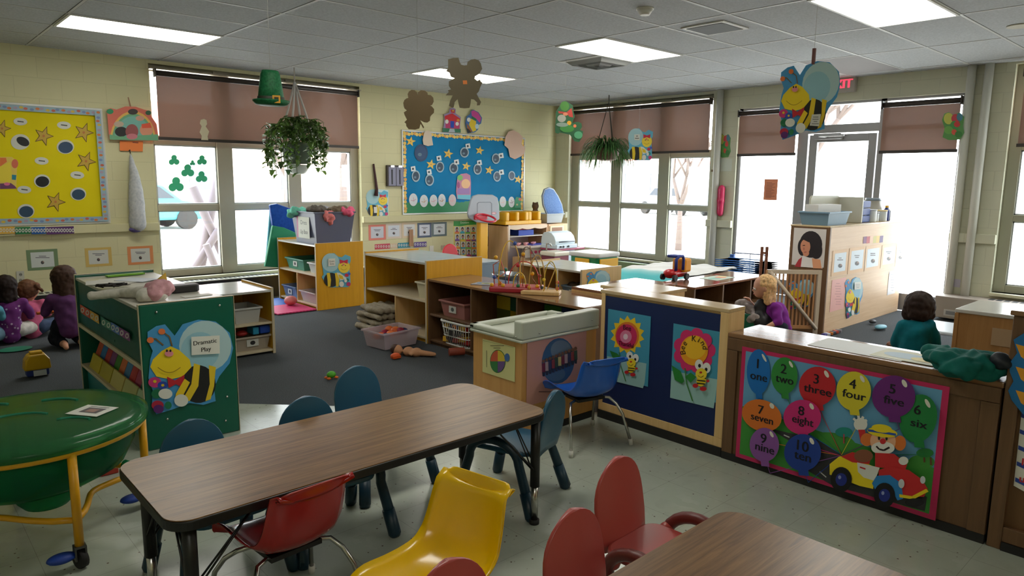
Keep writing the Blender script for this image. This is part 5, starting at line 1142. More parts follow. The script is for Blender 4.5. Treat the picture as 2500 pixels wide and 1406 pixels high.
# pillar and pipe decorations on the right wall
def leprechaun(a, X, Y, W, H):
    f = lambda x, y: (X+W*x, Y+H*y); E = lambda x, y, rx, ry, c, rot=0.0: a.pe(X+W*x, Y+H*y, W*rx, H*ry, c, rot)
    a.pc([f(*p) for p in ((.1, .08), (.3, .02), (.5, .12), (.8, .04), (1, .2), (.95, .5), (1, .75), (.8, .98), (.3, 1), (.02, .9), (.12, .6), (0, .3))], (90, 150, 80), 0.002)
    E(.3, .25, .22, .2, (200, 200, 90)); E(.62, .25, .2, .16, (200, 70, 80)); E(.8, .2, .14, .14, (70, 130, 150)); E(.55, .55, .2, .22, (70, 150, 80)); E(.68, .45, .14, .1, (206, 60, 60)); E(.3, .65, .2, .14, (110, 170, 80)); E(.55, .72, .12, .1, (214, 90, 70)); E(.75, .8, .16, .12, (60, 130, 60))
a = PArt('x', 0.0); leprechaun(a, 1754, 325, 30, 60); a.make('leprechaun_cutout', 'green and red leprechaun cutout on the pillar between window and exit door', 'cutout')
a = PArt('x', -0.11); leprechaun(a, 2300, 272, 54, 70); a.make('leprechaun_cutout', 'green leprechaun cutout at the pipe right of the door shade', 'cutout')
a = PArt('x', 0.0); a.box(1752, 388, 1786, 418, (206, 212, 200), 0.001); a.make('paper', 'faint pale sheet on the pillar under the leprechaun cutout', 'paper')
tag(build('pink_balloon', blob([(onx(1762, 460, -.05), .03), (onx(1760, 490, -.05), .055), (onx(1758, 515, -.05), .04), (onx(1762, 460, -.05), onx(1758, 520, -.05), .05, .045)], .012), mat((206, 50, 96), 0.25)), 'shiny pink long balloon hanging on the pillar by the door', 'balloon')
tag(build('wall_thermostat', B((-.02, onx(1768, 0, 0).y-.05, onx(1770, 414, 0).z-.03), (0, onx(1768, 0, 0).y+.05, onx(1770, 414, 0).z)), (110, 90, 60)), 'small brown switch strip on the pillar above the pink balloon', 'switch')
a = PArt('x', 0.0).crop(2150, 680, 4.394); a.box(765, 0, 850, 95, (196, 190, 206), 0.004); a.make('wall_plate', 'pale blank wall plate between the two pipes right of the door', 'wall plate')
# EXIT sign
p = onx(2060, 207, 0); t = thing('exit_sign', 'red lettered EXIT sign above the door, half hidden by the big hanging bee', 'exit sign', (0, p.y, p.z))
build('housing', B((-.07, p.y-.16, p.z-.095), (0, p.y+.16, p.z+.085)), mat((176, 172, 164), 0.5), t, bevel=0.006)
a = Art(); a.text('EXIT', 0, 0, .105, mat((255, 60, 84), 0.5, emit=1.0, name='exit_red'), sx=0.95, bold=.006); build('lettering', a.mesh(V((-.0715, p.y+.012, p.z-.003)), UB, NB), a.mats, t)
# display rainbow on the left wall and what hangs beneath it
CR = (0, 200, 2.8125)
def rainbow(a):
    a.pc([(735, 215), (732, 190), (760, 180), (800, 190), (860, 168), (930, 170), (990, 190), (1030, 200), (1035, 230), (1075, 290), (1088, 380), (1085, 405), (750, 398), (742, 300)], (214, 110, 90), 0.002)
    for k_, c_ in ((.92, (226, 180, 90)), (.84, (110, 170, 130)), (.76, (120, 180, 170))): a.poly([a.q(*p) for p in [(912+170*k_, 398)]+[(912+170*k_*math.cos(PI*i/14), 398-215*k_*math.sin(PI*i/14)) for i in range(15)]+[(912-170*k_, 398)]], c_)
    a.pe(755, 203, 24, 18, (30, 140, 90)); a.pe(1018, 212, 20, 16, (40, 90, 60)); a.pe(912, 205, 34, 20, (60, 50, 50)); a.pe(832, 342, 44, 34, (30, 32, 34)); a.pe(905, 340, 44, 50, (150, 80, 80)); a.pe(1005, 330, 46, 44, (220, 150, 120)); a.pp([(970, 290), (1030, 280), (1040, 315), (975, 318)], (226, 90, 60)); a.pe(815, 290, 34, 20, (190, 170, 150)); a.pp([(750, 360), (820, 375), (1085, 360), (1085, 403), (752, 396)], (110, 170, 130)); a.pe(905, 375, 38, 20, (200, 120, 130)); a.pe(960, 250, 30, 18, (210, 160, 140))
cut('rainbow_cutout', 'round topped rainbow and leprechaun cutout beside the left wall window', 'cutout', None, rainbow, y=-.05, crop=CR)
cut('ribbon', 'thin brown ribbon rising from the rainbow cutout', 'ribbon', None, lambda a: a.pc([(876, 105), (884, 105), (904, 180), (892, 180)], (150, 110, 80), .001), y=-.045, crop=CR)
cut('orange_label', 'bright orange paper label under the rainbow cutout', 'label', None, lambda a: (a.pc([(822, 405), (982, 408), (980, 478), (822, 472)], (236, 130, 60), .001), a.pl([(910, 415), (950, 418)], 8, (150, 70, 40))), y=-.02, crop=CR)
random.seed(3); P = [ony(318, 375, -.06), ony(330, 440, -.06), ony(334, 500, -.06), ony(336, 548, -.06)]
t = thing('hanging_bag', 'long white cloth bag hanging from a hook beside the left wall window', 'bag', (P[2].x, -.06, P[3].z))
build('cloth', blob([(P[0], P[1], .012, .06), (P[1], P[2], .06, .085), (P[2], P[3], .085, .085)], .012, 5, .008, .09), fabric('white_bag_cloth', (176, 180, 186), (196, 198, 200)), t)
build('contents', blob([(ony(331, 560, -.06), (.07, .05, .035))], .01, 3), mat((90, 80, 140), 0.6), t)
build('hook', MB().tube([P[0]+V((0, .06, .03)), P[0]+V((0, 0, .04)), P[0]], .005), M['black'], t)
# small things around the blue board's left
def keyring(a): pass
P = [ony(912, 400, -.02), ony(916, 430, -.03), ony(920, 462, -.03), ony(918, 478, -.03)]
tag(build('lanyard', MB().tube(P, [.012, .016, .02, .03], 8), (70, 34, 40)), 'dark red strap hanging on the wall above the faded bee poster', 'strap')
t = thing('clipboard_rack', 'grey clipboard holder hanging left of the blue bulletin board', 'clipboard', (ony(958, 430, 0).x, -.03, ony(958, 450, 0).z))
a_, b_ = ony(941, 403, 0), ony(976, 455, 0); build('board', B((a_.x, -.045, b_.z), (b_.x, -.01, a_.z)), (70, 62, 60), t, bevel=.004)
for i in range(2):
    x = a_.x+.03+i*.13; build('clip', B((x+.02, -.062, a_.z-.03), (x+.08, -.045, a_.z-.002)), M['chrome'], t); bd = build('sheet', B((x-.01, -.05, b_.z+.01), (x+.11, -.0455, a_.z-.02)), (134, 134, 158), t); build('strap', B((x+.035, -.053, b_.z+.03), (x+.055, -.0505, a_.z-.06)), K0, bd)
p = ony(1003, 560, -.02); tag(build('yardstick', B((p.x-.035, -.03, .5), (p.x+.035, -.02, p.z)), wood('yardstick_wood', (150, 104, 62), (170, 122, 78), 'Z')), 'upright wooden yardstick leaning on the wall under the blue board', 'yardstick')
# window stickers
for i, (u, v, r_) in enumerate(((425, 392, 14), (493, 392, 13), (458, 418, 17), (492, 433, 15), (430, 452, 20), (470, 398, 7))):
    a = PArt('y', .115, 0.0); a.crop(0, 0, 1)
    for k_ in range(3): a.pe(u+r_*.5*math.cos(2.1*k_+.5), v+r_*.5*math.sin(2.1*k_+.5), r_*.5, r_*.5, (60, 190, 140))
    a.pe(u, v, r_*.3, r_*.3, (60, 190, 140)); a.make('shamrock_sticker', ['green shamrock sticker at the upper left of the left window light', 'green shamrock sticker at the upper right of the left window light', 'green shamrock sticker, the middle one of the cluster', 'green shamrock sticker near the mullion in the cluster', 'largest pale green shamrock sticker, lowest on the left light', 'tiny shamrock sticker between the two upper ones'][i], 'sticker', 'shamrock stickers on the left window glass')
cut('paper_figure', 'cream paper doll figure hanging on the hem of the left window shade', 'cutout', None, lambda a: a.pc([(1372, 285), (1378, 260), (1400, 254), (1418, 262), (1422, 290), (1412, 305), (1436, 340), (1425, 375), (1430, 400), (1382, 398), (1385, 370), (1370, 345), (1385, 305)], (214, 206, 176), .001), y=-.06, crop=CR)
# ================================================================ SMALL THINGS
def tub_bin(name, label, cat, c, sx, sy, h, m, rz=0.0, group=None, taper=0.86, rim=0.012, parts=True, lab=None):
    """open plastic bin, c = centre of its base"""
    t = thing(name, label, cat, c, rz, group, local=True); mb = MB(); w_ = 0.004
    def ring(a, b, z): return [(-a, -b, z), (a, -b, z), (a, b, z), (-a, b, z)]
    X, Y = sx/2, sy/2; rings = [ring(X*taper, Y*taper, 0), ring(X, Y, h), ring(X+rim, Y+rim, h), ring(X+rim, Y+rim, h-0.012), ring(X+rim-.004, Y+rim-.004, h-.012)]
    inn = [ring(X-w_, Y-w_, h-.001), ring(X*taper-w_, Y*taper-w_, w_)]
    o = 0; vs_ = [p for r in [rings[0], rings[1]] for p in r]+[p for r in inn for p in r]
    mb.add(vs_, [(3, 2, 1, 0)]+[(i, (i+1) % 4, 4+(i+1) % 4, 4+i) for i in range(4)]+[(4+i, 4+(i+1) % 4, 8+(i+1) % 4, 8+i) for i in range(4)]+[(8+i, 8+(i+1) % 4, 12+(i+1) % 4, 12+i) for i in range(4)]+[(12, 13, 14, 15)])
    build('body', mb, m, t)
    mb = MB(); a, b = X, Y
    for p, q_ in (((-a-rim, -b-rim), (a+rim, -b)), ((-a-rim, b), (a+rim, b+rim)), ((-a-rim, -b), (-a, b)), ((a, -b), (a+rim, b))): mb.box((p[0], p[1], h-.014), (q_[0], q_[1], h+.002))
    build('rim', mb, m, t, bevel=0.003)
    if lab:      # (side, colour): label card on the -x or -y face
        A_ = Art(); A_.card([(-.05, 0), (.05, 0), (.05, .06), (-.05, .06)], (206, 206, 200), .001); A_.ell(0, .03, .022, .018, lab[1]); tf = lambda z: X*taper+(X-X*taper)*z/h
        if lab[0] == 'x': o_, u, n = V((-X*(taper+1)/2-.006, 0, h*.3)), UB, NB
        else: o_, u, n = V((0, -Y*(taper+1)/2-.006, h*.3)), UA, NA
        build('label_card', A_.mesh(o_, u, n), A_.mats, t)
    return t
def blocks_in(name, label, cat, group, c, sx, sy, z0, n, cols, r=0.03, seed=1, shape='ball'):
    random.seed(seed)
    for i in range(n):
        x, y, z = c[0]+random.uniform(-.5, .5)*sx, c[1]+random.uniform(-.5, .5)*sy, z0+random.uniform(0, .03)
        mb = MB(); q_ = Matrix.Rotation(random.uniform(0, 3), 3, 'Z') @ Matrix.Rotation(random.uniform(0, .8), 3, 'X')
        if shape == 'ball': mb.ball((0, 0, 0), (r*random.uniform(.8, 1.3), r, r*.8), 12, 8)
        else: s_ = r*random.uniform(.8, 1.2); mb.box((-s_, -s_*.7, -s_*.6), (s_, s_*.7, s_*.6))
        mb.xf(q_.to_4x4()); mb.xf(Matrix.Translation((x, y, z)))
        ci = i % len(cols)
        tag(build(name, mb, cols[ci], bevel=0.003 if shape != 'ball' else 0), label, cat, group)
# dress up box
t = tub_bin('dress_up_box', 'big clear grey storage bin labelled Dress Up Box, overflowing with clothes', 'storage bin', (-5.02, -1.13, .737), .50, .58, .36, clearish('smoky_clear_plastic', (120, 126, 150), .72, .3, (190, 195, 220)), taper=.84)
A_ = Art(); A_.card([(-.155, 0), (.155, 0), (.155, .24), (-.155, .24)], (190, 194, 176), .001); A_.rect(-.155, 0, -.12, .24, (160, 40, 110)); A_.text('Dress', .02, .175, .05, K0, sx=.95); A_.text('Up Box', .02, .07, .05, K0, sx=.85); build('label_card', A_.mesh(V((-.247, 0, .06)), UB, (NB+V((0, 0, -.12))).normalized()), A_.mats, t)
gcl = 'dress up clothes spilling from the big bin'
for i, (u, v, dz, c_, r_, lb) in enumerate((((-5.22, -.93, 1.08), 0, 0, (110, 190, 170), (.13, .10, .045), 'mint green cloth spilling over the left corner of the dress up box'), ((-5.1, -1.15, 1.10), 0, 0, (96, 90, 84), (.12, .13, .05), 'grey patterned cloth in the middle of the dress up box'), ((-4.9, -1.3, 1.10), 0, 0, (110, 96, 80), (.13, .12, .05), 'brown patterned cloth at the back of the dress up box'), ((-4.84, -1.38, 1.09), 0, 0, (206, 90, 120), (.09, .07, .05), 'pink cloth at the right corner of the dress up box'), ((-5.08, -1.40, 1.03), 0, 0, (204, 120, 120), (.06, .035, .08), 'salmon cloth hanging inside the front of the dress up box'), ((-5.0, -1.0, 1.09), 0, 0, (150, 150, 160), (.14, .1, .05), 'pale grey cloth heaped behind the mint green one'))):
    c3 = V(u); pr = [(c3, r_), (c3+V((.05, .03, .01)), (r_[0]*.7, r_[1]*.8, r_[2])), (c3+V((-.05, -.02, .012)), (r_[0]*.6, r_[1]*.8, r_[2]*.9))]
    if i == 0: pr.append((V((-5.31, -.9, 1.07)), (.05, .05, .05)))
    tag(build('garment', blob(pr, .014, 3, .035, .05), fabric('garment_cloth', c_)), lb, 'garment', gcl)
# foam mats leaning at the window
def mat_slab(label, P, c, th): 
    mb = MB(); mb.slab([(p.x, p.z) for p in P], V((0, P[0].y, 0)), V((1, 0, 0)), V((0, 0, 1)), V((0, -1, 0)), 0, th); return tag(build('foam_mat', mb, c, bevel=.01), label, 'foam mat', 'folded foam mats leaning at the window')
yq = -.32
mat_slab('blue foam mat with pale stars standing behind the dress up shelf', [ony(u, v, yq) for u, v in ((668, 600), (655, 500), (672, 497), (740, 520), (745, 600))], fabric('blue_starry_vinyl', (16, 66, 150), (24, 78, 166), 30, .4), .05)
mat_slab('green foam mat standing in front of the blue starry one by the window', [ony(u, v, yq-.06) for u, v in ((643, 650), (662, 550), (690, 555), (735, 575), (735, 655))], (30, 140, 96), .05)
mat_slab('pale turquoise foam mat edge standing beside the window sill', [ony(u, v, yq+.05) for u, v in ((645, 648), (657, 505), (668, 503), (668, 652))], (90, 170, 190), .04)
# contents of the yellow shelves
tub_bin('toy_bin', 'teal green bin on the middle shelf under the dress up box', 'toy bin', (-5.05, -.80, .40), .36, .46, .13, mat((70, 140, 120), .4), lab=('x', K0))
tub_bin('toy_bin', 'white lattice bin at the right end of the middle shelf under the dress up box', 'toy bin', (-5.05, -1.27, .40), .36, .24, .12, mat((206, 210, 210), .4))
tub_bin('toy_bin', 'blue grey bin with pink toys on the bottom shelf under the dress up box', 'toy bin', (-5.08, -.70, .055), .36, .36, .14, clearish('blue_clear_bin', (120, 140, 170), .8, .3), lab=('x', (40, 40, 60)))
tag(build('baby_doll', blob([((-5.12, -.76, .245), .055), ((-5.08, -.70, .21), (.07, .06, .04))], .008), (210, 150, 120)), 'brown haired doll lying in the blue grey bottom bin', 'doll')
tub_bin('toy_bin', 'clear white bin on the bottom shelf under the dress up box', 'toy bin', (-5.08, -1.19, .055), .38, .38, .13, clearish('clear_bin_plastic', (214, 206, 206), .6, .25))
tub_bin('toy_bin', 'cream bin at the right end of the middle shelf of the blanket shelf', 'toy bin', (-5.06, -3.40, .39), .34, .20, .15, mat((206, 200, 170), .45))
# blanket stack, each folded blanket its own
random.seed(5)
for i in range(4):
    z = .012+i*.062; pts = [(( -5.38+.02*(i % 2), -2.60-.02*i, z+.03), (-5.38+.02*(i % 2), -2.93+.01*i, z+.03), .032, .032)]
    pr = []
    for a_ in range(5):
        x = -5.42+a_*.07+.015*(i % 2); pr.append(((x, -2.56-.02*i, z+.03), (x, -2.93-.01*i, z+.03), .033, .033))
    tag(build('folded_blanket', blob(pr, .013, 4, .02, .09), fabric('taupe_fleece', (150, 140, 122), (168, 158, 140), 60)), ['taupe folded blanket at the bottom of the pile by the yellow shelf', 'second taupe blanket from the bottom of the pile', 'third taupe blanket from the bottom of the pile', 'topmost taupe blanket of the pile, its corner flopping over'][i], 'blanket', 'folded blankets in a pile')
# clear bin of toy food on the floor
tub_bin('toy_bin', 'clear plastic bin of orange toy food on the carpet in front of the yellow shelf', 'toy bin', (-5.56, -3.38, .008), .40, .30, .15, clearish('clear_bin_plastic2', (220, 205, 215), .45, .2), rz=.1, lab=None)
blocks_in('toy_food', 'orange, red or navy toy food piece in the clear floor bin', 'toy food', 'toy food in the clear floor bin', (-5.56, -3.38), .3, .2, .10, 14, [(226, 110, 40), (226, 110, 40), (150, 30, 60), (220, 100, 40), (30, 40, 90), (226, 130, 60)], .04, 7)
# doll lying on the carpet
dl = thing('baby_doll', 'bare baby doll lying on the carpet beside the clear bin', 'doll', (-5.66, -3.72, .0))
a_, b_ = onz(970, 855, .04), onz(1035, 862, .03); dr_ = (b_-a_).normalized()
build('body', blob([(a_, .048), (a_+dr_*.10, (.05, .045, .042)), (a_+dr_*.17, (.05, .045, .04)), (a_+dr_*.2, a_+dr_*.27+V((.01, -.03, 0)), .028, .02), (a_+dr_*.27+V((.01, -.03, 0)), a_+dr_*.33, .02, .016), (a_+dr_*.19, a_+dr_*.33+V((0, .03, 0)), .026, .016), (a_+dr_*.09, a_+dr_*.10+V((-.02, -.07, -.01)), .018, .014)], .007), (206, 150, 110), dl)
build('hair', blob([(a_-dr_*.018+V((0, 0, .006)), .046)], .008), (70, 40, 30), dl)
p = onz(965, 874, .008); mb = MB().ball((p.x, p.y, p.z+.022), (.045, .025, .022)); mb.box((p.x-.035, p.y-.03, p.z), (p.x+.04, p.y+.02, p.z+.025)); tag(build('toy_food', mb, (226, 90, 30), bevel=.004), 'orange toy piece lying alone on the carpet in front of the doll', 'toy')
t = thing('toy_turtle', 'small green toy with orange feet on the carpet behind the long table', 'toy', tuple(onz(809, 926, .0))); p = onz(809, 924, .008)
build('shell', MB().ball((p.x, p.y, p.z+.03), (.035, .03, .026)), (80, 170, 30), t)
for e in ((-.03, -.02), (.03, -.02), (.03, .02), (-.03, .02)): build('foot', MB().ball((p.x+e[0], p.y+e[1], p.z+.009), (.016, .014, .009)), (230, 110, 30), t)
p = onz(1115, 868, .008); tag(build('toy_bread', MB().tube([(p.x-.06, p.y+.03, p.z+.035), (p.x+.06, p.y-.03, p.z+.035)], .034, 10), mat((150, 66, 44), .5), bevel=.006), 'red brown cylindrical toy at the foot of the long brown shelf', 'toy')
p = onz(265, 1155, 0); tag(build('toy_block', B((p.x-.04, p.y-.03, 0), (p.x+.04, p.y+.03, .06)), (170, 50, 34), bevel=.006), 'small red block on the floor behind the water table leg', 'block')
# play mats
mb = MB(); e = []
for i in range(24): e.append((-5.74+.46*i/23, -1.43+(.008 if i % 2 else 0)))
mb.prism(e+[(-5.28, -.93), (-5.74, -.93)], .008, .02); tag(build('foam_tile', mb, (206, 50, 110)), 'pink interlocking foam floor tile in front of the dress up shelf', 'foam tile', 'foam floor tiles')
tag(build('foam_tile', B((-5.74, -.925, .008), (-5.28, -.45, .02)), (20, 90, 180)), 'blue foam floor tile beside the pink one', 'foam tile', 'foam floor tiles')
p = onz(710, 745, .02); tag(build('pink_ball', MB().ball((p.x, p.y, p.z+.055), (.075, .06, .055), 18, 12), (226, 140, 140)), 'pink oval toy lying on the pink foam tile', 'toy')
# laundry basket with toys, pink bin, patchwork cushions in the brown shelf
t = thing('laundry_basket', 'white slatted laundry basket of toys on the bottom of the long brown shelf', 'basket', (-5.13, -3.93, .05)); W_ = mat((214, 214, 210), .4); c_ = (-5.13, -3.93)
mb = MB()
for z, s_, r_ in ((.055, .84, .006), (.13, .92, .005), (.20, .97, .005), (.255, 1.02, .011)):
    pts = [(c_[0]+x*s_, c_[1]+y*s_, z) for x, y in rrect(-.16, -.20, .16, .20, .06, 4)]; mb.tube(pts, r_, 6, closed=True)
build('rim', mb, W_, t)
mb = MB(); pt_ = rrect(-.16, -.20, .16, .20, .06, 6); n_ = 44
L_ = [0];
for i in range(len(pt_)): L_.append(L_[-1]+math.dist(pt_[i], pt_[(i+1) % len(pt_)]))
for i in range(n_):
    d_ = L_[-1]*i/n_; k = max(j for j in range(len(pt_)) if L_[j] <= d_); f_ = (d_-L_[k])/max(1e-6, L_[k+1]-L_[k]); x = pt_[k][0]+(pt_[(k+1) % len(pt_)][0]-pt_[k][0])*f_; y = pt_[k][1]+(pt_[(k+1) % len(pt_)][1]-pt_[k][1])*f_
    mb.tube([(c_[0]+x*.84, c_[1]+y*.84, .055), (c_[0]+x*1.01, c_[1]+y*1.01, .25)], .0035, 5)
build('slats', mb, W_, t); build('base', MB().prism([(c_[0]+x*.84, c_[1]+y*.84) for x, y in pt_], .05, .058), W_, t)
A_ = Art(); A_.card([(-.04, 0), (.04, 0), (.04, .07), (-.04, .07)], (170, 170, 164), .001); A_.rect(-.03, .01, .03, .06, K0); build('label_card', A_.mesh(V((-5.292, -3.9, .13)), UB, NB), A_.mats, t)
blocks_in('plastic_toy', 'small plastic toy in the white laundry basket', 'toy', 'toys in the laundry basket', c_, .24, .3, .08, 22, [(220, 170, 40), (180, 40, 40), (60, 40, 40), (226, 190, 60), (160, 60, 60)], .035, 11, 'box')
blocks_in('plastic_toy', 'small plastic toy heaped at the top of the white laundry basket', 'toy', 'toys in the laundry basket', c_, .24, .3, .20, 14, [(220, 170, 40), (180, 40, 40), (30, 40, 90), (226, 120, 40)], .033, 12, 'box')
tub_bin('toy_bin', 'dusty pink bin with a white label in the upper bay of the brown shelf', 'toy bin', (-5.08, -3.86, .285), .34, .34, .14, mat((168, 110, 104), .45), lab=('x', (80, 90, 90)))
QP = [(92, 96, 30), (30, 90, 60), (24, 50, 110), (200, 170, 30), (60, 120, 40)]
for j, (y0_, y1_, lb) in enumerate(((-4.68, -4.17, 'patchwork cushion in the middle bay of the brown shelf'), (-5.30, -4.74, 'patchwork cushion in the right bay of the brown shelf'))):
    A_ = Art(); n = 3
    for a_ in range(3):
        for b_ in range(4): A_.poly([(y0_*-1-(y0_*-1-y1_*-1)*a_/3, .06+.11*b_), (-y0_-( -y0_+y1_)*(a_+1)/3, .06+.11*b_), (-y0_-(-y0_+y1_)*(a_+1)/3, .17+.11*b_), (-y0_-(-y0_+y1_)*a_/3, .17+.11*b_)], QP[(a_*2+b_*3+j) % 5])
    t = thing('patchwork_cushion', lb, 'cushion', (-4.95, (y0_+y1_)/2, .05), group='patchwork cushions'); build('filling', B((-5.0, y0_, .052), (-4.85, y1_, .51)), (60, 90, 50), t, bevel=.02)
    build('cover', A_.mesh(V((-5.001, 0, 0)), UB, NB), A_.mats, t)
# books / magazine on the brown top
A_ = Art(); A_.card([(0, 0), (.2, 0), (.22, .15), (.02, .15)], (150, 150, 160), .004); A_.ell(.1, .08, .07, .05, (70, 110, 150)); A_.ell(.12, .08, .05, .035, (200, 180, 60)); A_.ell(.12, .075, .03, .02, (50, 90, 70))
tag(put('picture_book', A_, (-5.2, -4.05, .5955), V((.5, -.86, 0)), V((0, 0, 1)), v=V((.86, .5, 0))), 'open picture book lying left of the red bead maze', 'book')
# bead mazes
def wire(mb, pts, r=.004): mb.tube(pts, r, 6)
def arc(p, q_, h, n=16, side=V((0, 0, 0))):
    p, q_ = V(p), V(q_); return [p+(q_-p)*((1-math.cos(PI*i/n))/2)+V((0, 0, h))*max(0.0, math.sin(PI*i/n))**.85+side*math.sin(2*PI*i/n) for i in range(n+1)]
o = onz(1262, 703, .62); t = thing('bead_maze', 'bead maze with a red base and looping coloured wires', 'bead maze', (o.x, o.y, .596))
rz_ = math.radians(-50); ux, uy = V((math.cos(rz_), math.sin(rz_), 0)), V((-math.sin(rz_), math.cos(rz_), 0)); o.z = .596
def LP(a, b, z=0.0): return V((o.x, o.y, .596))+ux*a+uy*b+V((0, 0, z))
mb = MB(); mb.slab([(-.21, -.11), (.2, -.11), (.21, .1), (-.2, .1)], V((o.x, o.y, .596)), ux, uy, V((0, 0, 1)), 0, .045); build('base', mb, mat((176, 40, 54), .35), t, bevel=.012)
WC = [((206, 90, 60), [LP(-.19, .05, .04), LP(-.2, .05, .2), LP(-.14, .04, .24), LP(-.1, .02, .14), LP(-.16, 0, .10), LP(-.1, -.05, .04)]), ((222, 180, 50), arc(LP(-.14, -.06, .04), LP(.02, .06, .04), .36)), ((222, 180, 50), arc(LP(-.02, -.08, .04), LP(.08, -.09, .04), .12)),
      ((120, 110, 100), arc(LP(.0, .05, .04), LP(.19, .0, .04), .3, side=V((0, 0, .04)))), ((200, 60, 50), arc(LP(-.08, .08, .04), LP(.17, .08, .04), .19)), ((80, 120, 190), [LP(-.1, .06, .04), LP(-.1, .05, .18)]), ((160, 110, 60), [LP(.05, -.04, .04), LP(.05, -.03, .32), LP(.1, 0, .36), LP(.12, .02, .1), LP(.16, .04, .04)])]
for c_, P in WC: build('wire', MB().tube(P, .0045, 6), mat(c_, .35), t)
random.seed(9)
BD = [(226, 170, 30), (226, 170, 30), (40, 120, 70), (190, 40, 50), (226, 170, 30), (60, 90, 170)]
for i, (a_, b_, z) in enumerate(((-.19, -.08, .055), (-.1, -.09, .055), (.02, -.09, .055), (.09, -.09, .055), (.17, -.08, .055), (-.19, .05, .10), (-.14, .02, .055), (-.18, .05, .26), (-.1, .06, .16), (.0, .05, .2), (.05, -.03, .3), (-.02, .0, .38), (.12, .02, .14), (.05, -.04, .12))):
    build('bead', MB().ball(LP(a_, b_, z), .016, 10, 7), BD[i % 6], t)
o2 = onz(1310, 716, .6); t = thing('bead_maze', 'bead maze on a plain wooden base with tall arched wires', 'bead maze', (o2.x, o2.y, .596))
def LQ(a, b, z=0.0): return V((o2.x, o2.y, .596))+ux*(a+.04)+uy*b+V((0, 0, z))
mb = MB(); mb.slab([(-.16, -.06), (.14, -.09), (.15, .05), (-.12, .07)], LQ(0, 0), ux, uy, V((0, 0, 1)), 0, .03); build('base', mb, M['palewood'], t, bevel=.006)
for c_, P in (((206, 160, 80), arc(LQ(-.1, 0, .03), LQ(.02, .04, .03), .27)), ((214, 190, 110), [LQ(.0, 0, .03), LQ(-.02, .01, .2), LQ(.06, .03, .24), LQ(.1, .05, .2), LQ(.04, .05, .03)]), ((210, 180, 60), arc(LQ(.02, -.05, .03), LQ(.12, -.02, .03), .23)), ((196, 190, 180), [LQ(.12, .0, .03), LQ(.12, .0, .2)])): build('wire', MB().tube(P, .0042, 6), mat(c_, .35), t)
for i, (a_, b_, z) in enumerate(((.12, 0, .045), (.12, 0, .07), (.12, 0, .095), (-.1, 0, .05), (.02, -.05, .12), (-.02, .01, .14), (.0, 0, .05))): build('bead', MB().ball(LQ(a_, b_, z), .014, 10, 7), [(190, 40, 50), (40, 50, 120), (190, 40, 50), (206, 150, 60), (226, 190, 50), (160, 60, 50), (60, 60, 60)][i], t)
p = onz(1348, 718, .596); tag(build('folded_tag', B((p.x-.03, p.y-.05, .596), (p.x+.03, p.y+.05, .612), rz=.5), (206, 180, 180)), 'small pale pink card beside the wooden bead maze', 'card')
# shelf 3 bin, grey toy things behind the brown shelf
tub_bin('toy_bin', 'blue grey bin of dark toys in the low white-topped shelf', 'toy bin', (-3.80, -4.10, .33), .36, .28, .14, mat((104, 130, 156), .4), lab=('x', (30, 40, 60)))
blocks_in('dark_toy', 'dark brown toy piled in the blue grey bin of the low shelf', 'toy', 'dark toys in the blue grey bin', (-3.80, -4.10), .28, .2, .44, 8, [(60, 44, 30), (80, 60, 40), (50, 40, 36)], .045, 13)
tub_bin('storage_tote', 'large grey storage tote standing by the wall below the hoop', 'storage bin', (-2.85, -1.3, .008), .5, .36, .36, mat((120, 134, 146), .4))
tag(build('tote_lid', B((-3.12, -1.5, .372), (-2.58, -1.1, .39)), mat((170, 182, 190), .35), bevel=.008), 'pale grey lid on the large storage tote', 'lid')
p = onz(1200, 672, .4); tag(build('mixing_bowl', MB().lathe((-3.5, -2.6, .008), [(.06, .30), (.12, .33), (.16, .40), (.165, .40), (.125, .335), (.06, .306)], 24), mat((150, 156, 160), .25, .8)), 'silver bowl among the housekeeping toys behind the yellow shelf', 'bowl')
tag(build('crate', B((-3.66, -2.76, .008), (-3.34, -2.44, .31)), (70, 84, 100), bevel=.01), 'grey blue crate standing under the silver bowl', 'crate')
# red chair back behind the white shelf top
p = ony(1095, 612, -.9); t = thing('toddler_chair', 'red rounded chair back showing behind the white-topped yellow shelf', 'chair', (p.x, -.9, .0)); c_ = mat((196, 26, 40), .3)
mb = MB(); mb.slab(ell(0, 0, .13, .14, 24)[:], V((p.x, -.93, .46)), V((1, 0, 0)), V((0, 0, 1)), V((0, -1, 0)), -.012, .012); build('backrest', mb, c_, t, bevel=.008)
build('seat', B((p.x-.14, -.92, .30), (p.x+.14, -.64, .325)), c_, t, bevel=.01)
for sx in (-.12, .12):
    for sy in (-.90, -.66): build('leg', MB().tube([(p.x+sx, sy, .3), (p.x+sx*1.15, sy, .008)], .012, 8), M['chrome'], t)
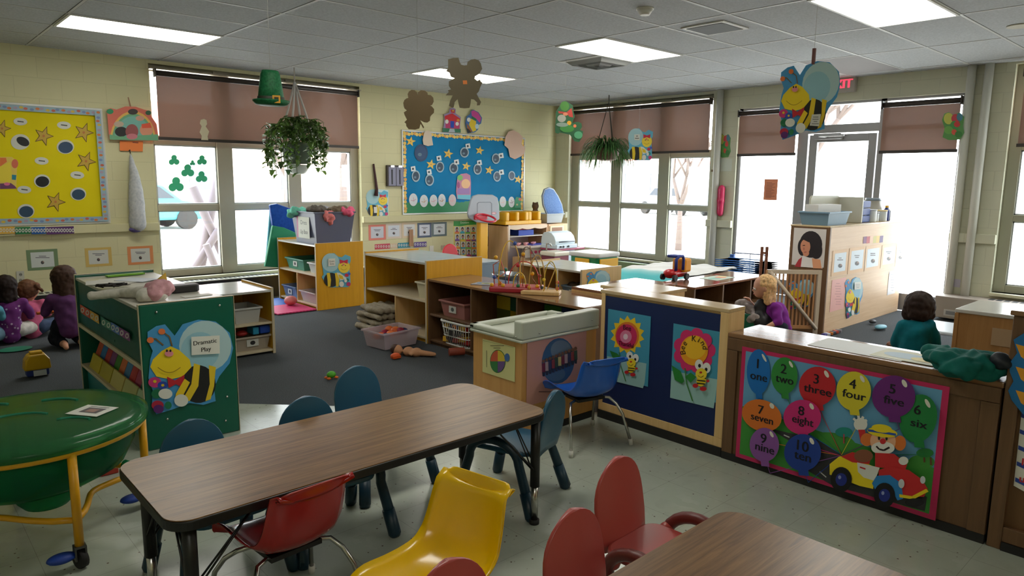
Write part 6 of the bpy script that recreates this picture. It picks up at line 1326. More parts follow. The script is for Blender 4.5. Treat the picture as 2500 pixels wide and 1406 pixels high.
# basketball hoop
t = thing('basketball_hoop', 'toddler basketball hoop with grey backboard, red rim and yellow post', 'basketball hoop', (-2.16, -.55, .0)); YH = -.6
bp = [ony(u, v, YH) for u, v in ((1142, 532), (1139, 520), (1146, 490), (1152, 478), (1165, 474), (1200, 475), (1212, 482), (1216, 500), (1217, 535), (1200, 545), (1160, 543))]
mb = MB().slab([(q_.x, q_.z) for q_ in bp][::-1], V((0, YH, 0)), V((1, 0, 0)), V((0, 0, 1)), V((0, -1, 0)), 0, .03); build('backboard', mb, mat((150, 154, 162), .4), t, bevel=.012)
c_ = ony(1186, 532, YH-.16); mb = MB().tube([(c_.x+.15*math.cos(2*PI*i/24), YH-.16+.14*math.sin(2*PI*i/24), c_.z+.05*math.sin(2*PI*i/24)) for i in range(24)], .016, 8, closed=True); mb.box((c_.x-.12, YH-.06, c_.z-.03), (c_.x+.12, YH-.02, c_.z+.03)); build('rim', mb, mat((196, 30, 54), .35), t, bevel=.006)
a_, b_ = ony(1172, 600, YH), ony(1193, 600, YH); build('post', B((a_.x, YH+.01, .1), (b_.x, YH+.09, 1.02)), (230, 170, 30), t, bevel=.02)
build('base', B((a_.x-.2, YH-.2, .008), (b_.x+.2, YH+.25, .12)), mat((60, 66, 74), .5), t, bevel=.03)
a_ = PArt('y', YH-.031).crop(860, 380, 5.02); a_.pe(1735, 705, 30, 14, (196, 40, 60)); a_.pe(1735, 705, 24, 9, (210, 190, 190)); a_.make('logo', parent=None).parent = None
lg = [o_ for o_ in D.objects if o_.name.startswith('logo')][-1]; lg.parent = t; lg.location = (-V(t['_o'])); bo = build('backboard_groove', MB().tube([(ony(1180, 510, YH).x+.14*x, YH-.03, ony(1180, 510, YH).z+.10*z) for x, z in ((-1, -1), (1, -1), (1, .8), (.8, 1), (-.8, 1), (-1, .8))], .005, 6, closed=True), mat((130, 136, 146), .4), t)
# play kitchen
LW = wood('light_maple', (206, 166, 122), (220, 182, 140), 'Z', .4); yk = -.6
def KX(u): return ony(u, 600, yk).x
t = thing('play_kitchen', 'wooden play kitchen hutch with scalloped top, pink knobs and a blue box inside', 'play kitchen', (-1.2, -.5, .0)); xl, xr = KX(1238), KX(1336); zt = .79
build('side_panel', B((xl, yk, .008), (xl+.02, -.15, zt)), LW, t); build('side_panel', B((xr-.02, yk, .008), (xr, -.15, zt)), LW, t); build('back_panel', B((xl+.02, -.17, .008), (xr-.02, -.15, zt)), mat((206, 190, 190), .5), t)
build('top_board', B((xl, yk, zt-.015), (xr, -.15, zt)), LW, t); build('shelf_board', B((xl+.02, yk+.01, .60), (xr-.02, -.17, .612)), mat((220, 212, 200), .4), t)
n = 24; build('scallop', MB().slab([(xl+.05+(xr-xl-.07)*i/n, zt-.06-.018*abs(math.sin(i*PI/8))) for i in range(n+1)]+[(xr-.02, zt-.015), (xl+.05, zt-.015)], V((0, yk, 0)), V((1, 0, 0)), V((0, 0, 1)), V((0, -1, 0)), -.012, 0), mat((214, 190, 160), .4), t)
build('front_stile', B((xl+.02, yk-.004, .38), (xl+.055, yk+.01, zt)), mat((222, 204, 184), .4), t)
cn = build('counter', B((xl+.1, yk-.32, .44), (xr-.01, yk+.1, .46)), mat((214, 200, 184), .35), t, bevel=.006); build('front_panel', B((xl+.1, yk-.31, .30), (xr-.02, yk-.29, .44)), mat((206, 192, 176), .4), t, bevel=.01)
for i in range(4): build('knob', MB().tube([(xl+.22+.09*i, yk-.33, .385), (xl+.22+.09*i, yk-.31, .385)], .022, 12), (196, 40, 90), t)
build('stove_body', B((xl+.1, yk-.28, .008), (xr-.03, yk-.02, .30)), LW, t)
tag(build('book_bin', MB().box((KX(1271), yk+.05, .612), (KX(1308), yk+.3, .70)), (30, 66, 170), bevel=.005), 'blue box of cards on the shelf of the play kitchen', 'box')
tag(build('card_stack', MB().box((KX(1274), yk+.08, .70), (KX(1290), yk+.28, .715)).box((KX(1291), yk+.08, .70), (KX(1305), yk+.26, .71)), (206, 60, 60)), 'red and white cards sticking out of the blue box', 'cards')
tag(build('toy_tray', B((KX(1290), yk-.1, .46), (KX(1334), yk+.15, .472)), (50, 60, 150), bevel=.004), 'blue tray on the counter of the play kitchen', 'tray')
random.seed(2)
for i in range(6): tag(build('tea_cup', MB().lathe((KX(1262+9*i), yk-.02+.05*(i % 2), .46), [(.015, 0), (.028, .03), (.03, .045), (.026, .045), (.013, .006)], 10), (222, 160, 170)), 'small pink toy cup on the play kitchen counter', 'cup', 'pink toy cups on the play kitchen')
# yellow booster seats on top
for i, (u0, u1) in enumerate(((1238, 1292), (1293, 1323))):
    xa, xb = KX(u0)-.02, KX(u1); t = thing('booster_seat', ['large yellow moulded seat on top of the play kitchen, left one', 'smaller yellow moulded seat on top of the play kitchen, right one'][i], 'seat', ((xa+xb)/2, -.45, zt), group='yellow moulded seats on the play kitchen')
    yc = mat((224, 168, 20), .35); hh = .2
    build('base', B((xa, yk+.02, zt), (xb, -.2, zt+.06)), yc, t, bevel=.01)
    for x in (xa, xb-.09 if i else xb-.08): build('arm', B((x, yk+.02, zt+.05), (x+.085, -.2, zt+hh)), yc, t, bevel=.025, segs=3)
    if i == 0: build('arm', B(((xa+xb)/2-.03, yk+.02, zt+.05), ((xa+xb)/2+.05, -.2, zt+hh)), yc, t, bevel=.025, segs=3)
    build('backrest', B((xa+.03, -.24, zt+.05), (xb-.03, -.2, zt+hh-.01)), yc, t, bevel=.01)
p = ony(1307, 500, -.3); tag(build('teddy_bear', blob([((p.x, -.3, .79+.12), (.07, .06, .12)), ((p.x, -.3, 1.06), .06), ((p.x-.045, -.3, 1.11), .02), ((p.x+.045, -.3, 1.11), .02)], .012), (90, 60, 34)), 'brown teddy sitting in the corner behind the yellow seats', 'teddy bear')
# microwave unit and grill
t = thing('play_cabinet', 'wooden play microwave cabinet beside the play kitchen with a framed door', 'play cabinet', (-.6, -.45, .0)); xa, xb = KX(1338), KX(1384)
build('body', B((xa, yk, .008), (xb, -.15, .775)), LW, t, bevel=.004); dd = build('door', B((xa+.03, yk-.015, .58), (xb-.10, yk, .745)), mat((232, 212, 176), .4), t, bevel=.004); build('door_window', B((xa+.07, yk-.018, .61), (xb-.14, yk-.015, .72)), mat((140, 92, 60), .3), dd)
build('recess', B((xa+.03, yk-.006, .46), (xb-.03, yk, .56)), mat((110, 40, 50), .5), t)
t = thing('play_sink', 'cream and maroon play sink counter between the play kitchen and toy grill', 'play sink', (-1.3, -1.15, .0)); a_, b_ = ony(1338, 610, -1.55), ony(1377, 630, -1.55)
build('counter', B((a_.x, -1.68, .40), (b_.x, -1.38, .46)), mat((214, 202, 180), .3), t, bevel=.015); build('body', B((a_.x+.02, -1.66, .0), (b_.x-.02, -1.40, .40)), mat((120, 30, 50), .45), t); build('faucet', MB().tube([(a_.x+.1, -1.42, .46), (a_.x+.1, -1.42, .56), (a_.x+.1, -1.5, .57), (a_.x+.1, -1.52, .53)], .012, 8), M['chrome'], t)
t = thing('toy_grill', 'white and blue toy grill with a rounded hood standing by the corner window', 'toy grill', (-.8, -1.3, .0)); a_, b_ = ony(1356, 598, -1.3), ony(1404, 598, -1.3); xg, yg = a_.x, -1.3; zc = ony(1380, 603, yg).z
pf = [(0, 0), (.0, .05), (.03, .12), (.09, .17), (.17, .19), (.26, .17), (.30, .1), (.31, 0)]
mb = MB(); mb.smooth = False; mb.slab([(-y_, z_) for y_, z_ in pf][::-1], V((a_.x, yg, zc+.045)), V((0, -1, 0)), V((0, 0, 1)), V((1, 0, 0)), 0, b_.x-a_.x); build('hood', mb, mat((214, 226, 232), .35), t, bevel=.008)
build('hood_handle', MB().tube([(a_.x+.05, yg-.03, zc+.085), (b_.x-.05, yg-.03, zc+.085)], .009, 8), mat((90, 100, 110), .3), t)
fp = build('control_panel', B((a_.x-.01, yg-.04, zc-.02), (b_.x+.01, yg+.3, zc+.045)), mat((206, 222, 232), .35), t, bevel=.01)
for x in (.07, .13, .24): build('knob', MB().tube([(a_.x+x, yg-.055, zc+.012), (a_.x+x, yg-.04, zc+.012)], .015, 10), (40, 44, 50), t)
build('shelf', B((a_.x-.02, yg-.06, zc-.045), (b_.x+.16, yg+.3, zc-.02)), mat((160, 60, 90), .4), t, bevel=.005); build('cabinet', B((a_.x, yg, .008), (b_.x, yg+.28, zc-.045)), mat((206, 222, 232), .4), t, bevel=.01)
# doll cradle standing in a grey bin on top
xa, xb = KX(1325), KX(1386); t = tub_bin('storage_tub', 'grey rectangular tub on top of the play microwave cabinet', 'tub', ((xa+xb)/2+.03, -.38, .79), .40, .36, .15, mat((164, 172, 176), .4))
t = thing('doll_seat', 'grey and blue padded doll seat standing up in the tub in the corner', 'doll seat', ((xa+xb)/2-.04, -.4, .80)); mb = MB(); Pq = [ony(u, v, -.4) for u, v in ((1334, 527), (1323, 500), (1321, 478), (1326, 463), (1336, 459), (1347, 463), (1358, 480), (1367, 500), (1371, 520), (1355, 527))]
mb.slab([(q_.x, q_.z) for q_ in Pq], V((0, -.4, 0)), V((1, 0, 0)), V((0, 0, 1)), V((0, -1, 0)), 0, .05); build('padding', mb, fabric('blue_doll_cloth', (96, 124, 172), (110, 138, 184)), t, bevel=.015)
build('frame', MB().tube([q_+V((0, -.03, 0)) for q_ in Pq], .018, 8, closed=True), mat((150, 160, 172), .4), t)
# sensory table white / green / yellow
t = thing('sensory_table', 'white lidded sensory table with green and yellow sides by the corner window', 'play table', (-2.6, -3.2, .0)); xa, xb, ya, yb = -2.83, -2.38, -3.41, -2.95
build('lid', MB().prism(rrect(xa, ya, xb, yb, .06, 5), .60, .65), mat((206, 206, 204), .4), t, bevel=.012)
build('body', MB().prism(rrect(xa+.02, ya+.02, xb-.02, yb-.02, .05, 5), .3, .60), mat((20, 140, 90), .4), t)
for a0, b0 in (((xa+.005, ya+.12, .32), (xa+.02, ya+.34, .585)), ((xa+.07, ya+.005, .32), (xb-.05, ya+.02, .585))): build('bin_front', B(a0, b0), (232, 176, 30), t, bevel=.01)
for x in (xa+.08, xb-.08):
    for y in (ya+.08, yb-.08): build('leg', B((x-.03, y-.03, .008), (x+.03, y+.03, .3)), mat((20, 140, 90), .4), t)
# table under the cloth and what is on it
t = thing('low_table', 'small brown table under the white and turquoise cloth behind the rear shelf', 'table', (-2.5, -4.4, .0)); build('tabletop', B((-3.1, -4.78, .44), (-2.2, -4.0, .545)), M['brownwood'], t, bevel=.004)
for x in (-3.04, -2.26):
    for y in (-4.72, -4.06): build('leg', B((x-.025, y-.025, .008), (x+.025, y+.025, .44)), M['brownwood'], t)
random.seed(6); mb = MB(); mb.smooth = True; nx_, ny_ = 26, 18
for sgn in (0, 1):
    for i in range(nx_+1):
        for j in range(ny_+1):
            x, y = -3.24+1.06*i/nx_, -4.80+.82*j/ny_; z = .55+.025*(noise.noise(V((x*5, y*6, 0)))+.6)+.012*sgn
            if x < -3.1: z -= (-3.1-x)*.9
            mb.v.append((x+.02*noise.noise(V((x*4, y*4, 3))), y, z))
L_ = (nx_+1)*(ny_+1)
for i in range(nx_):
    for j in range(ny_): a_ = i*(ny_+1)+j; mb.face((L_+a_, L_+a_+ny_+1, L_+a_+ny_+2, L_+a_+1)); mb.face((a_+1, a_+ny_+2, a_+ny_+1, a_))
q = NT('white_turquoise_cloth', (220, 222, 222), .8); v = q.coord(); sp2 = q.n('ShaderNodeSeparateXYZ'); q.l(v, sp2.inputs[0]); mr = q.n('ShaderNodeMapRange'); mr.inputs['From Min'].default_value = -3.25; mr.inputs['From Max'].default_value = -2.9; q.l(sp2.outputs[0], mr.inputs['Value']); q.l(q.ramp(mr.outputs['Result'], [(.3, (90, 196, 206)), (.7, (226, 226, 224))]), q.b.inputs['Base Color'])
tag(build('table_cloth', mb, q.m), 'crumpled white and turquoise cloth spread over the small table', 'cloth')
# toy truck on the rear shelf corner
p = onz(1628, 684, .6); t = thing('toy_truck', 'red toy truck with a blue cab frame and yellow dumper on the brown shelf corner', 'toy truck', (p.x, p.y, .6)); X_, Y_ = p.x+.10, p.y-.02
build('body', blob([((X_-.08, Y_, .668), (.07, .06, .035)), ((X_-.08, Y_, .655), (X_+.12, Y_, .655), .04, .04), ((X_-.08, Y_+.02, .655), (X_+.12, Y_+.02, .655), .04, .04)], .008), mat((190, 34, 40), .3), t); build('dumper', B((X_+.04, Y_-.07, .665), (X_+.15, Y_+.07, .79)), (226, 150, 20), t, bevel=.02)
cb_ = build('cab_frame', MB().tube([(X_-.07, Y_-.05, .69), (X_-.07, Y_-.05, .79), (X_-.03, Y_-.05, .815), (X_+.03, Y_-.05, .815), (X_+.045, Y_-.05, .78), (X_+.04, Y_-.05, .69)], .014, 8), (24, 50, 140), t); build('cab_roof', B((X_-.06, Y_-.05, .80), (X_+.04, Y_+.06, .825)), (24, 50, 140), t, bevel=.01)
for x in (-.1, .08):
    for y in (-.065, .065): build('wheel', MB().tube([(X_+x, Y_+y-.012, .628), (X_+x, Y_+y+.012, .628)], .028, 14), K0, t)
# glossy paper and picture sheets on shelf tops
A_ = Art(); A_.card([(0, 0), (.34, .02), (.32, .2), (.02, .2)], (170, 190, 170), .001); A_.ell(.12, .1, .08, .05, (120, 170, 150)); A_.ell(.22, .1, .06, .05, (206, 130, 90)); A_.ell(.28, .12, .03, .05, (220, 200, 110))
tag(put('picture_sheet', A_, (-3.35, -5.27, .601), UA, V((0, 0, 1)), v=V((0, 1, 0))), 'colourful sheet taped on the brown rear shelf top behind the blond child', 'paper')
A_ = Art(); A_.card([(0, 0), (.42, 0), (.42, .24), (0, .24)], (206, 206, 202), .0008); tag(put('paper', A_, (-5.36, -7.14, .691), UB, V((0, 0, 1)), v=V((1, 0, 0))) if False else put('paper', A_, (-5.59, -7.12, .6912), V((0, -1, 0)), V((0, 0, 1)), v=V((1, 0, 0))), 'white glossy paper lying on the brown partition top', 'paper')
A_ = Art(); A_.card([(0, 0), (.28, 0), (.26, .2), (.01, .2)], (190, 186, 150), .0008); A_.ell(.12, .1, .09, .06, (150, 170, 180)); A_.ell(.2, .08, .05, .04, (200, 180, 90)); tag(put('picture_sheet', A_, (-5.57, -7.40, .6925), V((0, -1, 0)), V((0, 0, 1)), v=V((1, 0, 0))), 'faded picture sheet on the brown partition top beside the jacket', 'paper')
# blue book / tray racks
t = thing('wire_rack', 'stack of blue and white wire trays on the rear shelf near the door', 'wire rack', (-1.5, -4.3, .3)); mb = MB(); mb2 = MB()
for k in range(8):
    z = .40+.024*k
    for y in (-4.14, -4.36, -4.58): (mb if k % 2 else mb2).box((-1.5, y-.2, z), (-1.2, y, z+.0)) if y == -4.14 or y == -4.58 else None
    for x in (-1.5, -1.2): mb.tube([(x, -4.12, z), (x, -4.62, z+.006)], .006, 5)
build('tray', mb, (40, 110, 190), t); build('tray', mb2, (200, 214, 226), t); build('stand', B((-1.52, -4.66, .008), (-1.18, -4.1, .40)), M['brownwood'], t)
t = thing('wire_cart', 'blue wire frame cart standing in front of the sidelight', 'cart', (-.4, -3.95, .0)); P = [onx(u, v, -.4) for u, v in ((1788, 665), (1788, 624), (1793, 617), (1866, 622), (1872, 632), (1873, 662))]
build('frame', MB().tube([V((P[0].x, P[0].y, .0))]+P[:-1]+[V((P[-1].x, P[-1].y, .0))], .007, 8), (60, 80, 120), t); a_ = onx(1832, 620, -.4); build('bar', MB().tube([V((a_.x, a_.y, .0)), a_], .005, 6), (60, 80, 120), t); a_ = onx(1788, 630, -.4); build('bracket', B((-.42, a_.y-.03, a_.z-.14), (-.38, a_.y+.03, a_.z+.05)), (30, 90, 170), t, bevel=.005)
# safety gate
t = thing('safety_gate', 'wooden slatted safety gate with a diagonal brace at the end of the tall unit', 'safety gate', (-2.1, -5.6, .0)); A0 = V((-2.12, -5.66, 0)); B0 = V((-2.50, -5.28, 0)); A1 = onz(1998, 657, .645); 
dv = (B0-A0).normalized(); LEN = .52; nrm = V((-dv.y, dv.x, 0)); GW = wood('gate_wood', (176, 126, 84), (190, 140, 96), 'Z', .5); GL = mat((206, 190, 170), .45)
def GB(mb, s0, s1, z0, z1, th=.012, off=0.0):
    mb.slab([(s0, z0), (s1, z0), (s1, z1), (s0, z1)], A0+nrm*off, dv, V((0, 0, 1)), nrm, -th/2, th/2)
build('post', (lambda m_: (GB(m_, 0, .035, .0, .64, .03), m_)[1])(MB()), GL, t); build('top_rail', (lambda m_: (GB(m_, .035, LEN, .60, .64, .026), m_)[1])(MB()), GL, t); build('bottom_rail', (lambda m_: (GB(m_, .035, LEN, .06, .09, .026), m_)[1])(MB()), GW, t)
for i in range(12): m_ = MB(); GB(m_, .05+.038*i, .05+.038*i+.014, .08, .61); build('slat', m_, GW, t)
m_ = MB(); m_.tube([A0+dv*.02+V((0, 0, .06))+nrm*.03, A0+dv*(LEN-.02)+V((0, 0, .62))+nrm*.03], .018, 4); build('brace', m_, GL, t)
m_ = MB()
for s_ in (LEN+.005, LEN+.052): GB(m_, s_, s_+.024, .35, .86, .022)
GB(m_, LEN+.02, LEN+.06, .79, .81, .018); GB(m_, LEN+.02, LEN+.06, .4, .42, .018); build('upright', m_, mat((120, 70, 50), .5), t); m_ = MB(); GB(m_, LEN, LEN+.02, .0, .64, .03); build('end_post', m_, GW, t)
# ---- on top of the tall unit
z = 1.066
t = tub_bin('dish_pan', 'blue grey dish pan at the near end of the tall unit top', 'dish pan', (-1.78, -5.5, z), .5, .30, .13, mat((110, 142, 166), .45))
tag(build('white_box', MB().box((-2.0, -5.56, z+.10), (-1.6, -5.42, z+.20), rz=-.15), (206, 204, 200), bevel=.004), 'white box lying in the blue grey dish pan', 'box')
t = thing('board_divider', 'cream curved plastic board standing behind the dish pan', 'board', (-1.4, -5.4, z)); mb = MB(); Pq = [(-1.85, 0), (-1.15, 0), (-1.12, .12), (-1.15, .26), (-1.2, .285), (-1.82, .285), (-1.85, .26)]
mb.slab([(a, b) for a, b in Pq], V((0, -5.36, z)), V((1, 0, 0)), V((0, 0, 1)), V((0, -1, 0)), 0, .02); build('panel', mb, mat((190, 188, 170), .4), t, bevel=.006); build('edge', B((-1.16, -5.62, z), (-1.13, -5.36, z+.27)), mat((200, 200, 190), .4), t, bevel=.006)
for i in range(3): tag(build('blue_crate', B((-1.08, -5.60, z+.078*i), (-.88, -5.38, z+.07+.078*i)), (40, 70, 140), bevel=.008), ['bottom blue drawer of the small stack on the tall unit', 'middle blue drawer of the small stack on the tall unit', 'top blue drawer of the small stack on the tall unit'][i], 'drawer', 'stacked blue drawers on the tall unit')
def bottle(name, label, x, y, h, r, c, cap, cat='bottle'):
    t = thing(name, label, cat, (x, y, z)); build('body', MB().lathe((x, y, z), [(r*.95, 0), (r, .01), (r, h*.62), (r*.5, h*.78), (r*.42, h*.86)], 14), c, t); build('cap', MB().cyl((x, y), r*.45, z+h*.86, z+h, 12), cap, t)
bottle('bottle', 'bottle with a teal cap behind the white jars on the tall unit', -.78, -5.42, .20, .04, (160, 200, 200), (20, 150, 170))
bottle('bottle', 'dark blue bottle with a yellow cap on the tall unit', -.42, -5.60, .17, .034, (26, 50, 120), (220, 170, 60)); bottle('bottle', 'black bottle near the far end of the tall unit', -.30, -5.56, .17, .045, (40, 40, 48), (210, 180, 120))
for i, (x, y, r, h) in enumerate(((-.80, -5.58, .055, .12), (-.66, -5.56, .05, .09), (-.54, -5.60, .05, .11))): t = thing('jar', ['white jar nearest the blue drawers on the tall unit', 'low white jar in the middle of the tall unit top', 'white jar beside the dark blue bottle'][i], 'jar', (x, y, z)); build('body', MB().cyl((x, y), r, z, z+h, 18), mat((206, 212, 214), .35), t, bevel=.004); build('lid', MB().cyl((x, y), r*1.05, z+h, z+h+.014, 18), [(210, 214, 214), (190, 190, 196), (226, 200, 140)][i], t)
t = thing('canister', 'tall silver lidded canister at the far end of the tall unit', 'canister', (-.34, -5.42, z)); build('body', MB().cyl((-.34, -5.42), .1, z, z+.22, 24), mat((176, 172, 160), .3), t); build('lid', MB().cyl((-.34, -5.42), .085, z+.22, z+.25, 24), mat((130, 140, 150), .3), t)
# ---- on the green display
z = .7845
t = thing('stuffed_toy', 'white and dusty pink stuffed animal flopped on the green display unit', 'stuffed toy', (-7.80, -4.32, z)); c0 = onz(385, 712, .83); a0 = onz(300, 715, .81); a1 = onz(225, 722, .80)
PK = fabric('dusty_pink_plush', (190, 140, 148), (204, 156, 162), 50); WH = fabric('white_plush', (196, 192, 182), (210, 206, 196), 50)
build('body', blob([(c0+V((-.02, 0, -.01)), (.075, .07, .05)), (c0+V((-.07, -.02, -.012)), (.05, .05, .04)), (a0, c0, .03, .04)], .008, 3, .006, .03), WH, t)
build('bonnet', blob([(c0+V((.012, .0, .018)), (.078, .066, .052)), (c0+V((-.03, -.045, .0)), (.045, .04, .042)), (c0+V((-.05, .02, .0)), (.035, .035, .035))], .008, 3, .01, .03), PK, t)
build('arm', blob([(a0, a1, .028, .024), (a1, .027)], .007, 3, .003, .03), WH, t)
random.seed(8)
def sheet_on(name, label, u, v, sx, sy, c, dz=0.0, rz=0.0, th=.002, cat='paper', group='papers on the green display unit'):
    p = onz(u, v, z+dz); return tag(build(name, B((p.x-sx/2, p.y-sy/2, z+dz), (p.x+sx/2, p.y+sy/2, z+dz+th), rz=rz), c, bevel=.0), label, cat, group)
sheet_on('paper', 'white paper at the far end of the green display top', 300, 685, .20, .28, (204, 202, 194), 0, .3); sheet_on('paper', 'white paper under the pen near the display corner', 240, 690, .14, .2, (198, 196, 188), .003, -.2)
sheet_on('paper', 'pale blue white paper in the middle of the green display top', 335, 683, .16, .22, (190, 196, 206), .0025, .6); sheet_on('paper', 'white card at the near right corner of the green display', 480, 722, .16, .06, (206, 204, 196), .0, .1)
sheet_on('green_folder', 'lime green strip at the back edge of the green display top', 306, 672, .24, .05, (110, 170, 30), .003, .1, .01, 'folder', None)
t = thing('sunglasses', 'tangle of dark sunglasses and hair clips on the green display top', 'sunglasses', tuple(onz(262, 700, z)));
mb = MB(); p = onz(265, 700, z+.01)
for i in range(5): mb.tube([p+V((random.uniform(-.08, .1), random.uniform(-.04, .05), random.uniform(0, .02))) for _ in range(4)], .006, 6)
build('frame', mb, (36, 28, 24), t); build('lens', MB().ball(p+V((.03, 0, .0)), (.03, .02, .0)).ball(p+V((.1, .02, .0)), (.03, .02, .0)), (50, 36, 26), t)
p = onz(394, 684, z); tag(build('yellow_toy', MB().add([(p.x-.03, p.y-.02, z), (p.x+.03, p.y-.02, z), (p.x+.03, p.y+.02, z), (p.x-.03, p.y+.02, z), (p.x+.03, p.y, z+.05)], [(3, 2, 1, 0), (0, 1, 4), (1, 2, 4), (2, 3, 4), (3, 0, 4)]), (206, 160, 40)), 'small pointed yellow toy behind the stuffed animal', 'toy')
p = onz(448, 712, z); tag(build('black_case', MB().prism([(p.x+x, p.y+y) for x, y in rrect(-.085, -.045, .085, .045, .03, 4)], z, z+.045), mat((34, 30, 32), .5), bevel=.008), 'black zip case beside the stuffed animal', 'case')
# letter strip and books in the display
strip('rainbow alphabet strip on the side of the green display', 'x', -7.897, (0, 620, 2.8125), [(550, 620, 345, (226, 80, 60)), (620, 685, 385, (236, 176, 60)), (700, 770, 430, (80, 150, 130)), (770, 830, 465, (80, 120, 196)), (830, 905, 500, (140, 70, 140))], 62, .52)
BC = [(206, 90, 60), (40, 120, 190), (190, 50, 60), (130, 60, 130), (60, 140, 50), (214, 110, 60), (60, 130, 190), (200, 50, 60), (190, 70, 110), (50, 140, 120), (190, 160, 200), (90, 150, 90)]
nb = ['orange', 'blue', 'red', 'purple', 'green', 'pale orange', 'light blue', 'scarlet', 'pink', 'teal', 'lilac', 'pale green']
for i in range(12):
    y = -3.2-.118*i; lo = .47 if False else .185; mb = MB(); x_ = -7.86
    mb.add([(x_, y-.112, lo), (x_, y, lo), (x_+.1, y, .44), (x_+.1, y-.112, .44), (x_+.008, y-.112, lo), (x_+.008, y, lo), (x_+.108, y, .44), (x_+.108, y-.112, .44)], [(0, 3, 2, 1), (4, 5, 6, 7), (0, 1, 5, 4), (1, 2, 6, 5), (2, 3, 7, 6), (3, 0, 4, 7)])
    tag(build('picture_book', mb, BC[i]), nb[i]+' picture book standing in the upper rack of the green display', 'book', 'picture books in the green display')
for i in range(5):
    y = -3.25-.27*i; mb = MB(); x_ = -7.885
    mb.add([(x_, y-.25, .185), (x_, y, .185), (x_+.03, y, .275), (x_+.03, y-.25, .275), (x_+.008, y-.25, .185), (x_+.008, y, .185), (x_+.038, y, .275), (x_+.038, y-.25, .275)], [(0, 3, 2, 1), (4, 5, 6, 7), (0, 1, 5, 4), (1, 2, 6, 5), (2, 3, 7, 6), (3, 0, 4, 7)])
    tag(build('picture_book', mb, [(196, 176, 40), (186, 170, 60), (206, 190, 110), (190, 186, 120), (170, 190, 150)][i]), ['yellow picture book lying across the display rack, farthest', 'second yellow picture book across the display rack', 'cream picture book in the middle of the lower display row', 'pale yellow picture book near the bee panel', 'pale green picture book nearest the bee panel'][i], 'book', 'wide picture books in the green display')
# toy shelf contents
tub_bin('toy_bin', 'white bin on the upper shelf of the low yellow shelf by the green display', 'toy bin', (-6.66, -2.80, .275), .22, .28, .13, mat((186, 184, 180), .45), lab=None)
tub_bin('toy_bin', 'clear bin with a picture label on the bottom shelf by the green display', 'toy bin', (-6.63, -2.80, .04), .30, .28, .12, clearish('clear_bin_plastic3', (190, 176, 160), .7, .3), lab=('y', (40, 40, 44)))
tag(build('toy_truck', MB().box((-6.56, -2.93, .17), (-6.47, -2.72, .235)), (20, 70, 170), bevel=.008), 'blue toy box on the bottom shelf by the green display', 'toy'); tag(build('toy_block', B((-6.62, -2.93, .17), (-6.57, -2.8, .23)), (40, 150, 190), bevel=.005), 'light blue block beside the blue toy box', 'block'); tag(build('toy_block', MB().ball((-6.69, -2.86, .18), (.05, .04, .025)), (170, 40, 40)), 'red toy heaped in the clear bottom bin', 'toy')
# yellow toy truck on the carpet, green paper dot
p = onz(92, 915, .008); t = thing('toy_house', 'yellow toy with a white and blue base on the carpet at left', 'toy', (p.x, p.y, .0)); build('body', MB().slab([(-.085, .055), (.085, .055), (.078, .13), (.05, .17), (-.05, .17), (-.075, .13)], V((p.x, p.y-.05, .0)), V((1, 0, 0)), V((0, 0, 1)), V((0, -1, 0)), -.11, 0), mat((206, 160, 10), .4), t, bevel=.012)
build('handle', B((p.x-.04, p.y-.03, .17), (p.x+.04, p.y+.03, .19)), (206, 160, 10), t, bevel=.008); build('base', B((p.x-.07, p.y-.04, .008), (p.x+.07, p.y+.05, .06)), (30, 50, 120), t, bevel=.01); build('front_plate', B((p.x-.03, p.y-.052, .012), (p.x+.05, p.y-.04, .052)), (206, 206, 206), t)
p = onz(38, 852, .009); tag(build('floor_dot', MB().prism(ell(p.x, p.y, .12, .1, 28), .0085, .0105), (40, 130, 100)), 'green round floor marker on the carpet at left', 'floor marker')
# things on the blue carpet beyond the partition
p = onz(2150, 803, .008); tag(build('toy_pouch', MB().ball((p.x, p.y, .03), (.10, .05, .022), 12, 8), (110, 170, 190)), 'light blue toy pouch on the carpet in front of the tall unit', 'toy'); p = onz(2150, 795, .008); tag(build('black_toy', MB().ball((p.x+.05, p.y+.1, .03), (.05, .035, .02), 12, 8), (20, 20, 30)), 'small black toy behind the light blue pouch', 'toy')
random.seed(12)
for i in range(6): p = onz(2012+7*i, 818-2*i, .02); tag(build('small_toy', B((p.x-.03, p.y-.02, .008), (p.x+.03, p.y+.02, .035), rz=i), [(60, 50, 130), (200, 200, 206), (190, 110, 40), (40, 40, 60), (180, 70, 60), (120, 120, 130)][i], bevel=.004), 'small toy scattered at the foot of the tall unit corner', 'toy', 'toys scattered at the tall unit corner')
mb = MB().prism([(-4.9, -6.35), (-2.5, -5.95), (-2.3, -6.35), (-4.9, -6.95)], .0085, .014); tag(build('play_rug', mb, fabric('tan_mat', (176, 150, 132), (186, 160, 142))), 'tan play mat on the blue carpet behind the partition', 'mat')
p = onz(2312, 803, .3); t = thing('play_table', 'white topped low table behind the child in teal', 'table', (p.x, p.y, 0)); build('tabletop', B((p.x-.15, p.y-.2, .27), (p.x+.35, p.y+.2, .30)), mat((190, 200, 210), .3), t, bevel=.01)
for x in (p.x-.1, p.x+.3):
    for y in (p.y-.15, p.y+.15): build('leg', MB().cyl((x, y), .018, .0, .27, 10), M['chrome'], t)
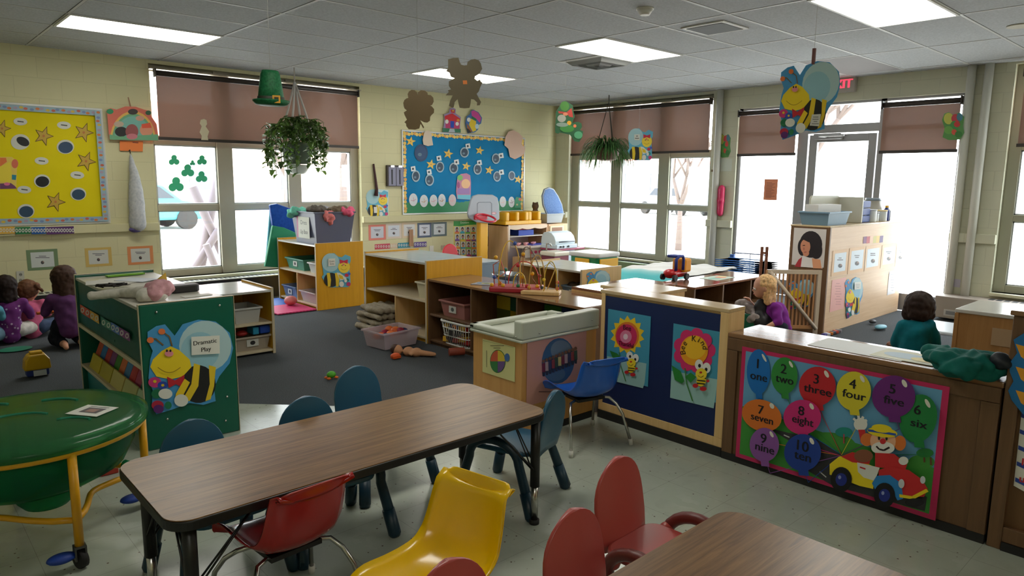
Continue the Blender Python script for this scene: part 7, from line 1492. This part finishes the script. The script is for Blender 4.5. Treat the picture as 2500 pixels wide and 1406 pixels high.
# jacket on the partition
pr = []; random.seed(21)
J = [(2292, 868, .74, .06), (2318, 880, .745, .085), (2350, 886, .745, .09), (2385, 886, .745, .09), (2412, 886, .74, .075), (2330, 905, .72, .05), (2360, 912, .71, .05), (2395, 908, .715, .05)]
for u, v, z_, r_ in J: p = onz(u, v, z_); pr.append((p, (r_, r_*1.1, r_*.52)))
jk = blob(pr, .009, 2, .035, .05); t = thing('jacket', 'teal green jacket bundled on the end of the brown partition', 'jacket', tuple(onz(2350, 900, .69))); build('shell', jk, fabric('teal_jacket_cloth', (14, 92, 86), (20, 104, 96), 12, .7), t)
p = onz(2425, 880, .77); build('lining', blob([(p+V((0, -.03, 0)), (.045, .05, .035))], .01, 3, .01, .04), (16, 24, 34), t)
# ================================================================ CHILDREN
HP = {}
def hand(c, fwd, side, nrm, s=1.0, curl=0.5, thumb=1):
    """palm and five unequal bent fingers; c wrist point"""
    P = [(c+fwd*.022*s, c+fwd*.034*s, .016*s, .017*s), (c+fwd*.03*s+side*.010*s, .013*s), (c+fwd*.03*s-side*.010*s, .013*s)]
    for k, (o_, L) in enumerate(((.0165, .026), (.0058, .030), (-.0058, .028), (-.016, .021))):
        b = c+fwd*.046*s+side*o_*s; m_ = b+fwd*L*.55*s-nrm*.004*s*curl*2; e = m_+fwd*L*.5*s*(1-curl*.5)-nrm*L*.6*s*curl
        P += [(b, m_, .0056*s, .0052*s), (m_, e, .0052*s, .0045*s)]
    b = c+fwd*.018*s+side*.016*s*thumb; P += [(b, b+fwd*.016*s+side*.012*s*thumb, .0065*s, .0058*s), (b+fwd*.016*s+side*.012*s*thumb, b+fwd*.03*s+side*.014*s*thumb-nrm*.006*s, .0056*s, .005*s)]
    return P
def ell_R(fwd, up):
    f = fwd.normalized(); r = f.cross(up).normalized(); u = r.cross(f)
    return Matrix(((r.x, f.x, u.x), (r.y, f.y, u.y), (r.z, f.z, u.z)))
def person(label, J, c, hair, shirt_mat=None, vox=.009, sleeve=1.0, shoes=None, S=1.0, hand_curl=.6):
    """J: joints in room coordinates; c: colours"""
    base = J['base']; t = thing('person', label, 'child', tuple(base)); look = J['look'].normalized(); upv = J.get('up', V((0, 0, 1))); Rh = ell_R(look, upv); H = J['head']
    hr = .082*S; rt = look.cross(upv).normalized()
    body = [(H, (hr*.92, hr, hr*1.14), Rh), (H+look*hr*.35-upv*hr*.45, (hr*.62, hr*.62, hr*.6), Rh), (J['neck'], H-upv*hr*.6, .034*S, .036*S),
            (H+look*hr*1.02-upv*hr*.12, .011*S), (H+look*hr*.8-upv*hr*.05, .014*S), (J['chest'], J['neck'], .06*S, .036*S), (J['hip'], J['chest'], .078*S, .082*S)]
    for sx in (-1, 1): body.append((H+rt*sx*hr*.93-upv*hr*.1, (.010*S, .016*S, .024*S), Rh))
    for k in ('L', 'R'):
        sh, el, ha = J['sh'+k], J['el'+k], J['ha'+k]; body += [(J['chest'], sh, .06*S, .036*S), (sh, el, .032*S, .026*S), (el, ha, .026*S, .017*S)]
        fw = (ha-el).normalized(); sd = fw.cross(V((0, 0, 1))); sd = sd.normalized() if sd.length > .05 else rt; nn = sd.cross(fw)
        if J.get('fine', True): body += hand(ha, fw, sd, nn, S*1.0, hand_curl, 1 if k == 'L' else -1)
        kn, ft = J['kn'+k], J['ft'+k]; hh = J['hip']+(kn-J['hip']).normalized()*.02+(rt*(.045 if k == 'R' else -.045))*S
        body += [(hh, kn, .058*S, .043*S), (kn, ft, .042*S, .026*S)]
        tf = J.get('toe'+k); 
        if tf is not None: body.append((ft, tf, .024*S, .018*S))
    build('body', blob(body, vox*.72, 3), mat(c['skin'], .55), t)
    # clothes follow the same joints, a little larger
    sh_ = [(J['hip'], J['chest'], .092*S, .092*S), (J['chest'], J['neck']-upv*.02*S, .078*S, .045*S), (J['hip']-(J['chest']-J['hip']).normalized()*.03, .086*S)]
    for k in ('L', 'R'): sh_ += [(J['chest'], J['sh'+k], .07*S, .046*S), (J['sh'+k], J['sh'+k].lerp(J['el'+k], sleeve), .043*S, .037*S)]
    if sleeve >= 1 and c.get('long'):
        for k in ('L', 'R'): sh_.append((J['el'+k], J['el'+k].lerp(J['ha'+k], c['long']), .036*S, .029*S))
    build('shirt', blob(sh_, vox, 3, .010, .06), shirt_mat or fabric('shirt_cloth', c['shirt'], None, 14, .85), t)
    pn = [(J['hip'], .088*S)]
    for k in ('L', 'R'):
        kn, ft = J['kn'+k], J['ft'+k]; hh = J['hip']+(kn-J['hip']).normalized()*.02+(rt*(.045 if k == 'R' else -.045))*S; pn += [(hh, kn, .070*S, .053*S), (kn, kn.lerp(ft, c.get('leg', .85)), .052*S, .040*S)]
    build('trousers', blob(pn, vox, 3, .008, .06), fabric('trouser_cloth', c['pants'], None, 20, .85), t)
    hp = [(p[0], p[1]*S if not isinstance(p[1], tuple) else tuple(x*S for x in p[1])) if len(p) == 2 else (p[0], p[1], p[2]*S, p[3]*S) for p in hair(H, look, upv, rt, hr)]
    hb = blob(hp, vox*.8, 4, .006, .025); build('hair', hb, fabric('hair', c['hair'], [x*1.25 for x in c['hair']], 60, .65), t)
    for k in ('L', 'R'):
        if shoes: 
            f0, f1 = J['ft'+k], J.get('toe'+k, J['ft'+k]+V((0, .02, 0))); build('shoe', blob([(f0, f1, .032*S, .026*S)], vox, 2), mat(shoes, .6), t)
    if J.get('face'):
        for sx in (-1, 1):
            e = H+look*hr*.90+rt*sx*hr*.36+upv*hr*.02; ey = build('eye', MB().ball(e, hr*.13, 10, 7), mat((226, 224, 220), .3), t); build('pupil', MB().ball(e+look*hr*.08, hr*.075, 8, 6), (50, 60, 80), ey)
        build('mouth', MB().ball(H+look*hr*.90-upv*hr*.52, (hr*.22, hr*.1, hr*.06), 10, 6, Rh), mat((176, 84, 84), .5), t)
    return t
def seated(base, rz, s, lean=0.0, headturn=0.0):
    Rz = Matrix.Rotation(rz, 3, 'Z'); f = lambda x, y, z: V(base)+Rz @ V((x*s, y*s, z*s)); d = lambda x, y, z: Rz @ V((x, y, z))
    return dict(base=V(base), hip=f(0, 0, .10), chest=f(0, .015+lean, .27), neck=f(0, .02+lean*1.2, .355), head=f(0, .035+lean*1.5, .455), shL=f(-.098, .01+lean, .315), shR=f(.098, .01+lean, .315),
                elL=f(-.15, .08, .20), elR=f(.15, .08, .20), haL=f(-.08, .20, .15), haR=f(.08, .20, .15), knL=f(-.20, .18, .09), knR=f(.20, .18, .09), ftL=f(.06, .20, .045), ftR=f(-.06, .23, .045),
                look=Matrix.Rotation(headturn, 3, 'Z') @ d(0, 1, -.15))
def hair_short(H, l, u, r, q): return [(H-l*q*.18+u*q*.16, (q*1.06, q*1.04, q*1.12)), (H-l*q*.45-u*q*.3, (q*.85, q*.7, q*.8))]
def hair_long(n=.16, w=.75):
    def f_(H, l, u, r, q): return [(H-l*q*.2+u*q*.18, (q*1.08, q*1.05, q*1.12)), (H-l*q*.5, H-l*q*.75-u*n, q*w, q*w*.7), (H-l*q*.4+r*q*.5, H-l*q*.55+r*q*.55-u*n*.9, q*.5, q*.4), (H-l*q*.4-r*q*.5, H-l*q*.55-r*q*.55-u*n*.9, q*.5, q*.4)]
    return f_
def hair_tail(H, l, u, r, q): return [(H-l*q*.2+u*q*.16, (q*1.08, q*1.05, q*1.1)), (H-l*q*.5-u*q*.25, (q*.85, q*.7, q*.75)), (H+r*q*.9+u*q*.5-l*q*.3, (q*.45, q*.45, q*.4)), (H+r*q*1.1+u*q*.4-l*q*.4, H+r*q*1.5-u*q*.1-l*q*.3, q*.28, q*.15)]
def dots_mat(name, base, dot, sc_=26):
    q = NT(name, base, .85); v = q.coord(); vo = q.n('ShaderNodeTexVoronoi', Scale=float(sc_)); q.l(v, vo.inputs['Vector']); q.l(q.ramp(vo.outputs['Distance'], [(.20, dot), (.26, base)]), q.b.inputs['Base Color']); return q.m
SK = (196, 140, 110)
b0 = onz(28, 836, .008)
person('seated child from behind in a purple shirt with white dots and dark hair', seated(b0, -.12, 1.08, .01), dict(skin=SK, shirt=(110, 40, 120), pants=(190, 186, 180), hair=(34, 24, 22), leg=.9), hair_long(.12, .7), dots_mat('purple_dotted_shirt', (104, 34, 112), (196, 170, 200)), shoes=(150, 110, 80))
b0 = onz(80, 822, .008)
person('seated child from behind in a pink shirt with a side ponytail', seated(b0, -.15, .93, .005, -.4), dict(skin=SK, shirt=(196, 96, 132), pants=(56, 70, 96), hair=(92, 62, 44), leg=.9), hair_tail, sleeve=.9)
b0 = onz(-34, 846, .008)
person('child in a light blue top cut off by the left picture edge', seated(b0, -.3, 1.0), dict(skin=SK, shirt=(90, 156, 176), pants=(110, 140, 160), hair=(70, 50, 40), leg=.9), hair_short)
b0 = onz(172, 852, .008); X_, Y_ = b0.x+.02, b0.y+.08; f = lambda x, y, z: V((X_+x, Y_+y, z+.008))
J = dict(base=b0, hip=f(0, 0, .20), chest=f(.0, .05, .37), neck=f(.0, .08, .47), head=f(.01, .11, .58), shL=f(-.10, .05, .42), shR=f(.10, .05, .42), elL=f(-.15, .13, .30), elR=f(.15, .14, .30), haL=f(-.10, .25, .28), haR=f(.08, .26, .28),
         knL=f(-.08, .18, .055), knR=f(.09, .18, .055), ftL=f(-.06, -.09, .045), ftR=f(.07, -.09, .045), toeL=f(-.06, -.15, .03), toeR=f(.07, -.15, .03), look=V((.25, 1, -.2)))
person('kneeling child from behind in a muted purple shirt with long brown hair', J, dict(skin=SK, shirt=(84, 48, 92), pants=(26, 28, 36), hair=(60, 42, 34), leg=.75), hair_long(.17, .75), S=1.08, sleeve=1.0)
p = J['haL']; tag(build('orange_toy', MB().tube([p+V((-.09, .0, .0)), p+V((.06, .02, .0))], .014, 8), (226, 110, 30), bevel=.003), 'small orange toy held between the pink and purple shirted children', 'toy')
# blond child leaning over behind the blue partition
D0 = 5.5; A = lambda u, v, dd=0.0: at(u, v, D0+dd)
hip = A(1903, 792); J = dict(base=V((hip.x, hip.y, .008)), hip=hip, chest=A(1893, 762), neck=A(1881, 738), head=A(1865, 700), shL=A(1870, 752, .11), shR=A(1896, 752, -.10), elL=A(1846, 758, .12), elR=A(1900, 785, -.14), haL=A(1832, 738, .1), haR=A(1876, 796, -.14),
         knL=V((hip.x-.05, hip.y+.02, .2)), knR=V((hip.x+.03, hip.y-.05, .2)), ftL=V((hip.x+.02, hip.y+.05, .05)), ftR=V((hip.x+.08, hip.y-.03, .05)), look=(-AR*.95+AF*.25-AU*.22), face=True)
def hair_blond(H, l, u, r, q): return [(H-l*q*.22+u*q*.2, (q*1.08, q*1.08, q*1.1)), (H-l*q*.55, H-l*q*.75-u*.13, q*.72, q*.55), (H-l*q*.25+r*q*.4-u*q*.1, H-l*q*.35+r*q*.6-u*.14, q*.55, q*.42), (H-l*q*.2-r*q*.5, H-l*q*.4-r*q*.5-u*.12, q*.5, q*.4)]
person('blond child in a purple top leaning forward behind the partitions', J, dict(skin=(206, 152, 126), shirt=(116, 40, 132), pants=(40, 44, 60), hair=(196, 160, 116), long=.35), hair_blond, S=.96, sleeve=1.0, shoes=(60, 60, 70), hand_curl=.9)
q_ = J['haL']-AR*.05; t = thing('rag_doll', 'grey and dark cloth doll held up by the blond child', 'doll', (q_.x, q_.y, .4))
build('cloth', blob([(q_, A(1838, 760, .05), .03, .04), (q_-AR*.05-AU*.02, .03), (A(1822, 745, .05), .025), (A(1842, 775, 0), .05)], .011, 3, .025, .04), fabric('grey_print_cloth', (140, 130, 130), (170, 160, 160), 40), t)
build('dark_cloth', blob([(A(1856, 745, .02), A(1862, 790, -.02), .045, .07), (A(1850, 775, 0), .05)], .012, 3, .02, .05), mat((26, 24, 30), .6), t)
q_ = A(1855, 812, 0.0); t = thing('toddler_chair', 'green toddler chair the blond child leans on', 'chair', (q_.x, q_.y, .008)); GC = mat((10, 110, 84), .35)
build('seat', B((q_.x-.14, q_.y-.14, .26), (q_.x+.14, q_.y+.14, .285)), GC, t, bevel=.01); e_ = A(1826, 775, .06); build('backrest', MB().box((e_.x-.02, e_.y-.13, .28), (e_.x+.012, e_.y+.13, e_.z+.03)), GC, t, bevel=.01)
for sx in (-.11, .11):
    for sy in (-.11, .11): build('leg', MB().tube([(q_.x+sx, q_.y+sy, .27), (q_.x+sx*1.2, q_.y+sy*1.2, .008)], .014, 8), GC, t)
# child in teal behind the number partition
D0 = 4.5; hp_ = A(2232, 862); f = lambda x, y, z: V((hp_.x, hp_.y, z))+V((x, y, 0))
J = dict(base=V((hp_.x, hp_.y, .008)), hip=V((hp_.x, hp_.y, .36)), chest=A(2234, 815), neck=A(2238, 785), head=A(2243, 751, .02), shL=A(2205, 798, .02), shR=A(2268, 798, -.02), elL=A(2188, 835, .08), elR=A(2284, 838, .0), haL=A(2176, 838, .22), haR=A(2270, 862, .22),
         knL=f(-.02, .14, .06), knR=f(.14, .02, .06), ftL=f(-.12, .03, .05), ftR=f(.0, -.12, .05), look=(AF*.9+AR*.25-AU*.2))
def hair_bob(H, l, u, r, q): return [(H-l*q*.15+u*q*.12, (q*1.12, q*1.1, q*1.15)), (H-l*q*.4-u*q*.45, (q*1.0, q*.85, q*.75)), (H+r*q*.6-u*q*.5, (q*.45, q*.6, q*.6)), (H-r*q*.6-u*q*.5, (q*.45, q*.6, q*.6))]
person('child with dark bobbed hair in a teal shirt seen from behind', J, dict(skin=(150, 104, 84), shirt=(10, 98, 112), pants=(30, 40, 50), hair=(40, 28, 24), long=.3), hair_bob, S=1.02, sleeve=1.0)
# ================================================================ THINGS HUNG FROM THE CEILING
def string_to_ceiling(parent, p, r=.0012, c=(190, 190, 186)): return build('string', MB().tube([p, V((p.x, p.y, CEIL))], r, 5), c, parent)
class FArt(Art):
    """cutout hung in the air at distance dep, its card square to the line of sight only as far as the photo shows it"""
    def __init__(s, u, v, dep, yaw=0.0):
        super().__init__(.0006); s.c = at(u, v, dep); s.cu, s.cv = u, v; s.k0 = dep/F_PX
        s.U = Matrix.Rotation(yaw, 3, 'Z') @ V((AR.x, AR.y, 0)).normalized(); s.N = s.U.cross(V((0, 0, 1))); s.sx = 1/max(.3, math.cos(yaw)); s.crop(0, 0, 1)
    def crop(s, ox, oy, k): s.ox, s.oy, s.k = ox, oy, k; return s
    def q(s, u, v): return ((s.ox+u/s.k-s.cu)*s.k0*s.sx, -(s.oy+v/s.k-s.cv)*s.k0)
    pp = PArt.pp; pc = PArt.pc; pe = PArt.pe; pl = PArt.pl; pt = PArt.pt; lines = PArt.lines
    def make(s, name, label, cat, part='card', top=None, group=None):
        t = thing(name, label, cat, tuple(s.c), group=group); t['_loc'] = 0
        build(part, s.mesh(s.c, s.U, s.N), s.mats, t)
        if top:
            a, b = s.q(*top); string_to_ceiling(t, s.c+s.U*a+V((0, 0, 1))*b)
        return t
a = FArt(1973, 250, 4.2, -.25).crop(1880, 120, 5.86); bee_boy(a, 150, 195, 790, 1090)
# paint the hanging bee's own little sign over its dark body
a.pp([(600, 935), (715, 930), (700, 1100), (580, 1090)], (206, 206, 200)); a.lines(600, 955, 700, 1080, 4, (60, 60, 70), 7)
t = a.make('hanging_bee', 'large bee cutout hanging in front of the EXIT sign', 'cutout'); 
p0, p1 = a.q(575, 240), a.q(572, 20); P0_ = a.c+a.U*p0[0]+V((0, 0, p0[1])); P1_ = a.c+a.U*p0[0]+V((0, 0, p1[1])); build('ribbon', MB().box((P0_.x-.008, P0_.y-.008, P0_.z), (P0_.x+.008, P0_.y+.008, P1_.z)), (110, 60, 54), t); string_to_ceiling(t, P1_)
a = FArt(1563, 355, 9.6, 0).crop(1320, 230, 6.697); bee_girl(a, 1425, 565, 410, 515, sign=False); a.pp([(1520, 665), (1612, 660), (1612, 755), (1525, 752)], W0); a.pl([(1548, 690), (1585, 688)], 10, K0); a.pl([(1535, 725), (1600, 725)], 10, K0); a.make('hanging_bee', 'girl bee cutout hanging in front of the corner window shade', 'cutout', top=(1600, 566))
# gold clover and leprechaun silhouettes
GO = mat((104, 86, 58), .35, .4, name='gold_foil_card')
a = FArt(1022, 268, 5.0, .1).crop(960, 120, 6.39)
pl_ = [(385, 720)]+[(460+84*math.cos(t_), 720-74*math.sin(t_)) for t_ in (2.6, 1.9, 1.2, .5)]+[(540, 715)]+[(560+72*math.cos(t_), 800-86*math.sin(t_)) for t_ in (1.2, .5, -.2, -.9)]+[(575, 880)]+[(550+90*math.cos(t_), 955-80*math.sin(t_)) for t_ in (1.0, .3, -.4, -1.1)]+[(575, 1050), (570, 1110), (530, 1138), (480, 1135), (420, 1105), (480, 1210), (465, 1230), (425, 1160), (405, 1230), (340, 1250), (240, 1245), (205, 1200), (200, 1160), (175, 1140), (215, 1100), (180, 1030), (168, 990), (215, 960), (180, 930)]+[(235+74*math.cos(t_), 860-86*math.sin(t_)) for t_ in (3.6, 3.0, 2.4, 1.9)]+[(240, 770)]+[(308+78*math.cos(t_), 725-78*math.sin(t_)) for t_ in (3.0, 2.4, 1.8, 1.2, .6)]
a.pc(pl_, GO, .003); a.make('clover_cutout', 'shiny gold clover cutout hanging above the corner of the blue board', 'cutout', top=(385, 722))
a = FArt(1135, 203, 4.6, .1).crop(960, 120, 6.39)
a.pc([(1105, 265), (1150, 260), (1160, 210), (1210, 175), (1270, 165), (1330, 180), (1365, 230), (1385, 310), (1340, 385), (1275, 425), (1270, 460), (1310, 490), (1355, 470), (1365, 500), (1390, 515), (1355, 590), (1335, 650), (1300, 690), (1340, 760), (1370, 810), (1350, 860), (1305, 865), (1310, 820), (1260, 775), (1215, 770), (1205, 850), (1190, 905), (1110, 912), (1035, 905), (1020, 840), (1005, 775), (960, 820), (945, 900), (920, 908), (870, 880), (890, 800), (930, 720), (820, 722), (870, 670), (855, 645), (905, 630), (870, 580), (870, 510), (960, 460), (900, 440), (880, 380), (825, 355), (860, 320), (860, 180), (940, 158), (1020, 152), (1040, 220), (1060, 255)], mat((84, 74, 52), .45, .3, name='dull_gold_card'), .003)
a.pp([(1085, 492), (1150, 488), (1155, 545), (1090, 548)], (206, 110, 20)); a.make('leprechaun_cutout', 'dull gold leprechaun silhouette with an orange square hanging in front of a ceiling light', 'cutout', top=(1105, 266))
# green leprechaun by the corner
a = FArt(1388, 295, 7.5, .15).crop(1320, 230, 6.697)
a.pc([(305, 200), (340, 135), (400, 122), (460, 150), (520, 190), (530, 280), (560, 370), (540, 400), (520, 470), (600, 445), (670, 470), (680, 530), (650, 575), (700, 600), (690, 690), (640, 770), (560, 760), (520, 700), (480, 655), (400, 640), (310, 625), (290, 645), (240, 630), (235, 570), (240, 480), (245, 370), (240, 300)], (30, 84, 50), .003)
a.pe(385, 205, 74, 76, (60, 120, 40)); a.pp([(280, 285), (420, 300), (500, 230), (530, 380), (470, 370), (430, 330), (290, 320)], (170, 50, 40)); a.pe(340, 400, 70, 60, (150, 150, 140)); a.pe(400, 330, 40, 26, (200, 120, 90)); a.pe(465, 470, 36, 36, (206, 150, 30)); a.pe(560, 515, 26, 26, (206, 110, 70)); a.pe(430, 560, 120, 60, (50, 120, 50)); a.pe(350, 500, 100, 34, (120, 140, 130)); a.pe(620, 660, 70, 60, (70, 140, 100))
a.make('leprechaun_cutout', 'green and red leprechaun cutout hanging near the far corner of the room', 'cutout', top=(400, 124))
# green felt hat
cc = at(661, 215, 4.0); t = thing('leprechaun_hat', 'green glitter leprechaun hat with gold buckle hanging before the left window', 'hat', tuple(cc)); k = 4.0/F_PX; HG = fabric('green_glitter_card', (20, 84, 50), (34, 104, 64), 90, .5)
build('crown', MB().lathe((cc.x, cc.y, cc.z), [(k*34, -k*38), (k*29, 0), (k*24, k*32), (k*20, k*41), (k*4, k*42)], 28, 1, .7), HG, t)
build('brim', MB().lathe((cc.x, cc.y, cc.z), [(k*30, -k*42), (k*38, -k*40), (k*45, -k*32), (k*45, -k*29), (k*38, -k*36), (k*30, -k*37)], 32, 1, .8), HG, t)
build('band', MB().lathe((cc.x, cc.y, cc.z), [(k*34.4, -k*36), (k*34.6, -k*35), (k*33, -k*22), (k*32.6, -k*21)], 28, 1.01, .72), (40, 50, 34), t)
fr_ = (cc-CAM); fr_.z = 0; fr_.normalize(); rt_ = V((-fr_.y, fr_.x, 0)); o = cc-fr_*k*27+(-rt_)*k*12+V((0, 0, -k*38)); a = Art(); a.poly([(-k*9, 0), (k*9, 0), (k*9, k*18), (-k*9, k*18)], (206, 150, 40)); a.rect(-k*5, k*4, k*5, k*14, (50, 50, 34)); build('buckle', a.mesh(o-fr_*.01, -rt_, -fr_), a.mats, t); string_to_ceiling(t, cc+V((0, 0, k*41)), .0015)
# hanging pothos
random.seed(31); top = onz(718, 165, CEIL); yb = top.y; XP, YP = top.x, top.y; zc = lambda v: ony(718, v, YP).z
t = thing('hanging_plant', 'trailing pothos in a white pot in a macrame hanger before the left window', 'potted plant', (XP, YP, zc(425)))
build('pot', MB().lathe((XP, YP, zc(400)), [(.10, 0), (.15, .02), (.185, .22), (.195, .22), (.195, .24), (.17, .24), (.15, .05)], 24), mat((110, 122, 104), .5), t); build('saucer', MB().lathe((XP, YP, zc(425)), [(.05, .0), (.09, .01), (.15, .10), (.155, .11), (.13, .105)], 24), mat((206, 208, 200), .4), t)
zt_ = zc(200); mb = MB()
for i in range(4):
    an = PI/4+PI/2*i; e = V((XP+.19*math.cos(an), YP+.19*math.sin(an), zc(330))); mb.tube([V((XP, YP, zt_)), V((XP, YP, zt_)).lerp(e, .5)+V((.01, 0, 0)), e], .012, 6)
mb.tube([V((XP, YP, zt_)), V((XP, YP, CEIL))], .008, 6); build('macrame_hanger', mb, mat((190, 186, 182), .8), t)
def leaf(mb, p, d, s, up=V((0, 0, 1))):
    d = d.normalized(); sd = d.cross(up); sd = sd.normalized() if sd.length > .05 else V((1, 0, 0)); n = sd.cross(d); k = len(mb.v)
    pts = [(0, 0, 0), (.30, .38, .04), (.15, .62, .02), (-.02, .45, -.02), (.62, .36, .02), (1.0, 0, -.14), (.62, -.36, .02), (.30, -.38, .04), (.15, -.62, .02), (-.02, -.45, -.02), (.5, 0, -.05)]
    mb.v += [tuple(p+d*a*s+sd*b*s*.8+n*c*s) for a, b, c in pts]
    for f_ in ((0, 10, 1, 3), (3, 1, 2), (10, 4, 1), (10, 5, 4), (0, 9, 7, 10), (9, 8, 7), (10, 7, 6), (10, 6, 5)): mb.k = 0; mb.face([k+i for i in f_])
lf = NT('pothos_leaf', (70, 104, 44), .35); tcn = lf.n('ShaderNodeTexNoise', Scale=5.0); lf.l(lf.coord(), tcn.inputs['Vector']); lf.l(lf.ramp(tcn.outputs['Fac'], [(.35, (52, 86, 34)), (.62, (112, 150, 70))]), lf.b.inputs['Base Color'])
mb = MB(); ms_ = MB()
for i in range(64):
    an = random.uniform(0, 2*PI); R0 = random.uniform(.04, .2); P = V((XP+R0*math.cos(an), YP+R0*math.sin(an), zc(312)+random.uniform(-.06, .10))); d = V((math.cos(an)*.9, math.sin(an)*.9, random.uniform(-.1, .7))).normalized(); L = random.choice([5, 7, 9, 11, 12]); pth = [P.copy()]
    for s_ in range(L):
        P = P+d*.052; d = (d+V((random.uniform(-.15, .15), random.uniform(-.15, .15), -.45))).normalized(); pth.append(P.copy())
        if math.hypot(P.x-XP, P.y-YP) > .33: d = V((d.x*.05, d.y*.05, -1)).normalized()
        if P.z < zc(432): break
        leaf(mb, P, V((random.uniform(-1, 1), random.uniform(-1, 1), random.uniform(-.9, .1))), random.uniform(.06, .09))
        if random.random() < .7: leaf(mb, P, V((random.uniform(-1, 1), random.uniform(-1, 1), random.uniform(-.8, .3))), random.uniform(.05, .08))
    ms_.tube(pth, .004, 4)
build('leaves', mb, lf.m, t)['kind'] = 'stuff'; build('vines', ms_, (84, 104, 50), t)['kind'] = 'stuff'
# spider plant / fern
top = onz(1487, 232, CEIL); XP, YP = top.x, top.y; zc = lambda v: onx(1485, v, XP).z
t = thing('hanging_fern', 'bushy green fern in a hanging basket before the corner window', 'potted plant', (XP, YP, zc(395)))
build('pot', MB().lathe((XP, YP, zc(392)), [(.10, 0), (.15, .02), (.19, .16), (.2, .18), (.17, .18), (.14, .04)], 24), mat((90, 60, 44), .6), t); mb = MB(); zk = zc(250)
mb.tube([V((XP, YP, CEIL)), V((XP, YP, zk))], .006, 5)
for i in range(3): an = 2*PI*i/3+2.2; mb.tube([V((XP, YP, zk)), V((XP+.19*math.cos(an), YP+.19*math.sin(an), zc(375)))], .006, 5)
build('hanger', mb, mat((70, 64, 54), .7), t); random.seed(14); mb = MB(); mb.smooth = True
for i in range(420):
    an = random.uniform(0, 2*PI); P = V((XP+.1*math.cos(an)*random.random(), YP+.1*math.sin(an)*random.random(), zc(372))); r_ = random.uniform(.25, 1.0); d = V((math.cos(an)*r_, math.sin(an)*r_, random.uniform(.5, 1.1))).normalized(); sd = V((-math.sin(an), math.cos(an), 0)); L = random.randint(8, 13); w_ = random.uniform(.007, .012); k = len(mb.v)
    for s_ in range(L+1):
        ww = w_*(1-(s_/L)**2*.9); mb.v += [tuple(P+sd*ww), tuple(P-sd*ww)]; P = P+d*.05; d = (d+V((0, 0, -.24-.025*s_))).normalized()
    for s_ in range(L): a_ = k+2*s_; mb.face((a_, a_+1, a_+3, a_+2))
build('fronds', mb, fabric('fern_green', (52, 88, 46), (84, 124, 66), 30, .6), t)['kind'] = 'stuff'
# unseen fill lights added to brighten the foreground, built like the ceiling fixtures
for i, m_, lb in ((-3, 3, 'added fill light out of view on the left'), (-1, 9, 'added fill light behind the camera near the front wall'), (-5, 9, 'added fill light behind the camera in the front left corner'), (1, 9, 'added fill light behind the camera on the right')):
    a_ = gxy(i, m_+1); b_ = gxy(i+1, m_); fixture(lb, a_[0], b_[0], a_[1], b_[1])
